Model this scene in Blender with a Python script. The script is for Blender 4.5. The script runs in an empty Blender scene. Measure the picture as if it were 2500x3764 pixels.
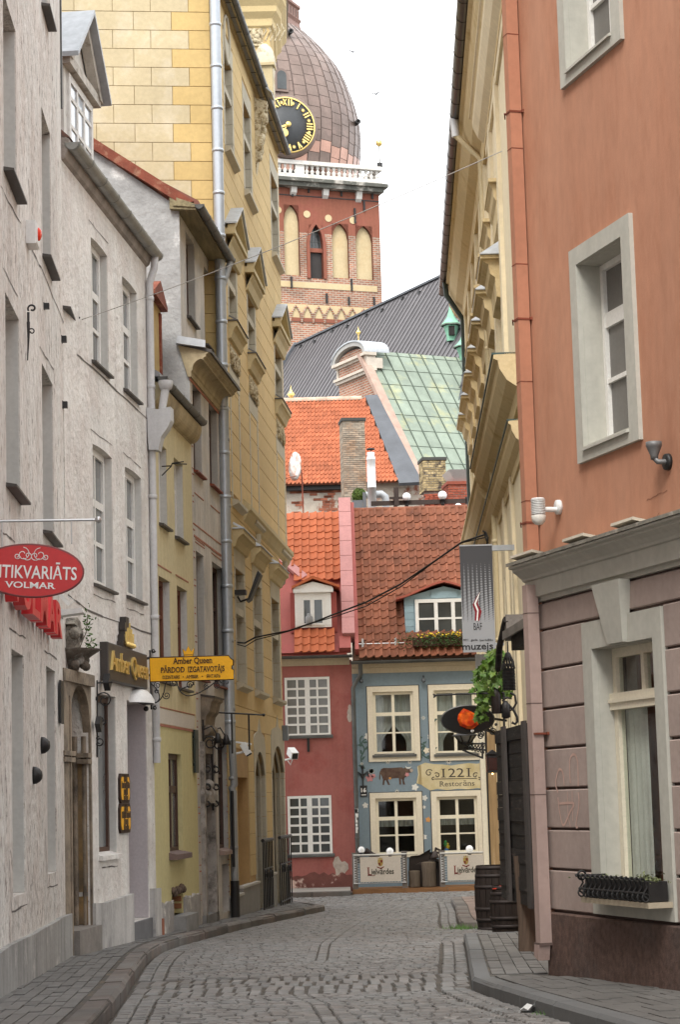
import bpy, bmesh, math, random
from mathutils import Vector, Matrix
random.seed(7)
R=random.Random(11)
SC=bpy.context.scene
COL=SC.collection
# ---------------------------------------------------------------- camera
W_,H_=2500,3764; FPX=7812.0; CX,CY=1250.0,1882.0
PITCH=math.atan((2941.6-1882)/FPX); ROLL=.028
EYE=Vector((0,0,2.0))
_c,_s=math.cos(PITCH),math.sin(PITCH)
CF=Vector((0,_c,_s)); _R0=Vector((1,0,0)); _U0=Vector((0,-_s,_c))
CR=_R0*math.cos(ROLL)-_U0*math.sin(ROLL); CU=_U0*math.cos(ROLL)+_R0*math.sin(ROLL)
cd=bpy.data.cameras.new('camera'); cam=bpy.data.objects.new('camera',cd); COL.objects.link(cam)
m=Matrix.Identity(4)
for i in range(3):
    m[i][0]=CR[i]; m[i][1]=CU[i]; m[i][2]=-CF[i]; m[i][3]=EYE[i]
cam.matrix_world=m
cd.sensor_fit='VERTICAL'; cd.sensor_height=36; cd.sensor_width=36
cd.lens=36*FPX/3764; cd.clip_start=.1; cd.clip_end=5000
SC.camera=cam
SC.cycles.diffuse_bounces=6
# ---------------------------------------------------------------- sky and light (overcast)
SUN_EL,SUN_ROT=math.radians(52),math.radians(197)
w=bpy.data.worlds.new('World'); SC.world=w; w.use_nodes=True
nt=w.node_tree; nt.nodes.clear()
out=nt.nodes.new('ShaderNodeOutputWorld'); bg=nt.nodes.new('ShaderNodeBackground')
sky=nt.nodes.new('ShaderNodeTexSky'); sky.sky_type='NISHITA'; sky.sun_disc=False
sky.sun_elevation=SUN_EL; sky.sun_rotation=SUN_ROT; sky.dust_density=2.0
tc=nt.nodes.new('ShaderNodeTexCoord'); nz=nt.nodes.new('ShaderNodeTexNoise')
mp=nt.nodes.new('ShaderNodeMapping'); mp.inputs['Scale'].default_value=(1,1,2.5)
nz.inputs['Scale'].default_value=2.2; nz.inputs['Detail'].default_value=5
cr=nt.nodes.new('ShaderNodeValToRGB')
cr.color_ramp.elements[0].position=.3; cr.color_ramp.elements[0].color=(8.4,8.7,9.0,1)
cr.color_ramp.elements[1].position=.7; cr.color_ramp.elements[1].color=(9.6,9.7,9.8,1)
mx=nt.nodes.new('ShaderNodeMixRGB'); mx.inputs[0].default_value=.93
nt.links.new(tc.outputs['Generated'],mp.inputs[0]); nt.links.new(mp.outputs[0],nz.inputs['Vector'])
nt.links.new(nz.outputs['Fac'],cr.inputs[0]); nt.links.new(sky.outputs[0],mx.inputs[1]); nt.links.new(cr.outputs[0],mx.inputs[2])
nt.links.new(mx.outputs[0],bg.inputs[0]); bg.inputs[1].default_value=.1
nt.links.new(bg.outputs[0],out.inputs[0])
sd=bpy.data.lights.new('sun','SUN'); sun=bpy.data.objects.new('sun',sd); COL.objects.link(sun)
sd.energy=1.2; sd.angle=math.radians(22); sd.color=(1,.96,.9)
sv=Vector((math.sin(SUN_ROT)*math.cos(SUN_EL),math.cos(SUN_ROT)*math.cos(SUN_EL),math.sin(SUN_EL)))
sun.rotation_euler=sv.to_track_quat('Z','Y').to_euler()
vs=SC.view_settings; vs.view_transform='Standard'; vs.look='None'; vs.gamma=1; vs.use_curve_mapping=False
vs.exposure=1.5
# ---------------------------------------------------------------- photogrammetry helpers
def crop(ox,oy,s): return lambda x,y:(ox+x/s,oy+y/s)
A1=crop(0,0,1.742);A2=crop(0,900,1.742);A3=crop(0,1850,1.742);A4=crop(0,2764,1.742)
B1=crop(700,0,1.742);B2=crop(800,1000,1.568);B3=crop(900,1850,1.568);B4=crop(900,2764,1.568)
C1=crop(1600,0,1.742);C2=crop(1600,900,1.742);C3=crop(1600,1850,1.742);C4=crop(1600,2764,1.742)
D1=crop(560,1000,3.015);D2=crop(560,1750,3.015);D3=crop(560,2480,2.566);D4=crop(750,0,4.48)
E1=crop(1620,0,2.951);E2=crop(1620,800,2.951);E3=crop(1620,1550,2.951);E4=crop(1580,2250,3.136);E5=crop(1580,2850,3.136)
def ray(p): return CF+CR*((p[0]-CX)/FPX)+CU*((CY-p[1])/FPX)
def atY(p,Y):
    r=ray(p); return EYE+r*(Y/r.y)
def gz(Y): return max(-.16,.0215*(45-Y)-.14) if Y>10 else .6125+.005*(10-Y)
def ground(p,h=0):
    z=.2; r=ray(p)
    for i in range(40):
        q=EYE+r*((z+h-2)/r.z); z=gz(q.y)
    return q
class Frame:
    """wall frame: x along the wall (left to right seen from outside), y into the wall, z up"""
    def __init__(s,O,X):
        s.O=Vector((O[0],O[1],O[2] if len(O)>2 else 0)); s.X=Vector((X[0],X[1],0)).normalized()
        s.Z=Vector((0,0,1)); s.Y=s.Z.cross(s.X)
        s.mat=Matrix(((s.X.x,s.Y.x,0,s.O.x),(s.X.y,s.Y.y,0,s.O.y),(0,0,1,s.O.z),(0,0,0,1)))
    def hit(s,p,y=0):
        r=ray(p); q0=s.O+s.Y*y; t=(q0-EYE).dot(s.Y)/r.dot(s.Y); q=EYE+r*t-s.O
        return q.dot(s.X),q.z
    def atu(s,p,u):
        """point of the pixel ray on the plane x=u: returns (y,z)"""
        r=ray(p); q0=s.O+s.X*u; t=(q0-EYE).dot(s.X)/r.dot(s.X); q=EYE+r*t-s.O
        return q.dot(s.Y),q.z
    def w(s,u,y,z): return s.O+s.X*u+s.Y*y+s.Z*z
    def loc(s,P):
        q=Vector(P)-s.O; return Vector((q.dot(s.X),q.dot(s.Y),q.z))
    def hole(s,TL,BR,**k):
        u0,z1=s.hit(TL); u1,z0=s.hit(BR); d=dict(u0=u0,u1=u1,z0=z0,z1=z1); d.update(k); return d
# ---------------------------------------------------------------- mesh builder
class MB:
    def __init__(s): s.v=[];s.f=[];s.mi=[];s.cm=0;s.sm=[];s.smooth=False
    def add(s,vs,fs):
        n=len(s.v); s.v+= [tuple(v) for v in vs]
        for f in fs: s.f.append([i+n for i in f]); s.mi.append(s.cm); s.sm.append(s.smooth)
    def quad(s,a,b,c,d): s.add([a,b,c,d],[(0,1,2,3)])
    def poly(s,pts): s.add(pts,[tuple(range(len(pts)))])
    def box(s,x0,x1,y0,y1,z0,z1):
        v=[(x,y,z) for z in (z0,z1) for y in (y0,y1) for x in (x0,x1)]
        s.add(v,[(0,2,3,1),(4,5,7,6),(0,1,5,4),(2,6,7,3),(0,4,6,2),(1,3,7,5)])
    def cbox(s,x0,x1,y0,y1,z0,z1,c):
        """box with its front (-y) edges chamfered"""
        v=[(x0,y1,z0),(x1,y1,z0),(x1,y1,z1),(x0,y1,z1),(x0,y0+c,z0),(x1,y0+c,z0),(x1,y0+c,z1),(x0,y0+c,z1),
           (x0+c,y0,z0+c),(x1-c,y0,z0+c),(x1-c,y0,z1-c),(x0+c,y0,z1-c)]
        s.add(v,[(0,1,2,3),(0,4,5,1),(1,5,6,2),(2,6,7,3),(3,7,4,0),(4,8,9,5),(5,9,10,6),(6,10,11,7),(7,11,8,4),(8,11,10,9)])
    def prism(s,poly,a0,a1,axis='x'):
        n=len(poly)
        def P(p,a):
            return (a,p[0],p[1]) if axis=='x' else ((p[0],a,p[1]) if axis=='y' else (p[0],p[1],a))
        v=[P(p,a0) for p in poly]+[P(p,a1) for p in poly]
        s.add(v,[tuple(range(n)),tuple(range(2*n-1,n-1,-1))]+[(i,i+n,(i+1)%n+n,(i+1)%n) for i in range(n)])
    def tube(s,pts,r,n=8,caps=True,r2=None):
        pts=[Vector(p) for p in pts]; sm=s.smooth; s.smooth=True; k=len(pts); base=len(s.v); vs=[];fs=[]
        up=None
        for i,p in enumerate(pts):
            t=(pts[min(i+1,k-1)]-pts[max(i-1,0)])
            t=t.normalized() if t.length>1e-9 else Vector((0,0,1))
            if up is None: up=Vector((0,0,1)) if abs(t.z)<.9 else Vector((1,0,0))
            a=t.cross(up); 
            if a.length<1e-6: a=t.cross(Vector((0,1,.3)))
            a.normalize(); b=a.cross(t).normalized(); up=b
            rr=r if r2 is None else r+(r2-r)*i/(k-1)
            for j in range(n):
                an=2*math.pi*j/n; vs.append(p+a*(rr*math.cos(an))+b*(rr*math.sin(an)))
        for i in range(k-1):
            for j in range(n): fs.append((i*n+j,i*n+(j+1)%n,(i+1)*n+(j+1)%n,(i+1)*n+j))
        s.add(vs,fs); s.smooth=False
        if caps: s.add(vs[:n],[tuple(range(n-1,-1,-1))]); s.add(vs[-n:],[tuple(range(n))])
        s.smooth=sm
    def lathe(s,prof,n=16,c=(0,0,0),a0=0,a1=2*math.pi,axis='z'):
        full=abs(a1-a0)>6.28; m=n if full else n+1; vs=[];fs=[]; sm=s.smooth; s.smooth=True
        for (r,z) in prof:
            for j in range(m):
                a=a0+(a1-a0)*j/n; x,y=r*math.cos(a),r*math.sin(a)
                vs.append((c[0]+x,c[1]+y,c[2]+z) if axis=='z' else ((c[0]+x,c[1]+z,c[2]+y) if axis=='y' else (c[0]+z,c[1]+x,c[2]+y)))
        for i in range(len(prof)-1):
            for j in range(n if full else n):
                k=(j+1)%m if full else j+1
                fs.append((i*m+j,i*m+k,(i+1)*m+k,(i+1)*m+j))
        s.add(vs,fs); s.smooth=sm
    def sphere(s,c,r,n=14,k=8,sc=(1,1,1)):
        vs=[];fs=[]; sm=s.smooth; s.smooth=True
        for i in range(k+1):
            ph=math.pi*i/k
            for j in range(n):
                a=2*math.pi*j/n; vs.append((c[0]+r*sc[0]*math.sin(ph)*math.cos(a),c[1]+r*sc[1]*math.sin(ph)*math.sin(a),c[2]-r*sc[2]*math.cos(ph)))
        for i in range(k):
            for j in range(n): fs.append((i*n+j,i*n+(j+1)%n,(i+1)*n+(j+1)%n,(i+1)*n+j))
        s.add(vs,fs); s.smooth=sm
    def bar(s,a,b,w,h=None,up=(0,0,1)):
        """rectangular bar between two points"""
        a=Vector(a);b=Vector(b);h=h or w; t=(b-a).normalized(); u=Vector(up)
        if abs(t.dot(u))>.95: u=Vector((0,1,0))
        x=t.cross(u).normalized()*(w/2); y=x.cross(t).normalized()*(h/2)
        v=[a-x-y,a+x-y,a+x+y,a-x+y,b-x-y,b+x-y,b+x+y,b-x+y]
        s.add(v,[(3,2,1,0),(4,5,6,7),(0,1,5,4),(1,2,6,5),(2,3,7,6),(3,0,4,7)])
    def mesh(s,name,mats,recalc=True,sharp=None):
        me=bpy.data.meshes.new(name); me.from_pydata(s.v,[],s.f)
        for m_ in (mats if isinstance(mats,(list,tuple)) else [mats]): me.materials.append(m_)
        me.polygons.foreach_set('material_index',s.mi); me.polygons.foreach_set('use_smooth',s.sm)
        if recalc:
            bm=bmesh.new(); bm.from_mesh(me); bmesh.ops.recalc_face_normals(bm,faces=bm.faces); bm.to_mesh(me); bm.free()
        me.update()
        return me
    def build(s,name,mats,parent=None,recalc=True,**k):
        return ob(name,s.mesh(name,mats,recalc),parent,**k)
def ob(name,me,parent=None,loc=None,rot=None,scale=None,kind=None,label=None,cat=None,group=None,fr=None):
    o=bpy.data.objects.new(name,me); COL.objects.link(o)
    if parent is not None: o.parent=parent
    if fr is not None: o.matrix_world=fr.mat
    if loc is not None: o.location=loc
    if rot is not None: o.rotation_euler=rot
    if scale is not None: o.scale=scale
    tag(o,label,cat,group,kind); return o
def tag(o,label=None,cat=None,group=None,kind=None):
    if label: o['label']=label
    if cat: o['category']=cat
    if group: o['group']=group
    if kind: o['kind']=kind
    return o
def thing(name,label,cat,fr=None,loc=None,group=None,kind=None,u=None,y=0,z=0):
    o=bpy.data.objects.new(name,None); COL.objects.link(o); o.empty_display_size=.3
    if fr is not None:
        o.matrix_world=fr.mat if u is None else fr.mat@Matrix.Translation((u,y,z))
    if loc is not None: o.location=loc
    return tag(o,label,cat,group,kind)
_bx={}
def piece(name,dims,loc,mat,parent,ch=0,**k):
    """small box piece, mesh data shared between pieces of equal size; loc = lower left front corner"""
    key=(round(dims[0],3),round(dims[1],3),round(dims[2],3),ch,mat.name)
    if key not in _bx:
        b=MB()
        if ch: b.cbox(0,dims[0],0,dims[1],0,dims[2],ch)
        else: b.box(0,dims[0],0,dims[1],0,dims[2])
        _bx[key]=b.mesh(name,mat,recalc=False)
    return ob(name,_bx[key],parent,loc=loc,**k)
def arch_pts(u0,u1,z1,kind,rise,n=10):
    """points of an arch from (u0, spring) to (u1, spring), apex at z1"""
    zs=z1-rise; c=(u0+u1)/2; h=(u1-u0)/2; P=[]
    for i in range(n+1):
        t=i/n
        if kind=='point':
            # two arcs meeting at the apex
            x=-1+2*t; k=(rise/h); r=(h*h+rise*rise)/(2*h)
            if x<=0: X=h+x*h; zz=math.sqrt(max(0,r*r-(r-X)**2))
            else: X=h-x*h; zz=math.sqrt(max(0,r*r-(r-X)**2))
            P.append((c+x*h,zs+zz))
        else:
            a=math.pi*(1-t)
            if kind=='round': P.append((c+h*math.cos(a),zs+rise*math.sin(a)))
            else:
                r=(h*h+rise*rise)/(2*rise); x=-h+2*h*t; P.append((c+x,zs+math.sqrt(max(0,r*r-x*x))-(r-rise)))
    return P
def wall(b,u0,u1,z0,z1,holes,depth=.2,y=0,back=True):
    """flat wall front with recessed openings (reveals of given depth)"""
    us=sorted({u0,u1}|{min(max(h[k],u0),u1) for h in holes for k in ('u0','u1')})
    zs=sorted({z0,z1}|{min(max(h[k],z0),z1) for h in holes for k in ('z0','z1')})
    for i in range(len(us)-1):
        for j in range(len(zs)-1):
            cu,cz=(us[i]+us[i+1])/2,(zs[j]+zs[j+1])/2
            if us[i+1]-us[i]<1e-5 or zs[j+1]-zs[j]<1e-5: continue
            if any(h['u0']<cu<h['u1'] and h['z0']<cz<h['z1'] for h in holes): continue
            b.quad((us[i],y,zs[j]),(us[i+1],y,zs[j]),(us[i+1],y,zs[j+1]),(us[i],y,zs[j+1]))
    for h in holes:
        d=h.get('d',depth); a,c,e,g=h['u0'],h['u1'],h['z0'],h['z1']
        if h.get('arch'):
            P=arch_pts(a,c,g,h['arch'],h['rise']); zs_=g-h['rise']
            for p,q in zip(P[:-1],P[1:]):
                b.quad((p[0],y,p[1]),(q[0],y,q[1]),(q[0],y,g+1e-4),(p[0],y,g+1e-4))
                b.quad((p[0],y,p[1]),(p[0],y+d,p[1]),(q[0],y+d,q[1]),(q[0],y,q[1]))
            top=zs_
        else:
            top=g; b.quad((a,y,g),(c,y,g),(c,y+d,g),(a,y+d,g))
        b.quad((a,y,e),(a,y+d,e),(a,y+d,top),(a,y,top)); b.quad((c,y,e),(c,y,top),(c,y+d,top),(c,y+d,e))
        b.quad((a,y,e),(c,y,e),(c,y+d,e),(a,y+d,e))
        if back: b.quad((a,y+d,e),(c,y+d,e),(c,y+d,g),(a,y+d,g))
def window(par,u0,u1,z0,z1,y,xs=(.5,),zs=(.65,),fw=.07,bw=.05,mat=None,glass=None,depth=.06,sill=None,silld=.08,sillt=.05,sillx=.05,name='window',pane=True,arch=None,rise=0,sash=0):
    """window: frame mesh (a part) > pane, sill (sub-parts). xs / zs: fractions or (fraction,width) of bars"""
    mat=mat or WHITE; glass=glass or GLASS
    b=MB(); xs=sorted([x if isinstance(x,tuple) else (x,bw) for x in xs]); zs=sorted([x if isinstance(x,tuple) else (x,bw) for x in zs])
    b.box(u0,u0+fw,y,y+depth,z0,z1); b.box(u1-fw,u1,y,y+depth,z0,z1)
    b.box(u0+fw,u1-fw,y,y+depth,z0,z0+fw); b.box(u0+fw,u1-fw,y,y+depth,z1-fw,z1)
    A,B,C,D=u0+fw,u1-fw,z0+fw,z1-fw
    if arch:
        P=arch_pts(u0,u1,z1,arch,rise)
        for p,q in zip(P[:-1],P[1:]): b.quad((p[0],y+.01,p[1]-fw),(q[0],y+.01,q[1]-fw),(q[0],y+.01,q[1]),(p[0],y+.01,p[1]))
    ue=[A]; ze=[C]
    for f,wd in xs: c=A+(B-A)*f; b.box(c-wd/2,c+wd/2,y+.004,y+depth-.004,C,D); ue+=[c-wd/2,c+wd/2]
    for f,wd in zs: c=C+(D-C)*f; b.box(A,B,y+.008,y+depth-.008,c-wd/2,c+wd/2); ze+=[c-wd/2,c+wd/2]
    ue.append(B); ze.append(D)
    win=b.build(name,mat,par,recalc=False)
    if pane:
        for i in range(0,len(ue),2):
            for j in range(0,len(ze),2):
                du,dz=ue[i+1]-ue[i],ze[j+1]-ze[j]
                piece('pane',(du-.002,.008,dz-.002),(ue[i]+.001,y+depth*.5,ze[j]+.001),glass,win)
    if sill:
        b=MB(); b.prism([(y+.001,z0+.02),(-silld,z0-.02),(-silld,z0-.02-sillt),(y+.001,z0-.02-sillt)],u0-sillx,u1+sillx,'x')
        b.build('sill',sill,win)
    return win
def spiral(c,r0,r1,a0,turns,n=22):
    return [(c[0]+(r0+(r1-r0)*i/n)*math.cos(a0+turns*2*math.pi*i/n),c[1]+(r0+(r1-r0)*i/n)*math.sin(a0+turns*2*math.pi*i/n)) for i in range(n+1)]
# ---------------------------------------------------------------- text as mesh
_tc={}
def text_geo(s,ext=.004,shear=0,serif=0,bold=0):
    key=(s,ext,shear,serif,bold)
    if key in _tc: return _tc[key]
    cu=bpy.data.curves.new('t','FONT'); cu.body=s; cu.extrude=0; cu.shear=shear; cu.offset=bold; cu.resolution_u=3
    o=bpy.data.objects.new('t',cu); COL.objects.link(o)
    dg=bpy.context.evaluated_depsgraph_get(); me=bpy.data.meshes.new_from_object(o.evaluated_get(dg))
    vs=[(v.co.x,v.co.y) for v in me.vertices]; fs=[tuple(p.vertices) for p in me.polygons]
    extra=[]
    if serif:
        ed={}
        for f in fs:
            for a,b_ in zip(f,f[1:]+f[:1]): ed[frozenset((a,b_))]=ed.get(frozenset((a,b_)),0)+1
        for e,c in ed.items():
            if c!=1: continue
            a,b_=tuple(e); A,B=vs[a],vs[b_]
            if abs(A[1]-B[1])<.004 and .05<abs(A[0]-B[0])<.19:
                z=A[1]
                if abs(z)<.02 or z>.45:
                    x0,x1=min(A[0],B[0]),max(A[0],B[0]); t=.045; e_=serif
                    extra.append((x0-e_,x1+e_,z-(0 if abs(z)<.02 else t),z+(t if abs(z)<.02 else 0)))
    bpy.data.objects.remove(o); bpy.data.curves.remove(cu); bpy.data.meshes.remove(me)
    _tc[key]=(vs,fs,extra); return _tc[key]
CAPH=None
def put_text(b,s,u0,u1,zb,cap,y,serif=0,shear=0,bold=0,ext=.006,slope=0,uw=None):
    """add lettering to a builder, fitted between u0 and u1 on baseline zb with the given cap height; stands proud of plane y by ext"""
    global CAPH
    if CAPH is None: CAPH=max(v[1] for v in text_geo('H')[0])
    vs,fs,ex=text_geo(s,0,shear,serif,bold)
    x0=min(v[0] for v in vs); x1=max(v[0] for v in vs); sx=(u1-u0)/(x1-x0); sz=cap/CAPH
    T=lambda v,yy:(u0+(v[0]-x0)*sx,yy,zb+v[1]*sz+slope*(v[0]-x0)*sx)
    n=len(vs); b.add([T(v,y-ext) for v in vs],fs)
    ed={}
    for f in fs:
        for a,c in zip(f,f[1:]+f[:1]):
            k=(min(a,c),max(a,c)); ed[k]=ed.get(k,0)+1
    for (a,c),k in ed.items():
        if k==1: b.quad(T(vs[a],y-ext),T(vs[c],y-ext),T(vs[c],y),T(vs[a],y))
    for (a,c,d,e) in ex:
        P=[T((a,d),y-ext),T((c,d),y-ext),T((c,e),y-ext),T((a,e),y-ext)]
        P=[(p[0],p[1]-.0006,p[2]) for p in P]; b.add(P,[(0,1,2,3)])
# ---------------------------------------------------------------- materials
def M(name,col,rough=.85,var=.12,scale=2.5,bump=.15,bscale=40,streak=0,dirt=None,dscale=1.2,dlo=.52,dhi=.68,metal=0,obvar=0,spec=.3,fine=.06,bdist=.02,stretch=(1,1,1),hue=None,huescale=6,emit=None):
    m_=bpy.data.materials.new(name); m_.use_nodes=True; t=m_.node_tree; n=t.nodes; L=t.links
    p=n['Principled BSDF']; p.inputs['Roughness'].default_value=rough; p.inputs['Metallic'].default_value=metal
    p.inputs['Specular IOR Level'].default_value=spec
    g=n.new('ShaderNodeNewGeometry'); mp=n.new('ShaderNodeMapping'); mp.inputs['Scale'].default_value=stretch
    L.new(g.outputs['Position'],mp.inputs[0])
    def noise(sc,det=5,src=None,rough_=.55):
        q=n.new('ShaderNodeTexNoise'); q.inputs['Scale'].default_value=sc; q.inputs['Detail'].default_value=det; q.inputs['Roughness'].default_value=rough_
        L.new((src or mp).outputs[0],q.inputs['Vector']); return q.outputs['Fac']
    def rng(src,a,b_,lo=.3,hi=.7):
        q=n.new('ShaderNodeMapRange'); q.inputs[1].default_value=lo; q.inputs[2].default_value=hi; q.inputs[3].default_value=a; q.inputs[4].default_value=b_
        L.new(src,q.inputs[0]); return q.outputs[0]
    def mul(a,b_):
        q=n.new('ShaderNodeMath'); q.operation='MULTIPLY'; L.new(a,q.inputs[0]); L.new(b_,q.inputs[1]); return q.outputs[0]
    val=rng(noise(scale),1-var,1+var)
    if fine: val=mul(val,rng(noise(scale*14,3),1-fine,1+fine))
    if streak:
        ms=n.new('ShaderNodeMapping'); ms.inputs['Scale'].default_value=(7,7,.35); L.new(g.outputs['Position'],ms.inputs[0])
        val=mul(val,rng(noise(1.0,4,ms),1-streak,1+streak*.4))
    if obvar:
        oi=n.new('ShaderNodeObjectInfo'); val=mul(val,rng(oi.outputs['Random'],1-obvar,1+obvar,0,1))
    base=n.new('ShaderNodeRGB'); base.outputs[0].default_value=(*col,1); cur=base.outputs[0]
    if hue:
        q=n.new('ShaderNodeMixRGB'); q.inputs[2].default_value=(*hue,1); L.new(cur,q.inputs[1]); L.new(rng(noise(huescale,4),0,1,.4,.66),q.inputs[0]); cur=q.outputs[0]
    if dirt:
        q=n.new('ShaderNodeMixRGB'); q.inputs[2].default_value=(*dirt,1); L.new(cur,q.inputs[1]); L.new(rng(noise(dscale,8,None,.68),0,1,dlo,dhi),q.inputs[0]); cur=q.outputs[0]
    q=n.new('ShaderNodeVectorMath'); q.operation='SCALE'; L.new(cur,q.inputs[0]); L.new(val,q.inputs['Scale'])
    L.new(q.outputs[0],p.inputs['Base Color'])
    if bump:
        bn=n.new('ShaderNodeBump'); bn.inputs['Strength'].default_value=bump; bn.inputs['Distance'].default_value=bdist
        L.new(noise(bscale,6),bn.inputs['Height']); L.new(bn.outputs[0],p.inputs['Normal'])
    if emit:
        p.inputs['Emission Color'].default_value=(*emit[0],1); p.inputs['Emission Strength'].default_value=emit[1]
    return m_
def nodeset(m_): return m_.node_tree.nodes,m_.node_tree.links,m_.node_tree.nodes['Principled BSDF']
WHITE=M('white_paint',(.74,.73,.69),.5,.06,bump=.05)
CREAMP=M('cream_paint',(.72,.66,.52),.5,.05,bump=.05)
GLASS=M('window_glass',(.05,.055,.055),.06,.3,1.5,bump=.02,bscale=3,spec=.6,fine=0)
GLASSL=M('window_glass_pale',(.16,.17,.17),.12,.3,1.5,bump=.02,bscale=3,spec=.5,fine=0)
DARKIN=M('dark_interior',(.02,.018,.016),.9)
IRON=M('black_iron',(.018,.017,.017),.5,.2,bump=.2,spec=.4)
ZINC=M('zinc_sheet',(.42,.44,.46),.45,.1,1.2,metal=.2,bump=.05,streak=.15)
GUTTER=M('dark_gutter',(.10,.10,.095),.45,.25,3,metal=.4,bump=.1)
PIPEG=M('grey_painted_pipe',(.52,.52,.52),.5,.07,streak=.12,dirt=(.2,.2,.2),dlo=.68,dhi=.75,bump=.05)
BROWNW=M('brown_window_wood',(.075,.04,.028),.55,.2,bump=.1)
RUST=M('rusty_sheet',(.19,.05,.028),.75,.25,5,dirt=(.30,.16,.10),dscale=6,bump=.2)
TINSILL=M('dark_tin_sill',(.07,.062,.055),.55,.2,bump=.1)
def glass_clear(name,tint=(.9,.93,.92)):
    m_=bpy.data.materials.new(name); m_.use_nodes=True; n=m_.node_tree.nodes; L=m_.node_tree.links
    n.remove(n['Principled BSDF']); o=n['Material Output']
    tr=n.new('ShaderNodeBsdfTransparent'); tr.inputs[0].default_value=(*tint,1); gl=n.new('ShaderNodeBsdfGlossy'); gl.inputs['Roughness'].default_value=.02
    fr=n.new('ShaderNodeFresnel'); fr.inputs[0].default_value=1.5; mx=n.new('ShaderNodeMixShader')
    ge=n.new('ShaderNodeNewGeometry'); iv=n.new('ShaderNodeMath'); iv.operation='SUBTRACT'; iv.inputs[0].default_value=1; L.new(ge.outputs['Backfacing'],iv.inputs[1]); ml=n.new('ShaderNodeMath'); ml.operation='MULTIPLY'; L.new(fr.outputs[0],ml.inputs[0]); L.new(iv.outputs[0],ml.inputs[1])
    L.new(ml.outputs[0],mx.inputs[0]); L.new(tr.outputs[0],mx.inputs[1]); L.new(gl.outputs[0],mx.inputs[2]); L.new(mx.outputs[0],o.inputs[0]); return m_
CLEAR=glass_clear('clear_glass')
def linings(par,holes,mat,d=.155,both=False,y0=0):
    for h in holes:
        piece('reveal_lining',(.010,d-.01,h['z1']-h['z0']-.008-h.get('rise',0)),(h['u1']-.012,y0+.01,h['z0']+.004),mat,par)
        if both: piece('reveal_lining',(.010,d-.01,h['z1']-h['z0']-.008-h.get('rise',0)),(h['u0']+.002,y0+.01,h['z0']+.004),mat,par)
def clip(poly,a,b,c):
    """keep the part of polygon with a*x+b*z<=c"""
    out=[]
    for p,q in zip(poly,poly[1:]+poly[:1]):
        dp=a*p[0]+b*p[1]-c; dq=a*q[0]+b*q[1]-c
        if dp<=0: out.append(p)
        if (dp<0<dq) or (dq<0<dp):
            t=dp/(dp-dq); out.append((p[0]+(q[0]-p[0])*t,p[1]+(q[1]-p[1])*t))
    return out
def smoothstep(t): t=max(0,min(1,t)); return t*t*(3-2*t)
def lerp_tab(tab,x):
    if x<=tab[0][0]: return tab[0][1]
    for (a,b_),(c,d) in zip(tab[:-1],tab[1:]):
        if x<=c: return b_+(d-b_)*(x-a)/(c-a)
    return tab[-1][1]
# ================================================================ LEFT SIDE OF THE STREET
PL_WHITE=M('rough_white_plaster',(.70,.68,.64),.95,.12,1.3,bump=1.0,bscale=13,bdist=.07,dirt=(.24,.20,.18),dscale=11,dlo=.565,dhi=.65,stretch=(1,1,.5),streak=.10,hue=(.64,.59,.545),huescale=2.2)
PL_WHITE2=M('smooth_white_plaster',(.71,.69,.65),.95,.10,1.5,bump=.7,bscale=10,bdist=.05,dirt=(.30,.265,.24),dscale=10,dlo=.62,dhi=.70,streak=.10,hue=(.63,.585,.545),huescale=1.6)
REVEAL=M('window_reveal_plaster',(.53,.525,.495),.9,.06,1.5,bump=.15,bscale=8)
PLINTH=M('grey_plinth_plaster',(.33,.325,.31),.95,.18,1.5,bump=.5,bscale=10,dirt=(.58,.55,.52),dscale=2.5,dlo=.56,dhi=.68,streak=.25)
LILAC=M('lilac_plaster',(.50,.46,.47),.9,.05,bump=.1)
YEL3=M('pale_yellow_plaster',(.60,.525,.325),.9,.06,1.2,bump=.12,bscale=30,streak=.10,dirt=(.45,.40,.30),dscale=.9,dlo=.6,dhi=.85)
YEL3L=M('greenish_yellow_plaster',(.56,.50,.26),.9,.05,1.2,bump=.12,bscale=30,streak=.05)
GREY4=M('weathered_pale_plaster',(.55,.51,.46),.95,.12,1.6,bump=.35,bscale=12,dirt=(.40,.40,.40),dscale=1.1,dlo=.5,dhi=.68,streak=.18)
GREYG=M('mottled_grey_plaster',(.36,.36,.355),.95,.18,1.8,bump=.7,bscale=7,bdist=.04,dirt=(.62,.61,.59),dscale=1.8,dlo=.55,dhi=.68)
OCHRE=M('ochre_plaster',(.585,.43,.21),.9,.07,.8,bump=.06,bscale=40,streak=.06,obvar=.04)
JOINT=M('ochre_joint',(.40,.26,.12),.95,.1,bump=0)
STONE5=M('grey_beige_stone',(.47,.425,.33),.9,.08,1.5,bump=.12,bscale=40,obvar=.05,streak=.06)
BLK_PALE=M('pale_cream_render_block',(.47,.395,.25),.9,.08,1.1,bump=.1,bscale=60,obvar=.05,dirt=(.56,.50,.38),dscale=1.4,dlo=.5,dhi=.8)
BLK_YEL=M('yellow_render_block',(.51,.37,.16),.9,.07,1.1,bump=.1,bscale=60,obvar=.04)
OLDST=M('old_brown_sandstone',(.27,.22,.165),.95,.25,3,bump=.5,bscale=16,bdist=.03,dirt=(.10,.085,.07),dscale=2.6,dlo=.45,dhi=.68)
DKST=M('dark_mossy_stone',(.13,.11,.09),.95,.35,6,bump=.7,bscale=14,bdist=.04,dirt=(.33,.32,.29),dscale=5,dlo=.52,dhi=.66)
COVE5=M('ochre_stone_moulding',(.50,.41,.24),.9,.12,2,bump=.15,dirt=(.40,.31,.17),dscale=2)
JOINTG=M('faint_render_joint',(.40,.31,.17),.95,.1,bump=0)
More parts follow.
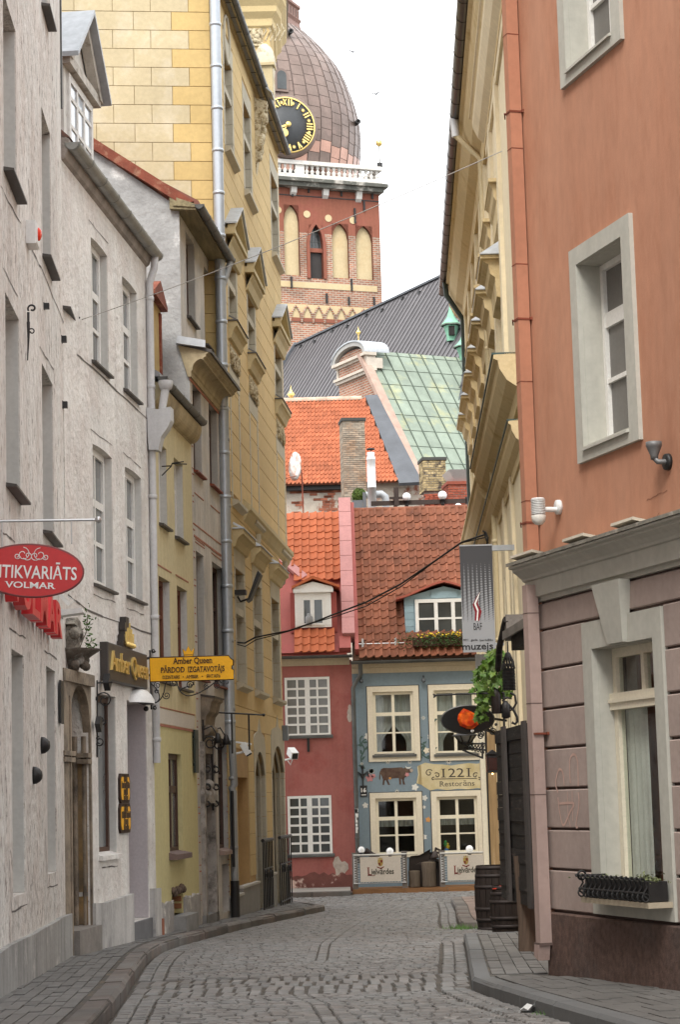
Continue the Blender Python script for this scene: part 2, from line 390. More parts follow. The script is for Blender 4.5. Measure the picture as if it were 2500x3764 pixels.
COVE=M('stained_cornice_plaster',(.46,.385,.245),.95,.15,2,bump=.3,bscale=12,dirt=(.26,.21,.135),dscale=2.2,dlo=.42,dhi=.68)
WOODOLD=M('old_eaves_boards',(.23,.19,.11),.9,.3,3,bump=.3,stretch=(6,.6,6))
REDSIGN=M('red_sign_enamel',(.52,.022,.022),.35,.05,bump=.02)
REDLET=M('red_plastic_letter',(.60,.03,.035),.4,.08,bump=.02)
SIGNWH=M('white_sign_paint',(.80,.79,.77),.5,.03,bump=0)
AMBY=M('amber_yellow_enamel',(.80,.40,.012),.45,.06,bump=.02)
AMBK=M('brown_black_lettering',(.035,.018,.012),.6,.05,bump=0)
GOLD=M('gilded_metal',(.85,.62,.22),.35,.1,metal=.7,bump=.05)
SIGNBK=M('dark_brown_sign_box',(.055,.047,.042),.45,.1,bump=.05)
STEEL=M('brushed_steel',(.55,.55,.55),.35,.1,metal=.8,bump=.03)
PLASTW=M('white_plastic',(.70,.70,.68),.45,.05,bump=.02)
LAMPW=M('white_enamel_canopy',(.78,.78,.76),.35,.04,bump=.02)
REDLENS=M('red_beacon_lens',(.75,.05,.02),.25,.05,bump=0)
LEAF=M('weed_leaf',(.10,.21,.04),.6,.3,20,bump=.1,obvar=.3)
REDLINE=M('faded_red_line_paint',(.36,.15,.10),.9,.2,bump=0)
CRACK=M('crack_line',(.13,.115,.105),1,.2,bump=0)

def ribbon(b,F,pts,wd,y=-.004,jit=.02,n=5):
    """thin irregular line on a wall through photo points (crack / painted line)"""
    q=[F.hit(p) for p in pts]; P=[]
    for a,c in zip(q[:-1],q[1:]):
        for i in range(n): t=i/n; P.append((a[0]+(c[0]-a[0])*t+R.uniform(-jit,jit)*.5,a[1]+(c[1]-a[1])*t+R.uniform(-jit,jit)*.5))
    P.append(q[-1])
    for a,c in zip(P[:-1],P[1:]):
        w_=wd*R.uniform(.4,1.2); d=Vector((c[0]-a[0],c[1]-a[1])).normalized(); nx,nz_=-d.y*w_/2,d.x*w_/2; b.quad((a[0]-nx,y,a[1]-nz_),(c[0]-nx,y,c[1]-nz_),(c[0]+nx,y,c[1]+nz_),(a[0]+nx,y,a[1]+nz_))
def gutter(b,u0,u1,y,z,r=.075,n=10):
    P=[(r*math.cos(math.pi+math.pi*i/n),r*math.sin(math.pi+math.pi*i/n)) for i in range(n+1)]
    P=P+[(p[0]*.9,p[1]*.9) for p in P[::-1]]
    b.prism([(y+p[0],z+p[1]) for p in P],u0,u1,'x')
    for u in (u0,u1-.01): b.prism([(y+r*math.cos(math.pi+math.pi*i/n),z+r*math.sin(math.pi+math.pi*i/n)) for i in range(n+1)],u,u+.01,'x')
    k=int((u1-u0)/.75)+1
    for i in range(k+1):
        u=u0+.03+(u1-u0-.08)*i/max(1,k)
        b.prism([(y+p[0]*1.06,z+p[1]*1.06) for p in P],u,u+.025,'x'); b.box(u,u+.02,y-r*1.06,y+r+.12,z,z+.012)
def pipe_rings(b,x,y,z0,z1,r,step=1.5,n=8):
    z=z0+.3
    while z<z1: b.lathe([(r*1.0,z-.03),(r*1.14,z-.025),(r*1.14,z+.025),(r,z+.03)],n,(x,y,0)); z+=step

# ---------------------------------------------------------------- L1 : near white house
F1=Frame((-2.02-.043*12,12),(-.043,1))
U1=F1.loc((-2.02-.043*23,23,0)).x
h1=[F1.hole(A1(15,-60),A1(105,1290)),F1.hole(A1(262,680),A2(328,215)),F1.hole(A1(392,1105),A2(440,500)),
    F1.hole(A2(30,300),A2(128,1650)),F1.hole(A2(265,755),A3(345,270)),F1.hole(A2(403,1040),A3(465,430)),
    F1.hole(A3(70,930),A4(160,900)),F1.hole(A3(293,1040),A4(362,765))]
a=F1.hole(A1(255,-900),A1(305,185)); h1.append(a)
# windows further towards the viewer, outside the frame, keep the rhythm of the facade
pitch1=h1[4]['u0']-h1[3]['u0']
for n_ in (1,2,3):
    for k in (0,3,6): q=dict(h1[k]); q['u0']-=pitch1*n_; q['u1']-=pitch1*n_; h1.append(q)
white_house=thing('white_house','tall house of rough pitted white plaster nearest on the left','house',F1)
b=MB(); wall(b,-15,U1,-.2,14,h1,.22); b.quad((U1,0,-.2),(U1,7,-.2),(U1,7,14),(U1,0,14)); b.quad((-15,0,-.2),(-15,7,-.2),(-15,7,14),(-15,0,14))
b.build('wall',PL_WHITE,white_house,recalc=False)
b=MB(); b.prism([(-.3,14.002),(3.5,18),(7,14.002)],-15,U1,'x'); b.build('roof',M('far_roof_tiles',(.30,.12,.07),.9,.2,6),white_house)
linings(white_house,h1,REVEAL,.215,True)
for i,h in enumerate(h1):
    ground_row=i in (6,7) or (i>8 and (i-9)%3==2)
    window(white_house,h['u0']+.015,h['u1']-.015,h['z0']+.02,h['z1']-.01,.15,(.5,),(.66,),mat=WHITE,sill=None if ground_row else TINSILL,silld=.09,sillt=.02)
# plinth
q0=F1.hit(A4(0,1260)); q1=F1.hit(A4(430,1035))
b=MB(); n=40; up=(q1[1]-q0[1])/(q1[0]-q0[0]); zt=lambda u:q0[1]+up*(u-q0[0])
P=[(U1-.02+(-15-U1)*i/n,zt(max(-3,U1+(-15-U1)*i/n))+R.uniform(-.012,.012)) for i in range(n+1)]
b.prism([(-15,-.2),(U1-.02,-.2)]+P,-.05,.02,'y'); b.build('plinth',PLINTH,white_house)
b=MB()
ribbon(b,F1,[A2(180,0),A2(260,150),A2(430,560),A2(452,620)],.022); ribbon(b,F1,[A2(15,150),A2(110,330)],.015); ribbon(b,F1,[A2(250,655),A2(340,800)],.015)
ribbon(b,F1,[A3(0,175),A3(90,250)],.02); ribbon(b,F1,[A3(250,600),A3(400,740)],.03); ribbon(b,F1,[A3(55,805),A3(160,865)],.015); ribbon(b,F1,[A3(280,940),A3(360,1000)],.015)
ribbon(b,F1,[A4(55,690),A4(70,1030),A4(170,975)],.02); ribbon(b,F1,[A4(285,520),A4(300,870),A4(365,850)],.018); ribbon(b,F1,[A1(0,1190),A1(60,1310),A1(130,1430)],.015)
b.build('crack',CRACK,white_house,recalc=False)
b=MB(); b.box(U1-.01,U1+.03,-.02,.3,F1.hit(A1(445,900))[1],14); b.build('verge_strip',GUTTER,white_house)
# fittings on the near white house
def wall_thing(F,p,name,label,cat,group=None,y=0):
    u,z=F.hit(p,y); return thing(name,label,cat,F,u=u,y=y,z=z,group=group)
t=wall_thing(F1,A1(165,1560),'alarm_box','small white alarm box with a red beacon high on the white house','alarm')
b=MB(); b.cbox(-.02,.24,-.10,0,0,.22,.015); o=b.build('casing',PLASTW,t); b=MB(); b.sphere((.12,-.10,.12),.05,12,8,(1,.7,1.3)); b.build('beacon',REDLENS,t)
t=wall_thing(F1,A2(160,740),'iron_anchor','curled wrought iron wall anchor on the white house','wall anchor')
b=MB(); b.smooth=True; b.tube([(0,-.02,0),(0,-.03,.2),(0,-.03,.36)],.005,6,r2=.016); b.tube([(0,-.03,.36),(0,-.03,.45)],.012,6)
b.tube([(0,-.03+p[0],.47+p[1]) for p in spiral((-.035,.015),.04,.015,-.6,.95)],.009,6); b.tube([(0,-.03+p[0],.27+p[1]) for p in spiral((-.03,0),.03,.012,0,1)],.006,6); b.build('hook',IRON,t)
for i,(p,s,l) in enumerate(((A2(278,393),.07,'topmost black iron stub sticking out of the white house wall'),(A2(392,605),.085,'black iron stub beside the lowest long sill of the white house'),
                  (A2(433,930),.06,'smallest black iron stub on the white house above its windows'),(A2(398,1025),.085,'lowest black iron stub on the white house over a window head'))):
    t=wall_thing(F1,p,'iron_stub',l,'iron stub','iron stubs on the white house wall')
    b=MB(); b.box(-s*.4,s*.4,-.055,0,-s*.4,s*.4); b.build('stub',IRON,t); b=MB(); b.box(-s*.48,s*.48,-.008,0,-s*.48,s*.48); b.build('base_plate',IRON,t)
for p,l in ((A3(262,1550),'upper black dome wall light on the white house'),(A4(210,150),'lower black dome wall light on the white house')):
    t=wall_thing(F1,p,'dome_light',l,'wall light','black dome lights on the white house')
    b=MB(); b.lathe([(.001,-.085),(.035,-.08),(.06,-.06),(.078,-.03),(.082,0),(.075,0)],14,(0,0,0),math.pi*0,2*math.pi,'y'); b.build('shade',IRON,t); b=MB(); b.lathe([(.001,-.002),(.05,-.002),(.05,-.02),(.001,-.02)],10,(0,0,-.0),axis='y'); b.build('base_plate',IRON,t)
t=wall_thing(F1,A3(372,690),'flood_lamp','white swivelling flood lamp on the white house above the stone portal','flood lamp')
b=MB(); b.prism([(-.02,0),(-.25,.02),(-.27,-.03),(-.02,-.06)],-.12,.13,'x'); b.build('lamp_head',PLASTW,t)
b=MB(); b.prism([(-.0,.16),(-.03,.19),(-.13,.08),(-.1,.05)],-.04,.04,'x'); b.tube([(0,0,0),(0,-.08,.0)],.018,6); b.tube([(0,-.12,.06),(0,-.16,.11),(0,-.1,.15)],.006,5); b.build('bracket',PLASTW,t)
t=wall_thing(F1,A3(378,1410),'narrow_plaque','narrow dark metal plaque on the white house seen from its edge','plaque')
b=MB(); b.box(-.16,.16,-.035,-.015,0,.44); b.build('plate',IRON,t); b=MB()
for z in (.08,.22,.36): b.box(-.02,.02,-.015,0,z-.02,z+.02)
b.build('standoff',PLASTW,t)
# hanging oval sign and its rod
Ys=15.0; cx=atY((112,2098),Ys)
FS=Frame((cx.x,cx.y,cx.z),(1,.12)); 
t=thing('oval_sign','red oval hanging sign lettered in white over the left pavement','shop sign',FS); rr=t.matrix_world.copy()@Matrix.Rotation(math.radians(3.0),4,'Y'); t.matrix_world=rr
A_,B_=.367,.183
b=MB(); P=[(A_*math.cos(2*math.pi*i/48),B_*math.sin(2*math.pi*i/48)) for i in range(48)]; b.prism(P,-.012,.012,'y'); b.build('panel',REDSIGN,t)
b=MB(); b.tube([(p[0],0,p[1]) for p in P+P[:1]],.013,6); b.build('rim',M('sign_rim',(.20,.05,.05),.5),t)
b=MB(); put_text(b,'ANTIKVARIĀTS',-.345,.325,-.055,.088,-.0125,bold=.012); put_text(b,'VOLMAR',-.175,.175,-.125,.042,-.0125,serif=.05,bold=.015); b.build('lettering',SIGNWH,t)
b=MB()
for s in (-1,1):
    for c,r0,r1,a0,tu in (((.06*s,.115),.05,.012,math.pi/2,1.2*s),((.025*s,.105),.035,.008,-.5,-1.1*s),((.10*s,.10),.022,.006,math.pi,1.3*s)):
        b.tube([(p[0],-.0135,p[1]) for p in spiral(c,r0,r1,a0 if s>0 else math.pi-a0,tu,18)],.0032,5)
b.build('flourish',SIGNWH,t)
t=thing('sign_rod','grey steel rod with a ball end holding the red oval sign','sign bracket',FS)
b=MB(); L_=FS.loc(atY(A3(0,100),Ys)); Rr=FS.loc(atY(A3(627,98),Ys)); zr=Rr.z
b.tube([(-.75,0,zr-.004),(Rr.x,0,zr)],.0095,8); b.build('rod',STEEL,t)
b=MB(); b.sphere((Rr.x,0,zr),.024,14,10); b.build('ball_end',STEEL,t)
q=FS.loc(atY(A3(455,110),Ys)); b=MB(); b.tube([(q.x,0,zr),(q.x,0,q.z-.165)],.006,6); b.tube([(-.2,0,zr),(-.2,0,.14)],.006,6); b.build('hanger',STEEL,t)
# raised red letters
u0,_=F1.hit(A3(-25,600)); u1,zb=F1.hit(A3(318,865)); _,zt_=F1.hit(A3(318,672))
t=thing('raised_letters','big raised red shop letters fixed edge on to the white house','letters',F1)
wd=(u1-u0)/6
for i,ch in enumerate('VOLMAR'):
    b=MB(); put_text(b,ch,u0+wd*i+.03,u0+wd*(i+1)-.05,zb,zt_-zb,-.03,bold=.03,ext=.10); b.build('letter',REDLET,t)

# ---------------------------------------------------------------- L2 : second white house with dormer
F2=Frame((-3.009,23),(.1,1)); U2=4.924
ztop2=F2.hit(A1(600,1285))[1]
h2=[F2.hole(A1(578,1505),A2(695,840),arch='seg',rise=.022),F2.hole(A2(780,190),A2(885,1010),arch='seg',rise=.022),
    F2.hole(A2(590,1262),A3(725,570),arch='seg',rise=.022),F2.hole(A2(798,1410),A3(915,640),arch='seg',rise=.022)]
hw=F2.hole(A3(620,1215),A4(750,650)); hd=F2.hole(A3(810,1260),A4(955,1060),d=.55)
up0=0.0; up1=F2.hit(A4(566,200))[0]
_,zp1=F2.hit(A3(520,1140)); hp=dict(u0=F2.hit((264,2800),-.06)[0]+.02,u1=up1,z0=-.1,z1=zp1,d=.45)
t2=thing('white_dormer_house','second white plaster house with a dormer and a rain hopper','house',F2)
b=MB(); wall(b,0,U2,-.2,ztop2+.05,h2+[hw,hd,hp],.16); b.quad((0,0,-.2),(0,7,-.2),(0,7,ztop2),(0,0,ztop2)); b.quad((U2,0,-.2),(U2,7,-.2),(U2,7,ztop2),(U2,0,ztop2)); b.build('wall',PL_WHITE2,t2,recalc=False)
linings(t2,h2+[hw],REVEAL,.155,True)
for h in h2: window(t2,h['u0']+.015,h['u1']-.015,h['z0']+.015,h['z1']-.005,.09,(.5,),((.62,.09),.3),fw=.08,mat=WHITE,glass=GLASSL,sill=TINSILL,silld=.06,sillt=.025,arch='seg',rise=.022)
window(t2,hw['u0']+.015,hw['u1']-.015,hw['z0']+.015,hw['z1']-.005,.09,(),(),fw=.07,mat=BROWNW,glass=GLASSL,sill=PL_WHITE2,silld=.05)
# doorway: lilac lining, inner door, step
linings(t2,[hd],LILAC,.54,True)
b=MB(); b.box(hd['u0']+.02,hd['u1']-.02,.47,.53,hd['z0'],hd['z1']-.01); b.build('door',BROWNW,t2)
b=MB(); b.box(hd['u0']-.02,hd['u1']+.04,-.04,.3,-.2,hd['z0']-.004); b.build('step',M('dark_step_stone',(.15,.15,.155),.8,.15,4),t2)
zq0=F2.hit(A4(575,970))[1]; zq1=F2.hit(A4(830,905))[1]
b=MB(); b.prism([(up1+.02,-.2),(hd['u0']-.02,-.2),(hd['u0']-.02,zq1),(up1+.6,(zq0+zq1)/2-.03),(up1+.02,zq0)],-.06,.01,'y')
PLM=M('pale_stained_plinth',(.47,.455,.435),.95,.12,2,bump=.4,bscale=10,dirt=(.30,.29,.28),dscale=2.5,dlo=.5,dhi=.7,streak=.25); b.build('plinth',PLM,t2); b=MB(); b.prism([(hd['u1']+.03,-.2),(U2-.01,-.2),(U2-.01,F2.hit(A4(1005,870))[1]),(hd['u1']+.03,F2.hit(A4(975,870))[1])],-.07,.01,'y'); b.build('plinth',PLM,t2)
b=MB(); ribbon(b,F2,[A2(490,700),A2(590,790),A2(945,1120)],.025); ribbon(b,F2,[A3(430,590),A3(560,690),A3(975,840)],.025); ribbon(b,F2,[A2(575,1180),A2(715,1285)],.012); ribbon(b,F2,[A2(785,1330),A2(900,1430)],.012)
ribbon(b,F2,[A3(595,585),A3(735,635)],.012); ribbon(b,F2,[A3(805,670),A3(920,715)],.012); ribbon(b,F2,[A1(565,1410),A1(690,1560)],.014); ribbon(b,F2,[A4(650,745),A4(750,730)],.014); b.build('crack',CRACK,t2,recalc=False)
# eaves, gutter, roof, dormer
yg=-.13; zg=F2.hit(A1(745,1305),yg)[1]+.03
b=MB(); b.prism([(0.02,ztop2-.02),(-.04,ztop2+.02),(-.09,zg-.03),(-.09,zg+.05),(.02,zg+.12)],0.0,U2,'x'); b.build('eaves',M('dark_eaves_plaster',(.30,.265,.235),.95,.25,4,bump=.4),t2)  # eaves below the gutter coloured a darker grey than the wall
b=MB(); gutter(b,-.02,U2+.12,yg,zg,.085); b.build('gutter',M('weathered_zinc_gutter',(.27,.27,.255),.4,.2,4,metal=.5,bump=.1),t2)
rz=zg+.05
b=MB(); b.prism([(-.1,rz+.02),(3.6,rz+3.6),(7.2,rz+.02)],0,U2,'x'); b.build('roof',M('old_dark_roof',(.16,.09,.07),.9,.2,6),t2)
yd=.25; ud1,_=F2.hit(A1(588,800),yd); ud0=ud1-1.55; zd0=rz+.1; zdt=F2.hit(A1(590,640),yd)[1]
b=MB(); b.box(ud0,ud1,yd,yd+2.5,zd0,zdt); zap=F2.hit(A1(540,250),yd)[1]; um=(ud0+ud1)/2
b.prism([(ud0,zdt),(ud1,zdt),(um,zdt+.72)],yd+.02,yd+2.5,'y'); b.build('dormer',M('old_white_woodwork',(.62,.61,.57),.8,.1,6,dirt=(.30,.26,.20),dscale=9,dlo=.6,dhi=.7,bump=.15),t2)
b=MB(); ov=.16
for s in (-1,1):
    e=(um+s*(um-ud0+ov),zdt-.05); 
    b.prism([(um,zdt+.80),(um,zdt+.86),(e[0],e[1]+.06),(e[0],e[1])],yd-.22,yd+2.6,'y')
b.build('dormer_roof',ZINC,t2)
b=MB(); b.box(ud0-.08,ud1+.08,yd-.1,yd,zdt-.10,zdt+.02); 
for s in (-1,1):
    e=(um+s*(um-ud0+ov-.03),zdt-.03); b.prism([(um,zdt+.66),(um,zdt+.80),(e[0],e[1]),(e[0]-s*.16,e[1])],yd-.12,yd,'y')
b.build('dormer_moulding',M('old_grey_woodwork',(.50,.47,.42),.8,.15,8,dirt=(.2,.17,.13),dscale=6),t2)
window(t2,ud0+.15,ud1-.1,zd0+.08,zdt-.14,yd-.035,((.33,.07),(.66,.07)),(.42,.8),fw=.09,mat=M('flaky_white_frame',(.66,.65,.62),.7,.08,10,dirt=(.3,.26,.2),dscale=12,dlo=.62,dhi=.7),glass=M('sky_bright_glass',(.42,.46,.50),.08,.05,spec=.6,bump=0),depth=.04)
# downpipe with hopper (seen from its side)
ue=U2-.06; yp=-.05; r=.052
b=MB(); b.smooth=True; zh=F2.atu(A2(985,1050),ue)[1]; zt2=F2.atu(A2(985,245),ue)[1]; zend=F2.atu(A4(1000,70),ue)[1]
b.tube([(ue,yg,zg-.06),(ue,yg+.01,zg-.22),(ue,yp,zt2),(ue,yp,zh)],r,10); zl=F2.atu(A2(985,1320),ue)[1]
b.tube([(ue,yp,zl+.03),(ue,yp,zend)],r*.92,10); pipe_rings(b,ue,yp,zend,zl,r,1.6,10); pipe_rings(b,ue,yp,zh,zt2,r,1.2,10); b.build('downpipe',PIPEG,t2)
b=MB(); P=[F2.atu(A2(*p),ue) for p in ((945,1050),(1015,1062),(1100,1045),(1103,1130),(1080,1180),(1040,1235),(1022,1320),(962,1320),(955,1250),(950,1110))]; b.prism(P,ue-.11,ue+.11,'x'); b.build('hopper',PIPEG,t2)
b=MB(); c=F2.atu(A2(1060,905),ue); d=F2.atu(A2(1035,1050),ue); b.tube([(ue,c[0],c[1]),(ue,d[0],d[1]-.03)],.06,10,r2=.05); b.lathe([(.001,-.08),(.08,-.06),(.1,.02),(.1,.05)],10,(ue,c[0],c[1]+.02)); b.build('inlet_pipe',PIPEG,t2)
# old stone portal at the corner
po=MB(); zst=F2.hit(A4(480,1130))[1]; ui=hp['u0']; up0=F2.hit((230,2800),-.06)[0]; uq=F2.hit((264,2800),-.06)[0]
po.box(up0,ui-.02,-.06,.12,-.1,zp1); po.box(ui-.14,ui-.10,-.075,-.061,-.1,zp1-.2); po.box(ui-.02,ui+.0,-.03,.3,-.1,zp1-.3); po.box(up1+.001,up1+.06,-.025,.08,-.1,zp1)
for z in (F2.hit(A3(440,1620))[1],F2.hit(A3(440,1660))[1]): po.box(up0-.02,ui+.03,-.09,.1,z,z+.05); po.box(up1-.16,up1+.05,-.03,.1,z,z+.05)
po.box(up0,up1+.02,-.08,.1,zp1-.05,zp1+.08)
P=arch_pts(ui,up1-.0,zp1-.06,'point',.5)
for p,q in zip(P[:-1],P[1:]): po.prism([(p[0],p[1]),(q[0],q[1]),(q[0],zp1-.05),(p[0],zp1-.05)],-.03,.06,'y')
for k in range(3):
    po.tube([(up1-.01-.02*k,.05+.10*k,-.1),(up1-.01-.02*k,.05+.10*k,zp1-.6)],.03,6)
po.build('stone_portal',OLDST,t2)
b=MB(); b.box(ui+.01,up1-.01,.36,.42,zst,zp1-.1); zq=F2.hit(A4(500,940))[1]; b.box(up1-.05,up1-.015,.30,.36,zst,zp1-.1); b.box(up1-.03,up1-.012,.02,.30,zst,zq); b.box(up1-.025,up1-.012,.02,.30,zq+.05,zp1-.9); b.build('portal_door',M('stained_brown_door',(.16,.12,.075),.85,.3,2,dirt=(.30,.19,.08),dscale=1.6,dlo=.45,dhi=.62,bump=.2,streak=.2),t2)
b=MB(); b.box(-.02,up1+.06,-.12,.3,-.2,zst-.01); b.build('portal_step',M('worn_step_stone',(.22,.20,.18),.9,.2,5,bump=.3),t2)
# carved console and bust above the portal
t=thing('carved_bust','weathered stone bust on a dark console over the portal','sculpture',F2,u=(up1+up0)/2-.1,y=.0,z=zp1+.05)
b=MB(); zc=F2.hit(A3(520,960))[1]-zp1-.05
b.lathe([(.03,-.12),(.09,-.02),(.13,.10),(.20,zc*.55),(.25,zc*.72),(.33,zc*.9),(.36,zc),(.02,zc)],12,(0,.02,0),-math.pi,0); 
for k in range(6): b.sphere((-.2+.08*k,-.10-.07*math.sin(math.pi*k/5),zc*.45+R.uniform(-.05,.05)),.05,8,6)
b.build('console',DKST,t)
b=MB(); hh=F2.hit(A3(470,760))[1]-zp1-.05
b.lathe([(.13,zc),(.15,zc+.15),(.11,zc+.32),(.08,hh-.26),(.12,hh-.16),(.10,hh-.05),(.02,hh)],9,(-.12,.0,0)); 
for k in range(10): b.sphere((-.12+R.uniform(-.12,.12),-.04+R.uniform(-.08,.04),zc+R.uniform(.05,hh-zc-.1)),R.uniform(.035,.065),7,5)
b.prism([(-.30,hh-.06),(-.15,hh+.02),(.0,hh-.02),(.08,hh-.12),(.0,hh-.10)],-.12,.02,'y'); b.build('bust',M('pale_weathered_stone',(.30,.275,.23),.95,.3,8,bump=.8,bscale=18,bdist=.05,dirt=(.08,.07,.06),dscale=7,dlo=.45,dhi=.62),t)
def sprig(b,c,r,n,s=.05,rnd=R):
    for k in range(n):
        p=Vector((c[0]+rnd.gauss(0,r[0]),c[1]+rnd.gauss(0,r[1]),c[2]+rnd.gauss(0,r[2]))); d=Vector((rnd.uniform(-1,1),rnd.uniform(-1,1),rnd.uniform(-.6,.6))).normalized()*s*rnd.uniform(.6,1.3)
        e=d.cross(Vector((rnd.uniform(-1,1),rnd.uniform(-1,1),rnd.uniform(-1,1)))).normalized()*s*.45
        b.add([p-d,p+e,p+d,p-e],[(0,1,2,3)])
t=thing('weed','green weeds sprouting from the stone console over the portal','plant',F2,u=(up1+up0)*.5+.05,y=-.16,z=zp1+.05+zc)
b=MB(); sprig(b,(.03,0,.30),(.03,.03,.10),50,.028); sprig(b,(.12,-.03,.06),(.06,.04,.04),30,.028); b.build('leaves',LEAF,t,recalc=False); b=MB(); b.tube([(0,.1,0),(.03,.02,.2),(.04,0,.4)],.005,5); b.tube([(.05,.05,0),(.2,0,.12),(.3,-.03,.15)],.005,5); b.build('stem',M('weed_stem',(.1,.1,.04),.8),t)
# dark Amber Queen box sign
yb=-.10; ub0,zb1=F2.hit(A3(690,885),yb); ub1,zb0=F2.hit(A3(943,1178),yb); _,zb1=F2.hit(A3(945,962),yb)
zb0=F2.hit(A3(700,1130),yb)[1]; zb1=F2.hit(A3(690,885),yb)[1]
t=thing('box_sign','dark brown shop box sign with raised gold lettering on the white dormer house','shop sign',F2,u=ub0,y=yb,z=zb0)
LS=ub1-ub0; HS=zb1-zb0
b=MB(); b.cbox(0,LS,0,.1,0,HS,.01); b.build('box',SIGNBK,t); b=MB(); put_text(b,'Amber Queen',.10,LS-.03,HS*.27,HS*.52,0,serif=.05,ext=.025); b.build('lettering',GOLD,t)
b=MB(); cxu=LS*.52
for (x0,x1,z0,z1) in ((-.36,.36,0,.12),(-.28,.28,.12,.26),(-.17,.17,.26,.36),(-.20,.2,.36,.5),(-.12,.12,.5,.62)): b.box(cxu+x0*.8,cxu+x1*.8,.015,.09,HS+z0*.62,HS+z1*.62)
b.build('emblem_base',SIGNBK,t)
b=MB(); 
for x,h_ in ((-.22,.24),(-.11,.34),(0,.46),(.11,.34),(.22,.24)): b.prism([(cxu+x*.8-.04,HS+.06),(cxu+x*.8+.04,HS+.06),(cxu+x*1.0,HS+.06+h_*.55)],-.02,.0,'y'); 
for k in range(5): b.sphere((cxu-.2+.10*k,-.02,HS+.04),.03,8,6)
b.build('crown',GOLD,t)
b=MB()
for uu in (-.25,):
    for c,r0,a0,tu in (((-.06,-.25),.10,0,1.4),((-.0,-.72),.06,1.5,-1.5),((-.02,-.48),.06,3,1.2)):
        b.tube([(uu,.06+p[0],p[1]) for p in spiral(c,r0,.02,a0,tu)],.009,5)
    b.tube([(uu,.08,-.02),(uu,.09,-.9)],.010,5); b.tube([(uu,.08,-.05),(uu,-.10,-.05)],.010,5)
b.build('scroll_bracket',IRON,t)
b=MB(); b.prism([(.0,-.13),(.1,-.03),(.0,.07),(-.1,-.03)],-.02,.05,'y')
b.prism([(-.42,-.62),(-.33,-.53),(-.42,-.44),(-.51,-.53)],.0,.06,'y'); b.build('spot_lamp',IRON,t)
# canopy over the shop doorway
uc=(hd['u0']+hd['u1'])/2; zc_=F2.hit(A3(900,1245))[1]
t=thing('door_canopy','white rounded lamp canopy over the shop doorway','canopy',F2,u=uc,z=hd['z1']-.02)
b=MB(); b.lathe([(.36,0),(.35,.05),(.30,.11),(.22,.16),(.1,.19),(.001,.20)],14,(0,0,0),-math.pi,0); b.v=[(v[0]*1.3,v[1]*.6,v[2]) for v in b.v]; b.build('shade',LAMPW,t); b=MB(); b.lathe([(.35,0),(.001,.015)],14,(0,0,0),-math.pi,0); b.v=[(v[0]*1.3,v[1]*.6,v[2]) for v in b.v]; b.build('underside',IRON,t)
b=MB(); b.sphere((.35,-.05,-.05),.035,8,6); b.build('sensor',IRON,t)
# two narrow amber plaques beside the doorway
def plaque(p0,p1,label):
    u0,z1=F2.hit(p0); u1,z0=F2.hit(p1); 
    t=thing('amber_plaque',label,'plaque',F2,u=u0,z=z0,group='yellow plaques by the shop doorway'); w_,h_=u1-u0,z1-z0
    b=MB(); b.prism([(.05,0),(w_-.05,0),(w_,.06),(w_,h_-.06),(w_-.05,h_),(.05,h_),(0,h_-.06),(0,.06)],-.03,0,'y'); b.build('border',AMBK,t)
    b=MB(); b.prism([(.08,.04),(w_-.08,.04),(w_-.04,.09),(w_-.04,h_-.09),(w_-.08,h_-.04),(.08,h_-.04),(.04,h_-.09),(.04,.09)],-.035,-.029,'y'); b.build('panel',AMBY,t)
    b=MB(); 
    for k,(f,wf) in enumerate(((.82,.35),(.6,.8),(.38,.4),(.16,.45))):
        x=w_*(.5-wf/2); 
        while x<w_*(.5+wf/2):
            s=R.uniform(.03,.05); b.box(x,x+s*.7,-.037,-.034,h_*f-.035,h_*f+R.choice((.03,.045,.05))); x+=s
    b.build('lettering',AMBK,t)
plaque(A4(752,138),A4(816,328),'upper yellow plaque with black border beside the shop doorway'); plaque(A4(752,330),A4(822,516),'lower yellow plaque with black border beside the shop doorway')
# yellow bracket sign across the pavement
Ya=27.35; c=atY(A3(1226,1058),Ya); FA=Frame(c,(1,.0)); s=Ya/7812/1.742
t=thing('bracket_sign','yellow bracket sign with a crown above the pavement','shop sign',FA)
w2,h2_=535*s/2,152*s/2
b=MB(); n=.035; P=[(-w2,-h2_),(w2,-h2_),(w2,-.03),(w2-.02,-.02),(w2-.02,.02),(w2,.03),(w2,h2_-.06),(w2-.03,h2_-.04),(w2-.06,h2_),(-w2,h2_)]; b.prism(P,-.008,.008,'y'); b.build('panel',AMBY,t)
b=MB(); b.tube([(p[0],0,p[1]) for p in P+P[:1]],.010,5); b.build('rim',AMBK,t)
b=MB(); put_text(b,'Amber Queen',-.235,.265,.065,.075,-.009,serif=.05,bold=.012); put_text(b,'PĀRDOD',-.395,-.09,-.045,.068,-.009,serif=.05,bold=.015); put_text(b,'IZGATAVOTĀJS',-.045,.425,-.045,.068,-.009,serif=.05,bold=.015)
put_text(b,'DZINTARS',-.375,-.155,-.125,.042,-.009,serif=.05); put_text(b,'AMBER',-.07,.085,-.125,.042,-.009,serif=.05); put_text(b,'ЯНТАРЬ',.19,.37,-.125,.042,-.009,serif=.05)
for x in (-.11,.137): b.sphere((x,-.01,-.104),.008,6,4)
b.build('lettering',AMBK,t)
cw=.075; b=MB(); x0=-.037; P=[(x0-.055,h2_+.005),(x0+.055,h2_+.005),(x0+.075,h2_+.105),(x0+.035,h2_+.065),(x0,h2_+.135),(x0-.035,h2_+.065),(x0-.075,h2_+.105)]; b.prism(P,-.008,.008,'y'); o=b.build('crown',AMBY,t)
b=MB(); b.tube([(p[0],0,p[1]) for p in P+P[:1]],.006,5); b.box(x0-.06,x0+.06,-.010,.010,h2_+.02,h2_+.026); b.build('rim',AMBK,o)
b=MB(); ir=.0075
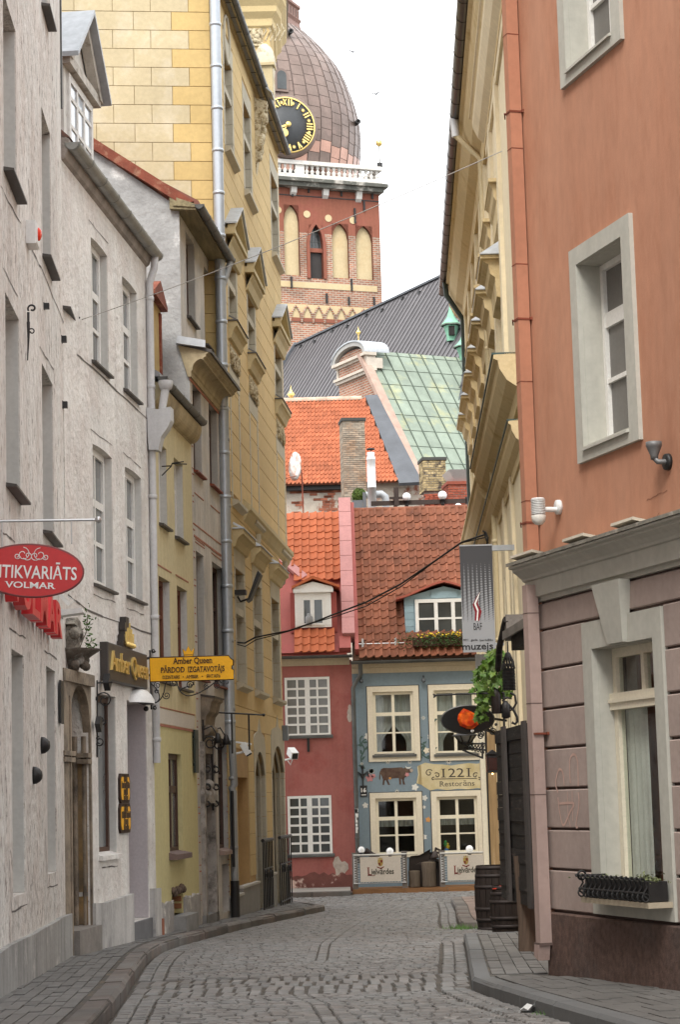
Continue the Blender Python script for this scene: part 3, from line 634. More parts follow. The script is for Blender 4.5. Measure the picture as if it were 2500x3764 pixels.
def sc(px,py): q=FA.loc(atY(A3(px,py),Ya)); return (q.x,q.z)
def curve(pts,r=ir,n=6):
    P=[sc(*p) for p in pts]; Q=[]
    for i in range(len(P)-1):
        p0=P[max(i-1,0)];p1=P[i];p2=P[i+1];p3=P[min(i+2,len(P)-1)]
        for k in range(n):
            t_=k/n; Q.append(tuple(.5*((2*p1[j])+(-p0[j]+p2[j])*t_+(2*p0[j]-5*p1[j]+4*p2[j]-p3[j])*t_*t_+(-p0[j]+3*p1[j]-3*p2[j]+p3[j])*t_**3) for j in (0,1)))
    Q.append(P[-1]); b.tube([(q[0],.005,q[1]) for q in Q],r,5)
curve([(962,1150),(1000,1190),(1020,1240),(1000,1275),(965,1275)]); curve([(965,1275),(1010,1270),(1045,1220),(1060,1150),(1090,1135)])
curve([(1130,1140),(1150,1200),(1200,1232),(1270,1215),(1330,1180),(1370,1150),(1400,1132)]); curve([(1240,1140),(1230,1165),(1180,1180),(1150,1200)]); curve([(1400,1132),(1420,1150),(1455,1155),(1462,1140)])
for c_,r0,a0,tu in (((1065,1230),27,2.2,1.7),((1000,1205),14,0,1.6),((990,1310),14,1,1.7),((980,945),14,0,-1.7),((1110,1150),25,2,1.5),((1215,1165),27,0,1.6),((1320,1175),20,1,1.5),((1390,1165),24,1.6,1.7),((1005,1165),22,2,1.6)):
    cc=sc(*c_); b.tube([(p[0],.005,p[1]) for p in spiral(cc,r0*s,4*s,a0,tu)],ir*.85,5)
curve([(958,940),(962,1140),(968,1320)],.012,4); b.build('scroll_ironwork',IRON,t)
b=MB(); q=sc(962,1100); b.bar((q[0],0,q[1]),(q[0]-.22,.3,q[1]),.03); q=sc(962,990); b.bar((q[0],0,q[1]),(q[0]-.22,.3,q[1]),.03); b.build('bracket',IRON,t)
t=wall_thing(F1,A2(440,480),'cable_hook','small iron hook where the overhead wire meets the white house','hook'); b=MB(); b.tube([(0,0,0),(0,-.1,0),(0,-.12,.03)],.012,5); b.build('hook',IRON,t)
# ---------------------------------------------------------------- L3 : narrow yellow house
F3=Frame((-2.518,27.9),(.09,1)); U3=3.484
zt3=F3.hit(D1(300,1750))[1]
h3=[F3.hole(D1(60,1880),D2(170,590)),F3.hole(D1(235,2050),D2(352,740)),F3.hole(D2(65,1100),D3(180,85)),F3.hole(D2(270,1210),D3(343,150))]
hg3=F3.hole(D3(147,740),D3(288,1675)); hb3=F3.hole(D3(180,2085),D3(288,2245))
t3=thing('yellow_house','narrow pale yellow house between the hopper pipe and the grey house','house',F3)
b=MB(); zsp=F3.hit(D3(230,395))[1]; zline=F3.hit(D3(230,500))[1]; zpl=F3.hit(D3(260,2115))[1]
wall(b,.0,U3,zline,zt3+.1,h3,.16); b.quad((0,.0,0),(0,7,0),(0,7,zt3),(0,0,zt3)); b.build('wall',YEL3,t3,recalc=False)
b=MB(); wall(b,.0,U3,-.2,zline,[hg3,hb3],.16); b.build('lower_wall',YEL3L,t3,recalc=False)
b=MB(); b.box(.01,U3-.15,-.006,.002,zline+.02,zsp+.06); b.build('pale_band',M('pale_band_paint',(.58,.53,.46),.9,.06),t3)
b=MB(); b.box(.0,U3-.12,-.012,.002,zline-.02,zline+.012); b.box(.0,U3-.12,-.009,.002,zsp+.07,zsp+.085)
for h in h3[2:]:
    b.box(h['u0']-.1,h['u1']+.12,-.006,.002,h['z1']+.13,h['z1']+.15)
b.build('painted_line',REDLINE,t3)
linings(t3,h3,REVEAL)
for i,h in enumerate(h3): window(t3,h['u0']+.015,h['u1']-.015,h['z0']+.015,h['z1']-.005,.10,(.5,),(.66,),mat=M('redbrown_frame%d'%i,(.16,.06,.035),.6) if i>1 else WHITE,sill=TINSILL,silld=.07,sillt=.03)
window(t3,hg3['u0']+.015,hg3['u1']-.015,hg3['z0']+.015,hg3['z1']-.005,.06,(.5,),((.66,.09),),mat=BROWNW,glass=GLASSL,sill=M('mauve_brown_sill',(.17,.12,.11),.7,.1),silld=.12,sillt=.07,sillx=.08)
b=MB(); n=26; P=[(hb3['u1']+.03,-.2)]+[(hb3['u1']+.03+(U3-.1-hb3['u1'])*i/n,zpl+R.uniform(-.02,.035)) for i in range(n+1)]+[(U3-.05,-.2)]; b.prism(P,-.035,.01,'y')
PM3=M('scuffed_plinth',(.33,.315,.30),.95,.2,4,bump=.5,bscale=14,dirt=(.60,.57,.52),dscale=3.5,dlo=.54,dhi=.64); b.build('plinth',PM3,t3); b=MB(); P=[(.02,-.2)]+[(.02+(hb3['u0']-.05)*i/8,zpl+R.uniform(-.03,.03)) for i in range(9)]+[(hb3['u0']-.03,-.2)]; b.prism(P,-.035,.01,'y')
b.build('plinth',PM3,t3)
b=MB()
for k in range(12): b.sphere((hb3['u0']+(hb3['u1']-hb3['u0'])*k/11+R.uniform(-.03,.03),-.02,hb3['z1']+R.uniform(0,.09)),R.uniform(.03,.06),6,4)
b.build('broken_edge',M('broken_masonry',(.12,.085,.065),.95,.3,12,bump=.6),t3)
for k in range(3): piece('brick',(.03,.12,.07),(hb3['u1']-.03,.02,hb3['z0']+.06+.10*k),M('exposed_brick%d'%k,(.28,.13,.07),.9,.2,9),t3)
b=MB(); b.box(hb3['u0']-.03,hb3['u1']+.1,-.2,.1,-.2,hb3['z0']); b.build('hatch_sill',M('hatch_stone',(.24,.235,.225),.9,.15,5),t3)
# cove cornice, gutter
yg3=-.19; zg3=F3.hit(D1(400,1500),yg3)[1]
P=[(.01,zt3-.06)]+[(-.02-.15*math.sin(a),zt3-.04+(zg3-zt3-.02)*(1-math.cos(a))) for a in [i*math.pi/2/8 for i in range(9)]]+[(.01,zg3)]
b=MB(); b.prism(P,.05,U3,'x'); b.build('cove_cornice',COVE,t3)
b=MB(); gutter(b,.0,U3+.0,yg3,zg3+.02,.065); b.build('gutter',GUTTER,t3)
b=MB(); b.prism([(-.16,zg3+.03),(-.15,zg3+.09),(3.2,zg3+2.2),(6.5,zg3+.1)],0,U3,'x'); b.build('roof',M('lead_roof',(.22,.22,.22),.6,.2,4),t3)
# small ochre dormer beside the pipe (end of a neighbouring dormer with rusty hood)
yd=.35; u1d=F3.hit(D1(95,900),yd)[0]; zb_=F3.hit(D1(100,1150),yd)[1]; ztd=F3.hit(D1(85,420),yd)[1]
b=MB(); b.box(u1d-1.2,u1d,yd,yd+1.5,zb_-.2,ztd); b.build('dormer',M('ochre_dormer_boards',(.42,.30,.13),.85,.15,6),t3)
b=MB(); b.prism([(u1d-1.0,ztd+.02),(u1d+.06,ztd-.02),(u1d+.06,ztd+.04),(u1d-.5,ztd+.32),(u1d-1.0,ztd+.08)],yd-.10,yd+1.6,'y'); b.build('dormer_roof',RUST,t3)
piece('dormer_frame',(.10,.03,ztd-.08-zb_),(u1d-.16,yd-.03,zb_),RUST,t3); piece('dormer_frame',(.10,.03,ztd-.08-zb_),(u1d-.9,yd-.03,zb_),RUST,t3)
t=wall_thing(F3,D1(80,2050),'wire_bracket','thin iron wire bracket at the foot of the rain hopper','bracket')
b=MB(); q=lambda x,y:(lambda r:( .0,r[0],r[1]-t.location.z))(F3.atu(D1(x,y),.1)); 
for a,c in (((0,2065),(110,2060)),((110,2060),(0,2170)),((110,2060),(118,2030)),((118,2030),(250,2012)),((118,2034),(285,2040))): b.tube([q(*a),q(*c)],.009,5)
b.build('wire',IRON,t)
t=wall_thing(F3,D3(378,925),'narrow_plaque','narrow dark plaque on the yellow house seen from its edge','plaque'); b=MB(); b.box(0,.28,-.05,-.02,0,.62); b.build('plate',M('green_black_plate',(.03,.04,.035),.5),t); b=MB(); b.box(.05,.2,-.02,0,.1,.14); b.box(.05,.2,-.02,0,.5,.54); b.build('standoff',IRON,t)
b=MB(); b.smooth=True; b.tube([(.06,-.05,-.1),(.06,-.05,.55)],.04,8); b.build('drain_stub',M('rust_red_drain',(.26,.10,.06),.8,.2,8),t3); 

# ---------------------------------------------------------------- L4 : grey weathered house with rusted gable
F4=Frame((-2.206,31.37),(.09,1)); U4=3.062
zc0=F4.hit(D1(570,1320))[1]          # foot of the cove
ya=.14                               # attic set back
zc1=F4.hit(D1(760,1030),-.34)[1]     # outer top edge of the cornice
zat=F4.hit(A1(1290,1590),ya)[1]
t4=thing('grey_house','weathered grey and cream house with a rust capped gable and deep cornice','house',F4)
ha=[F4.hole(A1(1187,1480),A2(1255,530)),F4.hole(A2(1303,135),A2(1365,700))]
ha=[dict(u0=F4.hit(A1(1187,1480),ya)[0],z1=F4.hit(A1(1187,1480),ya)[1],u1=F4.hit(A2(1253,530),ya)[0],z0=F4.hit(A2(1253,530),ya)[1]),
    dict(u0=F4.hit(A2(1303,135),ya)[0],z1=F4.hit(A2(1303,135),ya)[1],u1=F4.hit(A2(1362,700),ya)[0],z0=F4.hit(A2(1362,700),ya)[1])]
h4=[F4.hole(D1(440,1200),D1(555,2285)),F4.hole(D1(620,1420),D2(735,178)),F4.hole(D2(480,825),D3(505,60)),F4.hole(D2(660,945),D3(690,130))]
hp4=dict(u0=F4.hit(D3(470,2000))[0],u1=F4.hit(D3(585,2000))[0],z0=-.2,z1=F4.hit(D3(500,640))[1],d=.3)
hs4=F4.hole(D3(612,620),D3(722,1645)); hh4=F4.hole(D3(655,1790),D3(725,2225))
b=MB(); wall(b,0,U4,-.2,zc0+.1,h4+[hp4,hs4,hh4],.17); wall(b,F4.hit(D1(318,600),ya)[0],U4,zc0+.1,zat+.1,ha,.17,y=ya); b.build('wall',GREY4,t4,recalc=False)
# gable towards the viewer
d0=F4.loc((0,0,0)); FG4=Frame((-2.206,31.37),(1,.05))
def gp(p): return FG4.hit(p)
ga=gp(D1(318,600))[0]; P=[(ga,gp(A1(1160,1330))[1]),gp(A1(595,960)),(-9,gp(A1(595,960))[1]+1.5),(-9,0),(0,0),(0,zc1+.05),(ga,zc1+.10)]
gx=FG4.O
b=MB(); gw=[FG4.w(u,0,z) for u,z in P]; gl=[tuple(F4.loc(q)) for q in gw]; b.poly(gl); b.build('gable_wall',GREYG,t4,recalc=False)
b=MB(); P=[gp(A1(1165,1320)),gp(A1(1240,1300)),gp(A1(595,893)),(gp(A1(595,893))[0]-3,gp(A1(595,893))[1]+1.9),(gp(A1(595,965))[0]-3,gp(A1(595,965))[1]+1.9),gp(A1(595,965))]
f=[tuple(F4.loc(FG4.w(u,-.10,z))) for u,z in P]; g=[tuple(F4.loc(FG4.w(u,.10,z))) for u,z in P]; n=len(P); b.add(f+g,[tuple(range(n)),tuple(range(2*n-1,n-1,-1))]+[(i,i+n,(i+1)%n+n,(i+1)%n) for i in range(n)]); b.build('rusty_flashing',RUST,t4)
GR4=M('grey_reveal',(.40,.385,.35),.9,.12,2,streak=.15)
linings(t4,ha,GR4,.165,False,ya); linings(t4,h4,GR4,.165)
for i,h in enumerate(ha+h4): window(t4,h['u0']+.015,h['u1']-.015,h['z0']+.015,h['z1']-.005,(ya if i<2 else 0)+.11,(.5,),(.66,),mat=BROWNW,sill=RUST if i>1 else TINSILL,silld=.07-(ya if i<2 else 0),sillt=.025)
window(t4,hs4['u0']+.01,hs4['u1']-.01,hs4['z0']+.01,hs4['z1']-.01,.08,(.5,),(.7,),mat=BROWNW,sill=M('pinkish_sill',(.30,.22,.19),.8),silld=.09,sillt=.06)
b=MB(); b.box(hh4['u0']+.02,hh4['u1']-.02,.1,.14,-.2,hh4['z1']); b.build('hatch_door',BROWNW,t4)
# big cove cornice between floors
P=[(.02,zc0-.05),(-.03,zc0-.05),(-.03,zc0+.03)]+[(-.05-.15*(1-math.cos(a)),zc0+.05+(zc1-zc0)*.52*math.sin(a)) for a in [i*math.pi/2/7 for i in range(8)]]+[(-.22,zc0+(zc1-zc0)*.60),(-.22,zc0+(zc1-zc0)*.72),(-.26,zc0+(zc1-zc0)*.78),(-.26,zc0+(zc1-zc0)*.88),(-.31,zc0+(zc1-zc0)*.97),(-.31,zc1+.0),(ya+.02,zc1+.12)]
b=MB(); b.prism(P,-.05,U4-.02,'x'); b.build('cove_cornice',COVE,t4)
b=MB(); b.prism([(-.35,zc1-.02),(-.35,zc1+.03),(ya,zc1+.17),(ya,zc1+.125)],-.06,U4-.01,'x'); b.build('cornice_cover',TINSILL,t4)
b=MB(); P=[FG4.hit(D1(*p),-.12) for p in ((258,790),(275,708),(585,757),(583,838))]; f=[tuple(F4.loc(FG4.w(u,-.15,z))) for u,z in P]; g=[tuple(F4.loc(FG4.w(u,-.02,z))) for u,z in P]; b.add(f+g,[(0,1,2,3),(7,6,5,4),(0,4,5,1),(1,5,6,2),(2,6,7,3),(3,7,4,0)]); b.build('cornice_flashing',ZINC,t4)
b=MB(); b.box(-.02,U4*.98,-.008,.0,zc0-.10,zc0-.055); 
for k in range(26):
    z=.6+k*.42
    if z<zc0-.3:
        for s,u in ((0,.06),(1,U4-.16)):
            b.box(u,u+.10+.05*(k%2),-.005,-.0005,z,z+.018); b.box(u,u+.10+.05*(k%2),-.005,-.0005,z+.09,z+.105)
zq=F4.hit(D2(600,760))[1]; b.box(.12,U4-.2,-.006,-.0005,zq-.02,zq+.012); zq2=F4.hit(D2(620,660))[1]; b.box(.12,U4-.2,-.006,-.0005,zq2,zq2+.02)
for h in h4[2:]: b.box(h['u0']-.05,h['u1']+.1,-.006,-.0005,h['z1']+.12,h['z1']+.135)
for h in h4[:2]:
    for z in (h['z0']-.35,h['z0']-1.05): b.box(h['u0'],h['u1']+.05,-.006,-.0005,z,z+.018)
b.build('painted_line',REDLINE,t4)
# attic eaves: moulded boards and gutter
yg4=-.22; zg4=F4.hit(A1(1375,1490),yg4)[1]
for k in range(5):
    a=k/5; piece('eaves_board',(U4+.25,.075,.03),(-.14,yg4+.05+.07*(4-k),zat+.02+(zg4-.03-zat)*(k/4)),WOODOLD,t4)
b=MB(); b.prism([(yg4+.06,zg4-.05),(ya+.1,zat-.02),(ya+.1,zg4+.2),(yg4+.06,zg4+.04)],-.12,U4+.08,'x'); b.build('eaves_box',WOODOLD,t4)
b=MB(); gutter(b,-.16,U4+.18,yg4,zg4+.02,.07); b.build('gutter',GUTTER,t4)
b=MB(); b.prism([(-.2,zg4+.06),(-.19,zg4+.12),(4.5,zg4+2.9),(9,zg4)],-.02,U4,'x'); b.build('roof',M('rusty_roof',(.17,.07,.05),.8,.2,4),t4)
# downpipes at the right end
up=U4-.10; b=MB(); b.smooth=True; g0=F4.w(U4+.1,yg4,zg4)
ypp=-.10; za=F4.atu(D1(740,170),up)[1]
b.tube([(U4+.02,yg4,zg4-.05),(U4+.0,yg4+.03,zg4-.16),(up,ypp,za),(up,ypp,zc1+.1)],.055,10); b.tube([(up,ypp,zc0-.02),(up,ypp,F4.atu(D3(760,640),up)[1])],.06,10); zk=F4.atu(D3(770,1040),up)[1]; z6=F4.atu(D3(760,640),up)[1]
b.tube([(up,ypp,z6),(up,ypp-.02,zk),(up,ypp+.02,zk-.05),(up,ypp,zk-.1),(up,ypp,.75)],.062,10); pipe_rings(b,up,ypp,1,zc0,.06,1.1,10)
b.build('downpipe',M('grey_zinc_pipe',(.33,.335,.33),.5,.1,3,metal=.3,streak=.15),t4)
b=MB(); b.tube([(up,ypp,.1),(up,ypp,.78)],.072,10); b.tube([(up-.09,ypp,1.0),(up-.09,ypp,2.2)],.025,8); b.build('cast_drain',IRON,t4)
# portal: console, scroll, ruined niche
u0,u1=hp4['u0'],hp4['u1']; zt_=F4.hit(D3(520,240))[1]; zb_=F4.hit(D3(520,500))[1]; um=(u0+u1)/2
b=MB(); b.prism([(.0,zt_-.42),(-.06,zt_-.40),(-.08,zt_-.26),(-.13,zt_-.2),(-.16,zt_-.06),(-.20,zt_-.03),(-.20,zt_),(.0,zt_+.03)],um-.42,um+.5,'x')
b.box(um-.26,um+.26,-.07,.05,zb_,zt_-.42); b.tube([(um-.36,-.06,zb_-.05),(um+.36,-.06,zb_-.05)],.08,10); b.box(um-.3,um+.3,-.05,.05,zb_-.4,zb_-.12); b.build('portal_console',OLDST,t4)
b=MB(); b.prism([(-.21,zt_+.0),(-.22,zt_+.025),(0,zt_+.06),(0,zt_+.035)],um-.44,um+.52,'x'); b.build('console_cover',TINSILL,t4)
zn0=F4.hit(D3(530,1100))[1]; zn1=F4.hit(D3(530,770))[1]
b=MB(); b.box(u0,u0+.14,-.06,.1,-.1,hp4['z1']); b.box(u1-.16,u1,-.06,.1,-.1,hp4['z1']); b.box(u0,u1,-.07,.2,zn0-.18,zn0-.05); b.box(u0+.14,u1-.16,.05,.28,zn1+.05,hp4['z1']-.1)
for k in range(7): b.sphere((R.uniform(u0+.05,u1-.05),-.02,zn0+R.choice((0,.1,-.05))),R.uniform(.05,.10),7,5)
b.build('portal_surround',M('crumbling_portal',(.34,.31,.28),.95,.25,4,bump=.6,bscale=12,bdist=.04,dirt=(.13,.115,.10),dscale=3,dlo=.5,dhi=.62),t4)
b=MB(); b.box(u0+.12,u1-.14,.16,.26,.2,zn0-.2); b.build('portal_door',M('bare_grey_door',(.20,.19,.175),.9,.25,3,dirt=(.09,.08,.07),dscale=3),t4)
b=MB(); b.box(u0-.05,u1+.05,-.06,.2,-.2,.38); b.build('portal_step',M('portal_step_stone',(.19,.185,.18),.9,.2,5),t4)
for s,l in ((-1,'left'),(1,'right')):
    t=thing('scroll_sconce','wrought iron scroll bracket with lamp %s of the ruined portal'%('nearer the yellow house, left' if s<0 else 'towards the ochre house, right'),'iron bracket',F4,u=um+s*.42,y=-.03,z=zb_-1.25,group='iron scroll brackets at the ruined portal')
    b=MB(); b.tube([(0,0,0),(0,0,1.35)],.016,6)
    for c,r0,a0,tu in (((-.10,1.0),.11,0,1.6),((-.05,.62),.06,1.5,-1.5),((-.05,.35),.05,0,1.5),((-.04,.1),.045,0,1.5)): b.tube([(0,p[0],p[1]) for p in spiral(c,r0,.03,a0,tu)],.012,5)
    b.tube([(0,0,1.2),(0,-.13,1.25),(0,-.22,1.1)],.012,6); b.build('scroll',IRON,t)
    b=MB(); b.lathe([(.001,.1),(.03,.08),(.075,-.06),(.06,-.06),(.001,.0)],8,(0,-.22,1.05)); b.build('lamp',IRON,t)
t=wall_thing(F4,D3(575,355),'bracket_rod','thin empty sign rod reaching out from the grey house','sign bracket'); 
b=MB(); e=F4.loc(atY(D3(1050,380),33.1))-F4.loc(t.location)
b.tube([(0,0,0),tuple(e)],.014,6); b.sphere(tuple(e),.025,8,6); m1=Vector(e)*.36; m2=Vector(e)*.70; b.tube([tuple(m1),tuple(m1+Vector((0,0,-.62)))],.014,6); b.tube([tuple(m2),tuple(m2+Vector((0,0,-.55)))],.014,6); b.build('rod',IRON,t)

# ---------------------------------------------------------------- L5 : ochre block house
F5=Frame((-1.931,34.42),(.077,1)); U5=8.535
UT=F5.hit((1040,1431))[0]                 # upper floors overhang a little at the far end
CH=.36
t5=thing('ochre_house','tall ochre house with block courses, stone window bays and a turret','house',F5)
zst=F5.hit(D2(1250,610))[1]              # string course
c1=(F5.hit(D1(848,700))[0],F5.hit(D1(932,700))[0]); c2=(F5.hit(D1(1055,700))[0],F5.hit(D1(1130,700))[0]); c3=(F5.hit(D1(1345,700))[0],F5.hit(D1(1418,700))[0])
def z5(p,u): return F5.atu(p,u)[1]
rowz=[(z5(B1(355,1215),c2[0]),z5(B1(330,640),c2[0])),           # attic floor
      (z5(D1(1060,880),c2[0]),z5(D1(1050,240),c2[0])),          # pedimented windows
      (z5(D2(1100,470),c2[0]),z5(D1(1075,1550),c2[0]))]         # windows above the string course
relz=(z5(D1(1080,1390),c2[0]),z5(D1(1072,1060),c2[0]))
l1=(F5.hit(D2(925,1770))[0],F5.hit(D2(1020,1770))[0]); l2=(F5.hit(D2(1110,1180))[0],F5.hit(D2(1195,1240))[0]); l3=(F5.hit(D2(1310,1350))[0],F5.hit(D2(1392,1400))[0])
lz=(z5(D3(960,130),l2[0]),z5(D2(1110,1180),l2[0]))
zc5=F5.hit(D4(640,930))[1]                # foot of the top cornice
UW=F5.hit(D1(985,700))[0]
holes=[]
for c in (c1,c2,c3):
    for z in rowz: holes.append(dict(u0=c[0],u1=c[1],z0=z[0],z1=z[1]))
for c in (l1,l2,l3): holes.append(dict(u0=c[0],u1=c[1],z0=lz[0],z1=lz[1]))
g1=(F5.hit(D3(808,1400))[0],F5.hit(D3(905,1400))[0],.1,z5(D3(805,965),F5.hit(D3(808,1400))[0]))
a2=(F5.hit(D3(970,1270))[0],F5.hit(D3(1062,1270))[0],.1,F5.hit(D3(1015,728))[1]); a3=(F5.hit(D3(1132,1260))[0],F5.hit(D3(1243,1255))[0],.1,F5.hit(D3(1187,675))[1])
hg=[dict(u0=g1[0],u1=g1[1],z0=.5,z1=g1[3],d=.35),dict(u0=a2[0],u1=a2[1],z0=-.05,z1=a2[3],arch='seg',rise=.42,d=.45),dict(u0=a3[0],u1=a3[1],z0=-.05,z1=a3[3],arch='seg',rise=.5,d=.45)]
allh=holes+hg
b=MB(); wall(b,0,UT,zst,zc5+.3,[h for h in holes if h['z0']>zst],.3); wall(b,0,U5,-.3,zst,[h for h in allh if h['z0']<zst],.3)
b.quad((UT,0,zst),(UT,6,zst),(UT,6,zc5),(UT,0,zc5)); b.quad((U5,0,-.3),(U5,6,-.3),(U5,6,zst),(U5,0,zst)); b.quad((U5,0,zst),(U5,6,zst),(UT,6,zst),(UT,0,zst))
b.build('wall',JOINT,t5,recalc=False)
# plaster courses, interrupted by the window bays
SW=.14
def courses(z0,z1,u_end,hs,zlist_ext=0):
    k=0; z=z0
    while z<z1-.02:
        zt=min(z+CH,z1); cuts=sorted([(h['u0']-SW,h['u1']+SW) for h in hs if h['z0']-.1<(z+zt)/2<h['z1']+h.get('ext',.35)])
        u=0.0
        for a,c in cuts+[(u_end,u_end)]:
            if a-u>.06: piece('course_block',(a-u-.0,.02,zt-z-.010),(u,-.012,z),OCHRE,t5,ch=.004)
            u=max(u,c)
        z=zt; k+=1
courses(zst+.05,zc5,UT-.001,[h for h in holes if h['z0']>zst]); courses(.75,zst-.05,U5-.001,[h for h in allh if h['z0']<zst])
def jambs(h,top=True,name='surround_block',hh=CH,arch=False):
    z=h['z0']; zt=h['z1']-(h.get('rise',0))
    while z<zt-.02:
        e=min(z+hh,zt); dz=e-z-.008
        piece(name,(SW-.004,.022,dz),(h['u0']-SW+.002,-.018,z),STONE5,t5,ch=.004); piece(name,(SW+.028,.26,dz),(h['u1']-.03,-.018,z),STONE5,t5,ch=.004)
        piece('moulding_block',(.03,.03,dz),(h['u1']-.055,.10,z),STONE5,t5); z=e
    if top: piece('lintel',(h['u1']-h['u0']+2*SW,.03,.34),(h['u0']-SW,-.02,h['z1']+.002),STONE5,t5,ch=.004)
for h in holes:
    jambs(h); window(t5,h['u0']+.01,h['u1']-.03,h['z0']+.01,h['z1']-.01,.16,(.5,),((.64,.10),),mat=M('grey_oak_frame',(.30,.26,.19),.7,.1) if 'OAKF' not in globals() else OAKF,glass=GLASS); globals().setdefault('OAKF',bpy.data.materials['grey_oak_frame'])
    b=MB(); zm=h['z0']+(h['z1']-h['z0'])*.64; b.box(h['u0'],h['u1']-.03,.0,.16,zm-.07,zm+.05); b.build('transom',STONE5,t5)
    b=MB(); b.prism([(.10,h['z0']+.015),(-.12,h['z0']-.05),(-.12,h['z0']-.10),(.0,h['z0']-.16)],h['u0']-SW,h['u1']+SW,'x'); b.build('window_sill',STONE5,t5)
def hipcover(b,u0,u1,d,z,h,hip):
    v=[(u0,-d,z),(u1,-d,z),(u1,0,z),(u0,0,z),(u0,-d,z+.015),(u1,-d,z+.015),(u1,.0,z+.015),(u0,.0,z+.015),(u0+hip,-.002,z+h),(u1-hip,-.002,z+h)]
    b.add(v,[(0,3,2,1),(0,1,5,4),(1,2,6,5),(3,0,4,7),(4,5,9,8),(5,6,9),(7,4,8),(2,3,7,8,9,6)])
# carved relief panels and hoods below row 2
def hood(c,z,w=.34,d=.17,tin=True):
    b=MB(); b.prism([(0,z-.30),(-.06,z-.28),(-.10,z-.16),(-d*.8,z-.10),(-d,z-.08),(-d,z),(0,z+.10)],c[0]-w*.6,c[1]+w*.6,'x'); h_=b.build('window_hood',COVE5,t5)
    b=MB(); hipcover(b,c[0]-w*.6-.02,c[1]+w*.6+.02,d+.02,z+.004,.15,.16); b.build('hood_cover',ZINC if tin else TINSILL,h_)
def pediment(c,z):
    u0,u1=c[0]-.36,c[1]+.36; um=(u0+u1)/2; d=.19
    b=MB(); b.prism([(u0,z),(u1,z),(u1,z+.10),(um,z+.66),(u0,z+.10)],-.06,.0,'y'); b.box(u0,u1,-d,-.06,z,z+.08)
    for s in (-1,1): b.prism([(um,z+.56),(um,z+.67),(um+s*(u1-um),z+.17),(um+s*(u1-um),z+.08)],-d,-.061,'y')
    b.prism([(0,z-.32),(-.06,z-.3),(-.1,z-.14),(-d*.8,z-.06),(-d*.8,z)],u0+.08,u1-.08,'x'); h_=b.build('window_pediment',COVE5,t5)
    b=MB()
    for s in (-1,1): b.prism([(um,z+.672),(um,z+.70),(um+s*(u1-um+.04),z+.20),(um+s*(u1-um+.04),z+.172)],-d-.04,.0,'y')
    b.build('pediment_cover',ZINC,h_)
RELIEF=M('carved_relief_stone',(.55,.47,.32),.9,.12,8,bump=.8,bscale=24,bdist=.04,dirt=(.25,.18,.09),dscale=11,dlo=.5,dhi=.6)
def relief(b,u0,u1,z0,z1,y,n=26):
    for k in range(n): b.sphere((R.uniform(u0,u1),y,R.uniform(z0,z1)),R.uniform(.03,.075),7,4,(1,.6,1.2))
    for k in range(5): b.tube([(p[0],y-.02,p[1]) for p in spiral((R.uniform(u0+.1,u1-.1),R.uniform(z0+.1,z1-.1)),.13,.03,R.uniform(0,6),1.2,12)],.018,5)
for c in (c1,c2,c3):
    pediment(c,rowz[1][1]+.32); zz=relz[1]
    hood(c,zz+.22,tin=False); b=MB(); b.box(c[0]-.02,c[1]+.02,-.02,.02,relz[0],relz[1]-.12); relief(b,c[0],c[1],relz[0]+.08,relz[1]-.2,-.03); b.build('relief_panel',RELIEF,t5)
    piece('apron_slab',(c[1]-c[0]+2*SW,.03,rowz[1][0]-relz[1]-.36),(c[0]-SW,-.022,relz[1]+.28),STONE5,t5,ch=.004)
for c,z in ((l1,z5(D2(885,1420),l1[0])),(l2,z5(D2(1075,830),l2[0])),(l3,z5(D2(1285,1005),l3[0]))): hood(c,lz[1]+.62,w=.5,d=.2)
# string course with corbels
us=F5.hit(D2(1000,400))[0]
b=MB(); b.prism([(0,zst-.26),(-.05,zst-.2),(-.10,zst-.08),(-.14,zst-.04),(-.14,zst+.04),(0,zst+.16)],us,UT+.04,'x'); b.build('string_course',COVE5,t5)
for c in (c2,c3):
    b=MB(); u=(c[0]+c[1])/2; b.lathe([(.0,-.5),(.05,-.45),(.06,-.3),(.09,-.22),(.10,-.1),(.10,0)],10,(u,0,zst-.26),-math.pi,0); b.build('corbel',STONE5,t5)
# ground floor arches
for h in hg[1:]:
    jambs(h,top=False); u0,u1=h['u0'],h['u1']; z1=h['z1']; r=h['rise']; um=(u0+u1)/2
    P=arch_pts(u0,u1,z1,'seg',r); b=MB()
    O=[(u0-SW,z1-r),(u0-SW,z1+.12),(u0-.02,z1+.30),(um-.2,z1+.34),(um,z1+.62),(um+.2,z1+.34),(u1+.02,z1+.30),(u1+SW,z1+.12),(u1+SW,z1-r)]
    n=len(P)
    for i in range(n-1):
        p,q=P[i],P[i+1]; 
        def top(u): return lerp_tab([(u0-SW,z1+.1),(u0+.02,z1+.30),(um-.22,z1+.36),(um-.1,z1+.54),(um,z1+.60),(um+.1,z1+.54),(um+.22,z1+.36),(u1-.02,z1+.30),(u1+SW,z1+.1)],u)
        b.prism([p,q,(q[0],top(q[0])),(p[0],top(p[0]))],-.02,.05,'y')
    for s in (-1,1): 
        a=(u0-SW,u0) if s<0 else (u1,u1+SW); b.prism([(a[0],z1-r),(a[1],z1-r),(a[1],top(a[1])),(a[0],top(a[0]))],-.02,.05,'y')
    for k in range(3):
        o=.03+.035*k; PP=arch_pts(u0+o,u1-o,z1-o,'seg',r*.95); b.tube([(p[0],.08+.09*k,p[1]) for p in PP],.03,6); b.tube([(u1-o,.08+.09*k,-.1),(u1-o,.08+.09*k,z1-r)],.028,6)
    b.build('arch_surround',STONE5,t5)
    b=MB(); b.box(u0+.02,u1-.02,.40,.44,-.1,z1-.02); b.build('inner_door',BROWNW,t5)
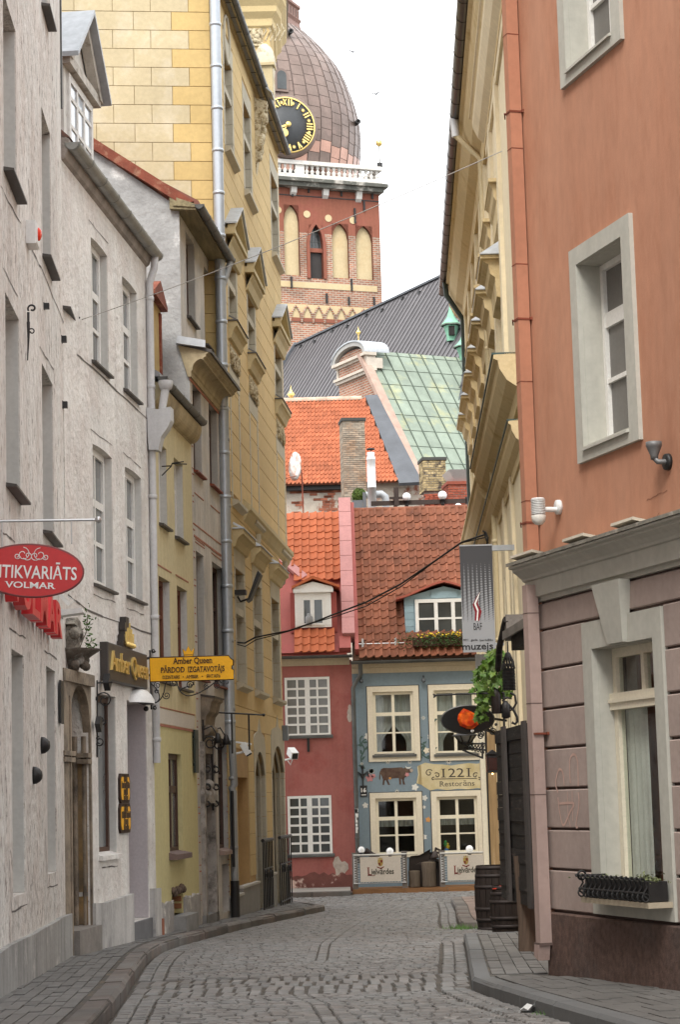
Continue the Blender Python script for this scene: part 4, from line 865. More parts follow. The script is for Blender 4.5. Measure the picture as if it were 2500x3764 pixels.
b=MB(); h=hg[0]; b.box(h['u0']+.02,h['u1']-.02,.26,.32,.5,h['z1']-.01); b.build('blind_panel',OCHRE,t5)
PS5=M('grey_stone_plinth',(.26,.25,.235),.85,.1,3,bump=.2,bscale=30); PC5=M('pale_plinth_cap',(.50,.48,.44),.85,.1); zpl=.62; Pu=[(0,h['u0']+.0),(h['u0'],hg[1]['u0']-.16),(hg[1]['u1']+.0,hg[2]['u0']-.14),(hg[2]['u1']+.02,U5+.01)]
for (a,c),zt in zip(Pu,(.50,.60,.66,.72)):
    piece('plinth',(c-a,.32,zt+.3),(a,-.07,-.3),PS5,t5); piece('plinth_cap',(c-a+.02,.105,.038),(a-.01,-.085,zt+.002),PC5,t5)
# top cornice with gutter, roof, corner head bracket
yo=-.24; zo=F5.hit(D4(800,860),yo)[1]
P=[(.02,zc5-.1),(-.05,zc5-.1),(-.06,zc5),(-.09,zc5+.04),(-.09,zc5+.10),(yo*.75,zc5+(zo-zc5)*.55),(yo*.80,zc5+(zo-zc5)*.75),(yo+.05,zo-.06),(yo+.05,zo+.02),(.02,zo+.15)]
uh=F5.hit(D4(1050,1750))[0]
b=MB(); b.prism(P,-.1,UT-.02,'x'); b.build('top_cornice',COVE5,t5)
b=MB(); gutter(b,-.12,UT,yo,zo+.02,.06); b.build('gutter',GUTTER,t5)
b=MB(); b.prism([(yo+.1,zo+.06),(yo+.1,zo+.12),(3,zo+4),(9,zo)],0,UT,'x'); b.build('roof',M('grey_sheet_roof',(.25,.26,.27),.6,.1,3),t5)
b=MB(); uq=F5.hit(D4(1080,1900),-.3)[0]; zq=F5.atu(D4(1090,1700),uq)[1]
b.prism([(0,zq-1.5),(-.05,zq-1.2),(-.08,zq-.7),(-.20,zq-.2),(-.27,zq+.0),(0,zq+.1)],uq-.12,uq+.12,'x'); 
for k in range(16): b.sphere((uq+R.uniform(-.12,.12),-.06-.17*(k/16),zq-1.1+1.0*(k/16)),R.uniform(.05,.1),7,5)
b.build('head_bracket',RELIEF,t5)
b=MB(); b.prism([(-.38,zq+.12),(-.38,zq+.15),(-.05,zq+.45),(-.05,zq+.40)],uq-.28,uq+.28,'x'); b.build('bracket_cover',ZINC,t5)
# oval recess on the attic
b=MB(); q0=F5.hit(D4(345,300)); q1=F5.hit(D4(350,1020)); um=(q0[0]+q1[0])/2; zm=(q0[1]+q1[1])/2; rr=(q0[1]-q1[1])/2; ru=(F5.hit(D4(395,660))[0]-F5.hit(D4(308,660))[0])/2
b.tube([(um+ru*math.cos(a),-.018,zm+rr*math.sin(a)) for a in [2*math.pi*i/28 for i in range(29)]],.035,6); b.build('oval_frame',STONE5,t5)
# corner turret rising above the cornice
ut=UT-.55
FT=Frame(F5.w(ut,-.05,0),(1,.08))
t6=MB(); rt=.0
def tp(p): return FT.hit(p)
xr=tp(D4(1175,1200))[0]; xm=tp(D4(1088,900))[0]; ztt=tp(D4(1100,700))[1]; zcb=tp(D4(1170,690))[1]
sec=[(xr-2.6,.15),(xm,.0),(xr,.42),(xr+.1,2.2),(xr-2.6,2.4)]
def tw(p,z): return tuple(F5.loc(FT.w(p[0],p[1],z)))
z0_=zo-.5; z1_=tp(D4(1060,430))[1]
b=MB(); n=len(sec); b.add([tw(p,z0_) for p in sec]+[tw(p,z1_) for p in sec],[(i,(i+1)%n,(i+1)%n+n,i+n) for i in range(n)]+[tuple(range(n,2*n))]); b.build('turret',OCHRE,t5)
def ring(offs,mat,name):
    b=MB(); cen=Vector((sum(p[0] for p in sec)/n,sum(p[1] for p in sec)/n)); L=[]
    for o,z in offs: L.append([tw((cen.x+(p[0]-cen.x)*(1+o/1.3),cen.y+(p[1]-cen.y)*(1+o/1.3)),z) for p in sec])
    for k in range(len(L)-1): b.add(L[k]+L[k+1],[(i,(i+1)%n,(i+1)%n+n,i+n) for i in range(n)])
    b.add(L[-1],[tuple(range(n))]); b.add(L[0],[tuple(range(n))]); b.build(name,mat,t5)
zt1=tp(D4(1240,240))[1]
ring([(.0,z1_-.05),(.06,z1_),(.08,z1_+.15),(.2,z1_+.28),(.22,z1_+.40),(.34,z1_+.55),(.36,z1_+.68)],M('turret_cornice',(.60,.47,.25),.9,.08,2,bump=.1),'turret_cornice')
ring([(.40,z1_+.685),(.37,z1_+.72),(.12,z1_+1.2),(.0,z1_+2.2),(-.4,z1_+4.2),(-.95,z1_+6)],ZINC,'turret_roof')
b=MB(); 
def panel(p0,p1,y,nm):
    u0,z1=tp(p0); u1,z0=tp(p1); b=MB(); L=lambda u,yy,z: tuple(F5.loc(FT.w(u,yy,z)))
    ym=.05
    for (ua,ub,za,zb_) in ((u0,u1,z0,z0+.05),(u0,u1,z1-.05,z1),(u0,u0+.05,z0,z1),(u1-.05,u1,z0,z1)):
        v=[L(x,y_,z) for z in (za,zb_) for y_ in (y-.06,y+.05) for x in (ua,ub)]; b.add(v,[(0,2,3,1),(4,5,7,6),(0,1,5,4),(2,6,7,3),(0,4,6,2),(1,3,7,5)])
    v=[L(x,y_,z) for z in (z0,z1) for y_ in (y-.015,y+.05) for x in (u0,u1)]; b.add(v,[(0,2,3,1),(4,5,7,6),(0,1,5,4),(2,6,7,3),(0,4,6,2),(1,3,7,5)])
    for k in range(22): b.sphere(L(R.uniform(u0+.08,u1-.08),y-.02,R.uniform(z0+.1,z1-.1)),R.uniform(.04,.09),7,5)
    for k in range(5):
        x=u0+.3+.1*k; b.tube([L(x,y-.03,z0+.12),L(x+.12,y-.04,z0+.35),L(x+.05,y-.03,z0+.5)],.02,5)
    b.build(nm,RELIEF,t5)
panel(D4(700,470),D4(975,760),.04,'turret_relief')
b=MB(); q=tp(D4(1000,1040)); c=F5.loc(FT.w(q[0],.05,q[1])); b.sphere(tuple(c),.30,14,10,(.9,.8,1.5)); q2=tp(D4(1060,1220)); c=F5.loc(FT.w(q2[0],-.05,q2[1])); b.sphere(tuple(c),.20,12,10,(.8,.7,1.4)); q3=tp(D4(1100,1500)); c3_=F5.loc(FT.w(q3[0],.0,q3[1])); b.sphere(tuple(c3_),.15,10,8,(.8,.6,2.6)); b.build('turret_figure',M('pale_figure_stone',(.62,.55,.42),.9,.1,5,bump=.3,bscale=12,dirt=(.35,.29,.19),dscale=6),t5)
b=MB(); q=tp(D4(1020,1330)); c=F5.loc(FT.w(q[0],-.1,q[1])); b.box(c.x-.15,c.x+.15,c.y-.15,c.y+.15,c.z-.35,c.z+.25); b.box(c.x-.2,c.x+.2,c.y-.2,c.y+.2,c.z+.25,c.z+.31); b.build('turret_niche',COVE5,t5)
# gable towards the viewer, laid in big render blocks
gd=(lambda a,c:(lambda n:(n[1],-n[0]))(ray(a).cross(ray(c))))(A1(590,430),A1(1350,437)); 
if gd[0]<0: gd=(-gd[0],-gd[1])
FG=Frame((-1.931,34.42),gd)
b=MB(); b.quad((-11,.012,3),(0,.012,3),(0,.012,24),(-11,.012,24)); me=b.mesh('gable_wall',JOINTG,False); o=ob('gable_wall',me,t5); o.matrix_world=FG.mat; bpy.context.view_layer.update()
gm=F5.mat.inverted()@FG.mat
o.matrix_parent_inverse=Matrix.Identity(4); o.matrix_basis=gm
zr=[FG.hit(A1(1000,y))[1] for y in (70,186,302,434,551,674,795,911,1029,1146,1270)]; bh=sum(zr[i]-zr[i+1] for i in range(10))/10
ue=FG.hit(A1(1352,600))[0]; uy=(FG.hit(A1(1105,600))[0],FG.hit(A1(1213,490))[0]); bw=FG.hit(A1(967,490))[0]-FG.hit(A1(722,490))[0]
zb=zr[4]
for k in range(-16,22):
    z0=zb+bh*k; odd=k%2; uq=uy[0] if odd==1 else uy[1]
    # zr[4]..zr[3] (k=0) is the wide-quoin-left row at y 434-551 -> quoin starts at 1213
    cells=[(uq,ue-.0,BLK_YEL)]; u=uq
    while u>-11: cells.append((max(u-abs(bw),-11),u,BLK_PALE)); u-=abs(bw)
    for a,c,mt in cells:
        if c-a<.1: continue
        o=piece('render_block',(c-a-.008,.022,bh-.008),(0,0,0),mt,t5,ch=.004); o.matrix_basis=gm@Matrix.Translation((a,-.008,z0))
# rainwater pipe in front of the gable corner
b=MB(); b.smooth=True; p=FG.hit(A1(1388,700),-.12); b.tube([(p[0],-.12,3),(p[0],-.12,24)],.088,12); pipe_rings(b,p[0],-.12,3,24,.088,.73,12); o=b.build('downpipe',M('new_zinc_pipe',(.42,.45,.48),.4,.05,1,metal=.5,bump=0),t5); o.matrix_basis=gm
# fittings on the ochre house
t=wall_thing(F5,D2(910,1300),'flood_light','black flood light projecting from the ochre house under a hood','flood light')
b=MB(); b.prism([(-.22,-.16),(-.28,-.12),(-.47,.30),(-.42,.36)],-.16,.16,'x'); b.build('lamp_head',IRON,t); b=MB(); b.box(-.1,.1,-.2,0,-.03,.05); b.tube([(0,-.05,-.05),(0,-.1,-.14),(0,-.24,-.1)],.02,6); b.build('arm',IRON,t)
t=thing('security_camera','white security camera on a bracket beside the grey downpipe','camera',F4,u=U4-.05,y=0,z=F4.atu(D3(790,745),U4)[1])
b=MB(); q=lambda x,y:(lambda r:(.0,r[0],r[1]-t.location.z))(F4.atu(D3(x,y),U4-.05)); b.bar(q(850,650),q(910,750),.10,.10); b.build('camera_body',PLASTW,t); b=MB(); b.tube([q(785,745),q(860,728)],.02,6); b.tube([q(870,730),q(855,700)],.02,6); b.bar(q(785,635),q(935,655),.03,.03); b.build('arm',PLASTW,t); b=MB(); b.bar(q(908,748),q(915,760),.085,.085); b.build('lens',IRON,t)
for h,l in ((hg[1],'black iron basement grille beside the near arch of the ochre house'),(hg[2],'black iron grille gate in the far arch of the ochre house')):
    t=thing('iron_grille',l,'iron gate',F5,u=h['u0'],y=-.12,z=-.02,group='iron grilles of the arches'); w_=h['u1']-h['u0']-.03
    top=1.35; b=MB(); b.tube([(0,0,top),(w_,0,top+.0)],.035,6); b.bar((0,0,.15),(w_,0,.15),.03); b.bar((0,0,top-.5),(w_,0,top-.5),.025)
    b.build('rail',IRON,t)
    for k in range(7): piece('upright',(.022,.022,top),(w_*k/6-.011,-.011,0),IRON,t)
    for k in range(4): b=MB(); b.tube([(p[0],-.02,p[1]) for p in spiral((w_*(k+.5)/4,.75),.1,.02,k,1.4)],.012,5); b.build('scroll',IRON,t)
t=thing('junction_box','small grey junction box at the far corner of the ochre house','box',F5,u=U5-.25,y=0,z=F5.atu(D3(1240,620),U5-.25)[1]); b=MB(); b.cbox(0,.22,-.12,0,0,.3,.01); b.build('casing',M('grey_box_paint',(.20,.22,.24),.5),t); b=MB(); b.box(.02,.2,-.125,-.121,.03,.27); b.build('cover',M('grey_box_cover',(.24,.26,.28),.5),t)
# ================================================================ RIGHT SIDE OF THE STREET
PINK=M('salmon_plaster',(.475,.245,.157),.9,.08,.9,bump=.12,bscale=120,streak=.05,dirt=(.40,.18,.105),dscale=1.6,dlo=.5,dhi=.72,stretch=(1,1,.4),hue=(.455,.215,.13),huescale=.6)
PINKP=M('salmon_pipe_paint',(.42,.19,.115),.6,.06,1,bump=.02)
MAUVE=M('mauve_plaster',(.385,.305,.27),.9,.08,1.3,bump=.12,bscale=120,streak=.05,obvar=.05,dirt=(.33,.26,.232),dscale=1.5,dlo=.52,dhi=.75)
MAUVEP=M('mauve_pipe_paint',(.39,.285,.25),.65,.08,1,bump=.03,dirt=(.25,.15,.13),dscale=3,dlo=.62,dhi=.75)
GROOVE=M('band_joint',(.13,.09,.078),.9,.1,bump=0)
TRIM=M('pale_olive_trim',(.46,.45,.395),.85,.05,1,bump=.05,streak=.06)
GRAN=M('brown_render_plinth',(.115,.072,.058),.75,.12,1.4,bump=.3,bscale=90,fine=.3,dirt=(.075,.062,.058),dscale=1.2,dlo=.5,dhi=.75)
CREAM=M('cream_plaster',(.70,.605,.42),.9,.05,.8,bump=.08,bscale=50,streak=.05)
CREAMD=M('ochre_cornice',(.58,.46,.26),.9,.10,1.5,bump=.12,dirt=(.40,.29,.14),dscale=1.5)
WOODD=M('black_stained_planks',(.022,.018,.016),.8,.35,5,bump=.5,bscale=20,stretch=(.6,.6,6),dirt=(.075,.06,.05),dscale=3,dlo=.55,dhi=.7,obvar=.3)
WOODP=M('weathered_post_wood',(.13,.09,.065),.85,.25,4,bump=.4,stretch=(8,8,.6))
TINW=M('weathered_tin_canopy',(.20,.185,.165),.6,.3,3,metal=.2,bump=.3,dirt=(.10,.08,.06),dscale=3)
BARREL=M('dark_barrel_oak',(.026,.018,.015),.75,.3,4,bump=.4,stretch=(9,9,.8),obvar=.2)
HOOP=M('barrel_hoop_iron',(.045,.036,.034),.6,.25,6,metal=.3)
FR=Frame((1.64,17.8),(.30,-1))
ur=12.0
w1=dict(u0=FR.hit(C1(925,1695))[0],z1=FR.hit(C1(925,1695))[1],u1=FR.hit(C2(1272,1150))[0],z0=FR.hit(C2(955,1305))[1])
o1=(FR.hit(C1(880,1615)),FR.hit(C2(1335,1245)))
w0_u0,w0_z0=FR.hit(C1(865,455)); w0=dict(u0=w0_u0,z0=w0_z0,u1=FR.hit(C1(1155,180))[0],z1=w0_z0+(w1['z1']-w1['z0']))
zc_t=FR.hit(C3(430,395),-.22)[1]; zc_b=FR.hit(C3(700,625))[1]
sw=FR.hole(C3(1015,930),C4(1490,985)); sw['d']=.24
pitch=1.9
zgl=[FR.hit(p)[1] for p in (C3(890,768),C3(820,1045),C3(835,1302),C3(845,1560),C4(860,231),C4(865,494),C4(875,757),C4(885,1029))]
tr=thing('salmon_house','salmon plaster house with a mauve banded ground floor on the right','house',FR)
wt=[w1,w0]
w2_=dict(w1); w2_['u0']+=2.9; w2_['u1']+=2.9; w3_=dict(w0); w3_['u0']+=2.9; w3_['u1']+=2.9
b=MB(); wall(b,0,ur,zc_t-.1,13.5,[w1,w0,w2_,w3_],.24); b.quad((0,0,0),(0,8,0),(0,8,13.5),(0,0,13.5)); b.build('upper_wall',PINK,tr,recalc=False)
b=MB(); wall(b,.012,ur,-.2,zc_b+.02,[sw],.26,y=.035,back=False); b.quad((.012,.035,-.2),(.012,8,-.2),(.012,8,zc_b),(.012,.035,zc_b)); b.build('ground_wall',GROOVE,tr,recalc=False)
b=MB(); b.prism([(-.2,13.5),(4,17),(8,13.5)],0,ur,'x'); b.build('roof',M('roof_tiles_right',(.30,.12,.07),.9,.2,6),tr)
# flat window surrounds
def surround(h,o,mat,y0=-.035,y1=.01,par=None,name='window_surround'):
    (a,zt),(c,zb)=o; b=MB()
    e_=.004; b.box(a,h['u0']+e_,y0,y1,zb,zt); b.box(h['u1']-e_,c,y0,y1,zb,zt); b.box(h['u0']+e_,h['u1']-e_,y0,y1,h['z1']-e_,zt); b.box(h['u0']+e_,h['u1']-e_,y0,y1,zb,h['z0']+e_)
    # smooth reveals
    b.box(h['u0']-.001,h['u0']+.008,y1,.235,h['z0'],h['z1']); b.box(h['u1']-.008,h['u1']+.001,y1,.235,h['z0'],h['z1']); b.box(h['u0'],h['u1'],y1,.235,h['z1']-.008,h['z1']+.001)
    b.build(name,mat,par)
dz0=w1['z0']-o1[1][1]; du0=w1['u0']-o1[0][0]; du1=o1[1][0]-w1['u1']; dz1=o1[0][1]-w1['z1']
for h in (w1,w0,w2_,w3_):
    surround(h,((h['u0']-du0,h['z1']+dz1),(h['u1']+du1,h['z0']-dz0)),TRIM,par=tr)
    window(tr,h['u0']+.01,h['u1']-.01,h['z0']+.01,h['z1']-.01,.17,((.52,.07),),((.70,.12),(.34,.035)),fw=.05,mat=WHITE,glass=M('grey_window_glass',(.15,.142,.13),.4,.12,spec=.4,bump=.01) if 'grey_window_glass' not in bpy.data.materials else bpy.data.materials['grey_window_glass'],depth=.07)
    b=MB(); b.prism([(.16,h['z0']+.05),(-.06,h['z0']-.015),(-.06,h['z0']-.035),(.16,h['z0']+.02)],h['u0']+.008,h['u1']-.008,'x'); b.build('tin_sill',TRIM,tr)
# cornice over the ground floor
P=[(.04,zc_b-.0),(-.02,zc_b),(-.02,zc_b+.03),(-.035,zc_b+.05),(-.035,zc_b+.21),(-.06,zc_b+.23),(-.075,zc_b+.27),(-.12,zc_b+.33),(-.155,zc_b+.36),(-.16,zc_b+.385),(-.185,zc_b+.39),(-.185,zc_t-.02),(.04,zc_t+.03)]
zs_=zc_t-zc_b
P=[(.04,zc_b),(-.015,zc_b),(-.015,zc_b+.10*zs_),(-.055,zc_b+.12*zs_),(-.055,zc_b+.52*zs_),(-.075,zc_b+.54*zs_),(-.085,zc_b+.60*zs_),(-.125,zc_b+.70*zs_),(-.165,zc_b+.78*zs_),(-.165,zc_b+.83*zs_),(-.20,zc_b+.86*zs_),(-.20,zc_t-.03),(.02,zc_t+.02)]
b=MB(); b.prism(P,-.13,ur,'x'); b.build('cornice',TRIM,tr)
b=MB(); 
b.prism([(-.215,zc_t-.028),(-.215,zc_t+.0),(.03,zc_t+.055),(.03,zc_t+.022)],-.15,ur,'x'); b.build('cornice_cover',M('mossy_tin_cover',(.22,.205,.17),.85,.3,8,bump=.3,dirt=(.42,.39,.33),dscale=5,dlo=.55,dhi=.65),tr)
for u,l in ((-.10,.5),(1.05,.42),(2.0,.4)): piece('loose_slab',(l,.11,.022),(u,-.195,zc_t+.038),M('pale_loose_slab',(.52,.47,.38),.9,.1) if 'pale_loose_slab' not in bpy.data.materials else bpy.data.materials['pale_loose_slab'],tr,rot=(-.19,0,0))
# rusticated bands
So=(FR.hit(C3(950,770)),FR.hit(C4(1555,1090)))
zl=[zc_b-.01]+zgl
for i in range(len(zl)-1):
    zt,zb=zl[i],zl[i+1]
    if zt<So[0][1]+.05: segs=[(.0,So[0][0]-.006),(So[1][0]+.006,ur)]
    elif zb>So[0][1]-.01: segs=[(.0,ur)]
    else: segs=[(.0,So[0][0]-.006),(So[1][0]+.006,ur)]
    for a,c in segs: piece('stone_band',(c-a,.05,zt-zb-.020),(a,-.0,zb+.010),MAUVE,tr,ch=.008)
surround(sw,So,TRIM,-.02,.03,tr,'shop_surround')
b=MB(); kz1=zc_b; ku=[FR.hit(p)[0] for p in (C3(1075,512),C3(1250,470),C3(1245,885),C3(1145,905))]; kz0=FR.hit(C3(1190,895))[1]-.0
v=[(ku[0],-.10,kz1),(ku[1]-.0,-.10,kz1),(ku[2],-.055,kz0),(ku[3],-.055,kz0)]; vb=[(p[0],.0,p[2]) for p in v]; b.add(v+vb,[(0,1,2,3),(7,6,5,4),(0,4,5,1),(1,5,6,2),(2,6,7,3),(3,7,4,0)]); b.build('keystone',TRIM,tr)
b=MB(); b.cbox(-.01,ur,-.035,.05,-.2,zgl[-1]-.012,.012); b.build('plinth',GRAN,tr)
# shop window with its display
zt_=FR.hit(C3(1165,1275),.16)[1]
b=MB(); y0,y1=.15,.21; f=.07
b.box(sw['u0']+.01,sw['u0']+.01+f,y0,y1,sw['z0'],sw['z1']-.005); b.box(sw['u1']-.01-f,sw['u1']-.01,y0,y1,sw['z0'],sw['z1']-.005); b.box(sw['u0']+.08,sw['u1']-.08,y0,y1,sw['z1']-.08,sw['z1']-.005); b.box(sw['u0']+.08,sw['u1']-.08,y0,y1,sw['z0'],sw['z0']+.08)
b.box(sw['u0']+.01,sw['u1']-.01,y0-.035,y1,zt_-.06,zt_+.07); b.box(sw['u0']+.01,sw['u1']-.01,y0-.05,y1-.05,zt_-.005,zt_+.02); um=(sw['u0']+sw['u1'])/2; b.box(um-.03,um+.03,y0+.003,y1-.003,zt_+.07,sw['z1']-.08)
win=b.build('shop_window',CREAMP,tr)
piece('pane',(um-.03-sw['u0']-.08-.002,.008,sw['z1']-.08-zt_-.07-.002),(sw['u0']+.081,.18,zt_+.071),CLEAR,win); piece('pane',(sw['u1']-.08-um-.03-.002,.008,sw['z1']-.08-zt_-.07-.002),(um+.031,.18,zt_+.071),CLEAR,win)
piece('pane',(sw['u1']-sw['u0']-.162,.008,zt_-.06-sw['z0']-.08-.002),(sw['u0']+.081,.18,sw['z0']+.081),CLEAR,win)
b=MB(); A=sw; b.quad((A['u0']-.3,.9,A['z0']-.3),(A['u1']+.3,0.9,A['z0']-.3),(A['u1']+.3,0.9,A['z1']+.3),(A['u0']-.3,0.9,A['z1']+.3)); b.quad((A['u0']-.3,.27,A['z0']-.05),(A['u1']+.3,.27,A['z0']-.05),(A['u1']+.3,0.9,A['z0']-.05),(A['u0']-.3,0.9,A['z0']-.05)); b.quad((A['u0']-.3,.27,A['z1']+.3),(A['u1']+.3,.27,A['z1']+.3),(A['u1']+.3,0.9,A['z1']+.3),(A['u0']-.3,0.9,A['z1']+.3)); b.quad((A['u0']-.3,.27,A['z0']-.3),(A['u0']-.3,0.9,A['z0']-.3),(A['u0']-.3,0.9,A['z1']+.3),(A['u0']-.3,.27,A['z1']+.3)); b.quad((A['u1']+.3,.27,A['z0']-.3),(A['u1']+.3,0.9,A['z0']-.3),(A['u1']+.3,0.9,A['z1']+.3),(A['u1']+.3,.27,A['z1']+.3))
b.build('shop_interior',M('shop_interior_wall',(.46,.38,.30),.9,.1,bump=0),tr,recalc=False)
b=MB(); b.box(sw['u0']-.6,sw['u1']+.3,.50,.53,sw['z0']-.03,sw['z1']+.25); b.box(sw['u0']-.5,sw['u1']+.3,.46,.499,sw['z0']+.62,sw['z0']+.68); b.box(sw['u0']-.5,sw['u1']+.3,.40,.499,sw['z0']+.30,sw['z0']+.33); b.box(sw['u0']+.15,sw['u0']+.2,.42,.499,sw['z0'],zt_); b.build('display_shelf',M('red_brown_display_wood',(.30,.125,.065),.5,.3,4),tr)
b=MB(); n=16; b.smooth=True; b.add([(sw['u0']+.06+.026*i,.228+.012*math.sin(i*1.7),z) for z in (zt_-.05,sw['z0']+.09) for i in range(n)],[(i,i+1,i+1+n,i+n) for i in range(n-1)]); b.build('curtain',M('shop_curtain',(.66,.63,.57),.9,.1),tr,recalc=False)
uo=FR.hit(C4(1355,600),.36)[0]; zo_=FR.hit(C4(1355,770),.36)[1]; zt2=FR.hit(C4(1355,310),.36)[1]; H=zt2-zo_
t=thing('gilded_ornament','gilded and white domed ornament standing inside the shop window','ornament',FR,u=uo,y=.36,z=zo_)
b=MB(); b.lathe([(.06,0),(.065,.02*H),(.04,.06*H),(.06,.10*H),(.075,.16*H),(.001,.17*H)],12); b.lathe([(.06,.55*H),(.075,.6*H),(.06,.66*H),(.03,.70*H),(.035,.76*H),(.02,.80*H),(.03,.84*H),(.008,.90*H),(.004,H),(.001,H)],12); b.build('gilding',GOLD,t)
b=MB(); b.lathe([(.055,.165*H),(.062,.2*H),(.062,.48*H),(.05,.55*H),(.001,.56*H)],12); b.build('body',M('grey_green_porcelain',(.35,.38,.35),.3,.2,30),t); b=MB(); b.lathe([(.03,.25*H),(.03,.42*H)],8,(0,-.045,0)); b.build('medallion',SIGNBK,t)
b=MB(); ribbon(b,FR,[C2(1360,1635),C2(1420,1600),C2(1490,1570)],.008,y=-.002); ribbon(b,FR,[C3(1250,190),C3(1400,130),C3(1440,60)],.006,y=-.002); b.build('crack',M('salmon_crack',(.26,.12,.075),.95,bump=0),tr,recalc=False)
# faint graffiti on the bands
b=MB()
def scr(pts,wd=.02):
    P=[FR.hit(C4(*p)) for p in pts]; Q=[]
    for i in range(len(P)-1):
        p0=P[max(i-1,0)];p1=P[i];p2=P[i+1];p3=P[min(i+2,len(P)-1)]
        for k in range(6):
            t_=k/6; Q.append([.5*((2*p1[j])+(-p0[j]+p2[j])*t_+(2*p0[j]-5*p1[j]+4*p2[j]-p3[j])*t_*t_+(-p0[j]+3*p1[j]-3*p2[j]+p3[j])*t_**3) for j in (0,1)])
    Q.append(P[-1])
    for a,c in zip(Q[:-1],Q[1:]):
        d=Vector((c[0]-a[0],c[1]-a[1])); 
        if d.length<1e-6: continue
        n=Vector((-d.y,d.x)).normalized()*wd/2
        b.quad((a[0]-n.x,-.0025,a[1]-n.y),(c[0]-n.x,-.0025,c[1]-n.y),(c[0]+n.x,-.0025,c[1]+n.y),(a[0]+n.x,-.0025,a[1]+n.y))
scr([(870,200),(865,60),(890,15),(915,60),(920,220)]); scr([(920,260),(925,330),(905,470),(918,480)]); scr([(790,260),(775,200),(795,115),(820,130),(830,215)]); scr([(790,290),(800,380),(825,470),(870,380),(890,330),(800,330)]); scr([(850,250),(855,400),(870,480)],.012); scr([(880,250),(885,440)],.012)
b.build('graffiti',M('faded_spray_paint',(.55,.37,.31),.9,.1,bump=0),tr,recalc=False)
# downpipes at the corner
b=MB(); yp=-.10; b.box(.02,.118,-.118,-.012,zc_t+.02,13.4); b.build('downpipe',PINKP,tr)
b=MB()
for z in [zc_t+.5+1.02*k for k in range(9)]: b.box(.018,.120,-.120,-.010,z,z+.008)
b.build('pipe_seam',RUST,tr)
b=MB(); zb_=FR.atu(C4(690,1230),.06)[1]; b.box(.0,.105,-.135,-.035,zb_,zc_b+.14); b.prism([(.0,zb_-.004),(.105,zb_-.004),(.075,zb_-.13),(-.02,zb_-.10)],-.15,-.05,'y'); b.build('lower_downpipe',MAUVEP,tr)
b=MB()
for z in (zc_b-.10,zc_b-.85,zc_b-1.6): b.box(-.002,.107,-.137,-.033,z,z+.007)
b.box(-.012,.115,-.147,-.025,zb_-.01,zb_+.012); b.build('pipe_seam',GROOVE,tr)
for z,hw in ((FR.hit(C1(500,770))[1],.1),(FR.hit(C2(550,515))[1],.1),(FR.hit(C3(600,148))[1],.1),(FR.hit(C3(660,1480))[1],.11)):
    b=MB(); b.box(.012,.124,-.124,-.0,z-.008,z+.008); b.tube([(-.05,-.10,z-.02),(.015,-.13,z+.01)],.006,5); b.box(.124,.15,-.02,.0,z-.012,z+.012); b.build('pipe_clamp',RUST,tr)
# wall lights and flower box
t=wall_thing(FR,C2(1500,1390),'spot_light','grey cup shaped spot light on the salmon wall near the cornice','spot light')
b=MB(); b.lathe([(.001,-.03),(.06,-.03),(.062,0),(.001,0)],14,(0,0,0),axis='y'); b.build('base_plate',IRON,t); b=MB(); b.lathe([(.001,0),(.028,.0),(.03,.03),(.055,.09),(.06,.10),(.06,.13),(.052,.13),(.001,.11)],14,(-.03,-.10,.02)); b.tube([(0,-.03,0),(0,-.09,.0),(-.03,-.10,.03)],.02,8); b.build('lamp_cup',M('grey_cast_lamp',(.17,.17,.17),.5,.1,metal=.3),t)
t=wall_thing(FR,C2(800,1680),'louvre_light','white louvred lamp with a milky globe on the salmon wall by the downpipe','wall light')
b=MB(); b.lathe([(.001,-.03),(.06,-.03),(.062,0),(.001,0)],14,(0,0,0),axis='y'); b.tube([(0,-.03,-.02),(0,-.14,-.02)],.022,8); b.build('arm',PLASTW,t)
b=MB()
for k in range(9): z=.05-.014*k; b.lathe([(.05,z),(.06,z+.002),(.06,z+.008),(.05,z+.008)],14,(0,-.19,0))
b.lathe([(.001,.075),(.05,.072),(.06,.06),(.05,.058)],14,(0,-.19,0)); b.lathe([(.047,.06),(.047,-.07)],14,(0,-.19,0)); b.build('louvre',PLASTW,t)
b=MB(); b.lathe([(.06,-.07),(.062,-.075),(.055,-.12),(.03,-.145),(.001,-.15)],14,(0,-.19,0)); b.build('globe',M('milky_globe',(.66,.64,.58),.25),t)
fb0=FR.hit(C4(1065,850),-.05); fb1=FR.hit(C4(1485,900),-.05); zb0=FR.hit(C4(1060,940),-.1)[1]
t=thing('flower_box','black wrought iron flower box with sparse plants under the shop window','flower box',FR,u=fb0[0],y=0,z=FR.hit(C4(1065,925),-.1)[1])
L=fb1[0]-fb0[0]; hb=FR.hit(C4(1065,775),-.1)[1]-t.location.z
b=MB(); b.box(.02,L,-.19,-.04,.0,hb*.8); b.build('trough',M('dark_trough',(.02,.018,.017),.8,.2),t)
for k in range(14):
    u=L*k/13; bb=MB(); P=[(-.20,0.02),(-.235,.05),(-.23,hb*.35),(-.20,hb*.6),(-.215,hb*.85),(-.24,hb*.97),(-.26,hb*.93),(-.25,hb*.86)]; bb.tube([(u,p[0],p[1]) for p in P],.008,5); bb.tube([(u,-.215+p[0],.03+p[1]) for p in spiral((0,0),.028,.028,0,1,10)],.007,5); bb.build('scroll_bar',IRON,t)
b=MB(); 
for z in (.06,hb*.35,hb*.9): b.tube([(-.02,-.225,z),(L,-.225,z)],.009,6)
for uu in (-.02,): 
    b.tube([(uu,-.225,hb*.35),(uu,0,hb*.35)],.009,6); b.tube([(uu,-.225,hb*.9),(uu,0,hb*.9)],.009,6)
    for c in ((-.16,.06),(-.09,.06),(-.2,hb*.9)): b.tube([(uu,p[0],p[1]) for p in spiral(c,.035,.03,0,1,12)],.009,5)
b.build('rail',IRON,t)
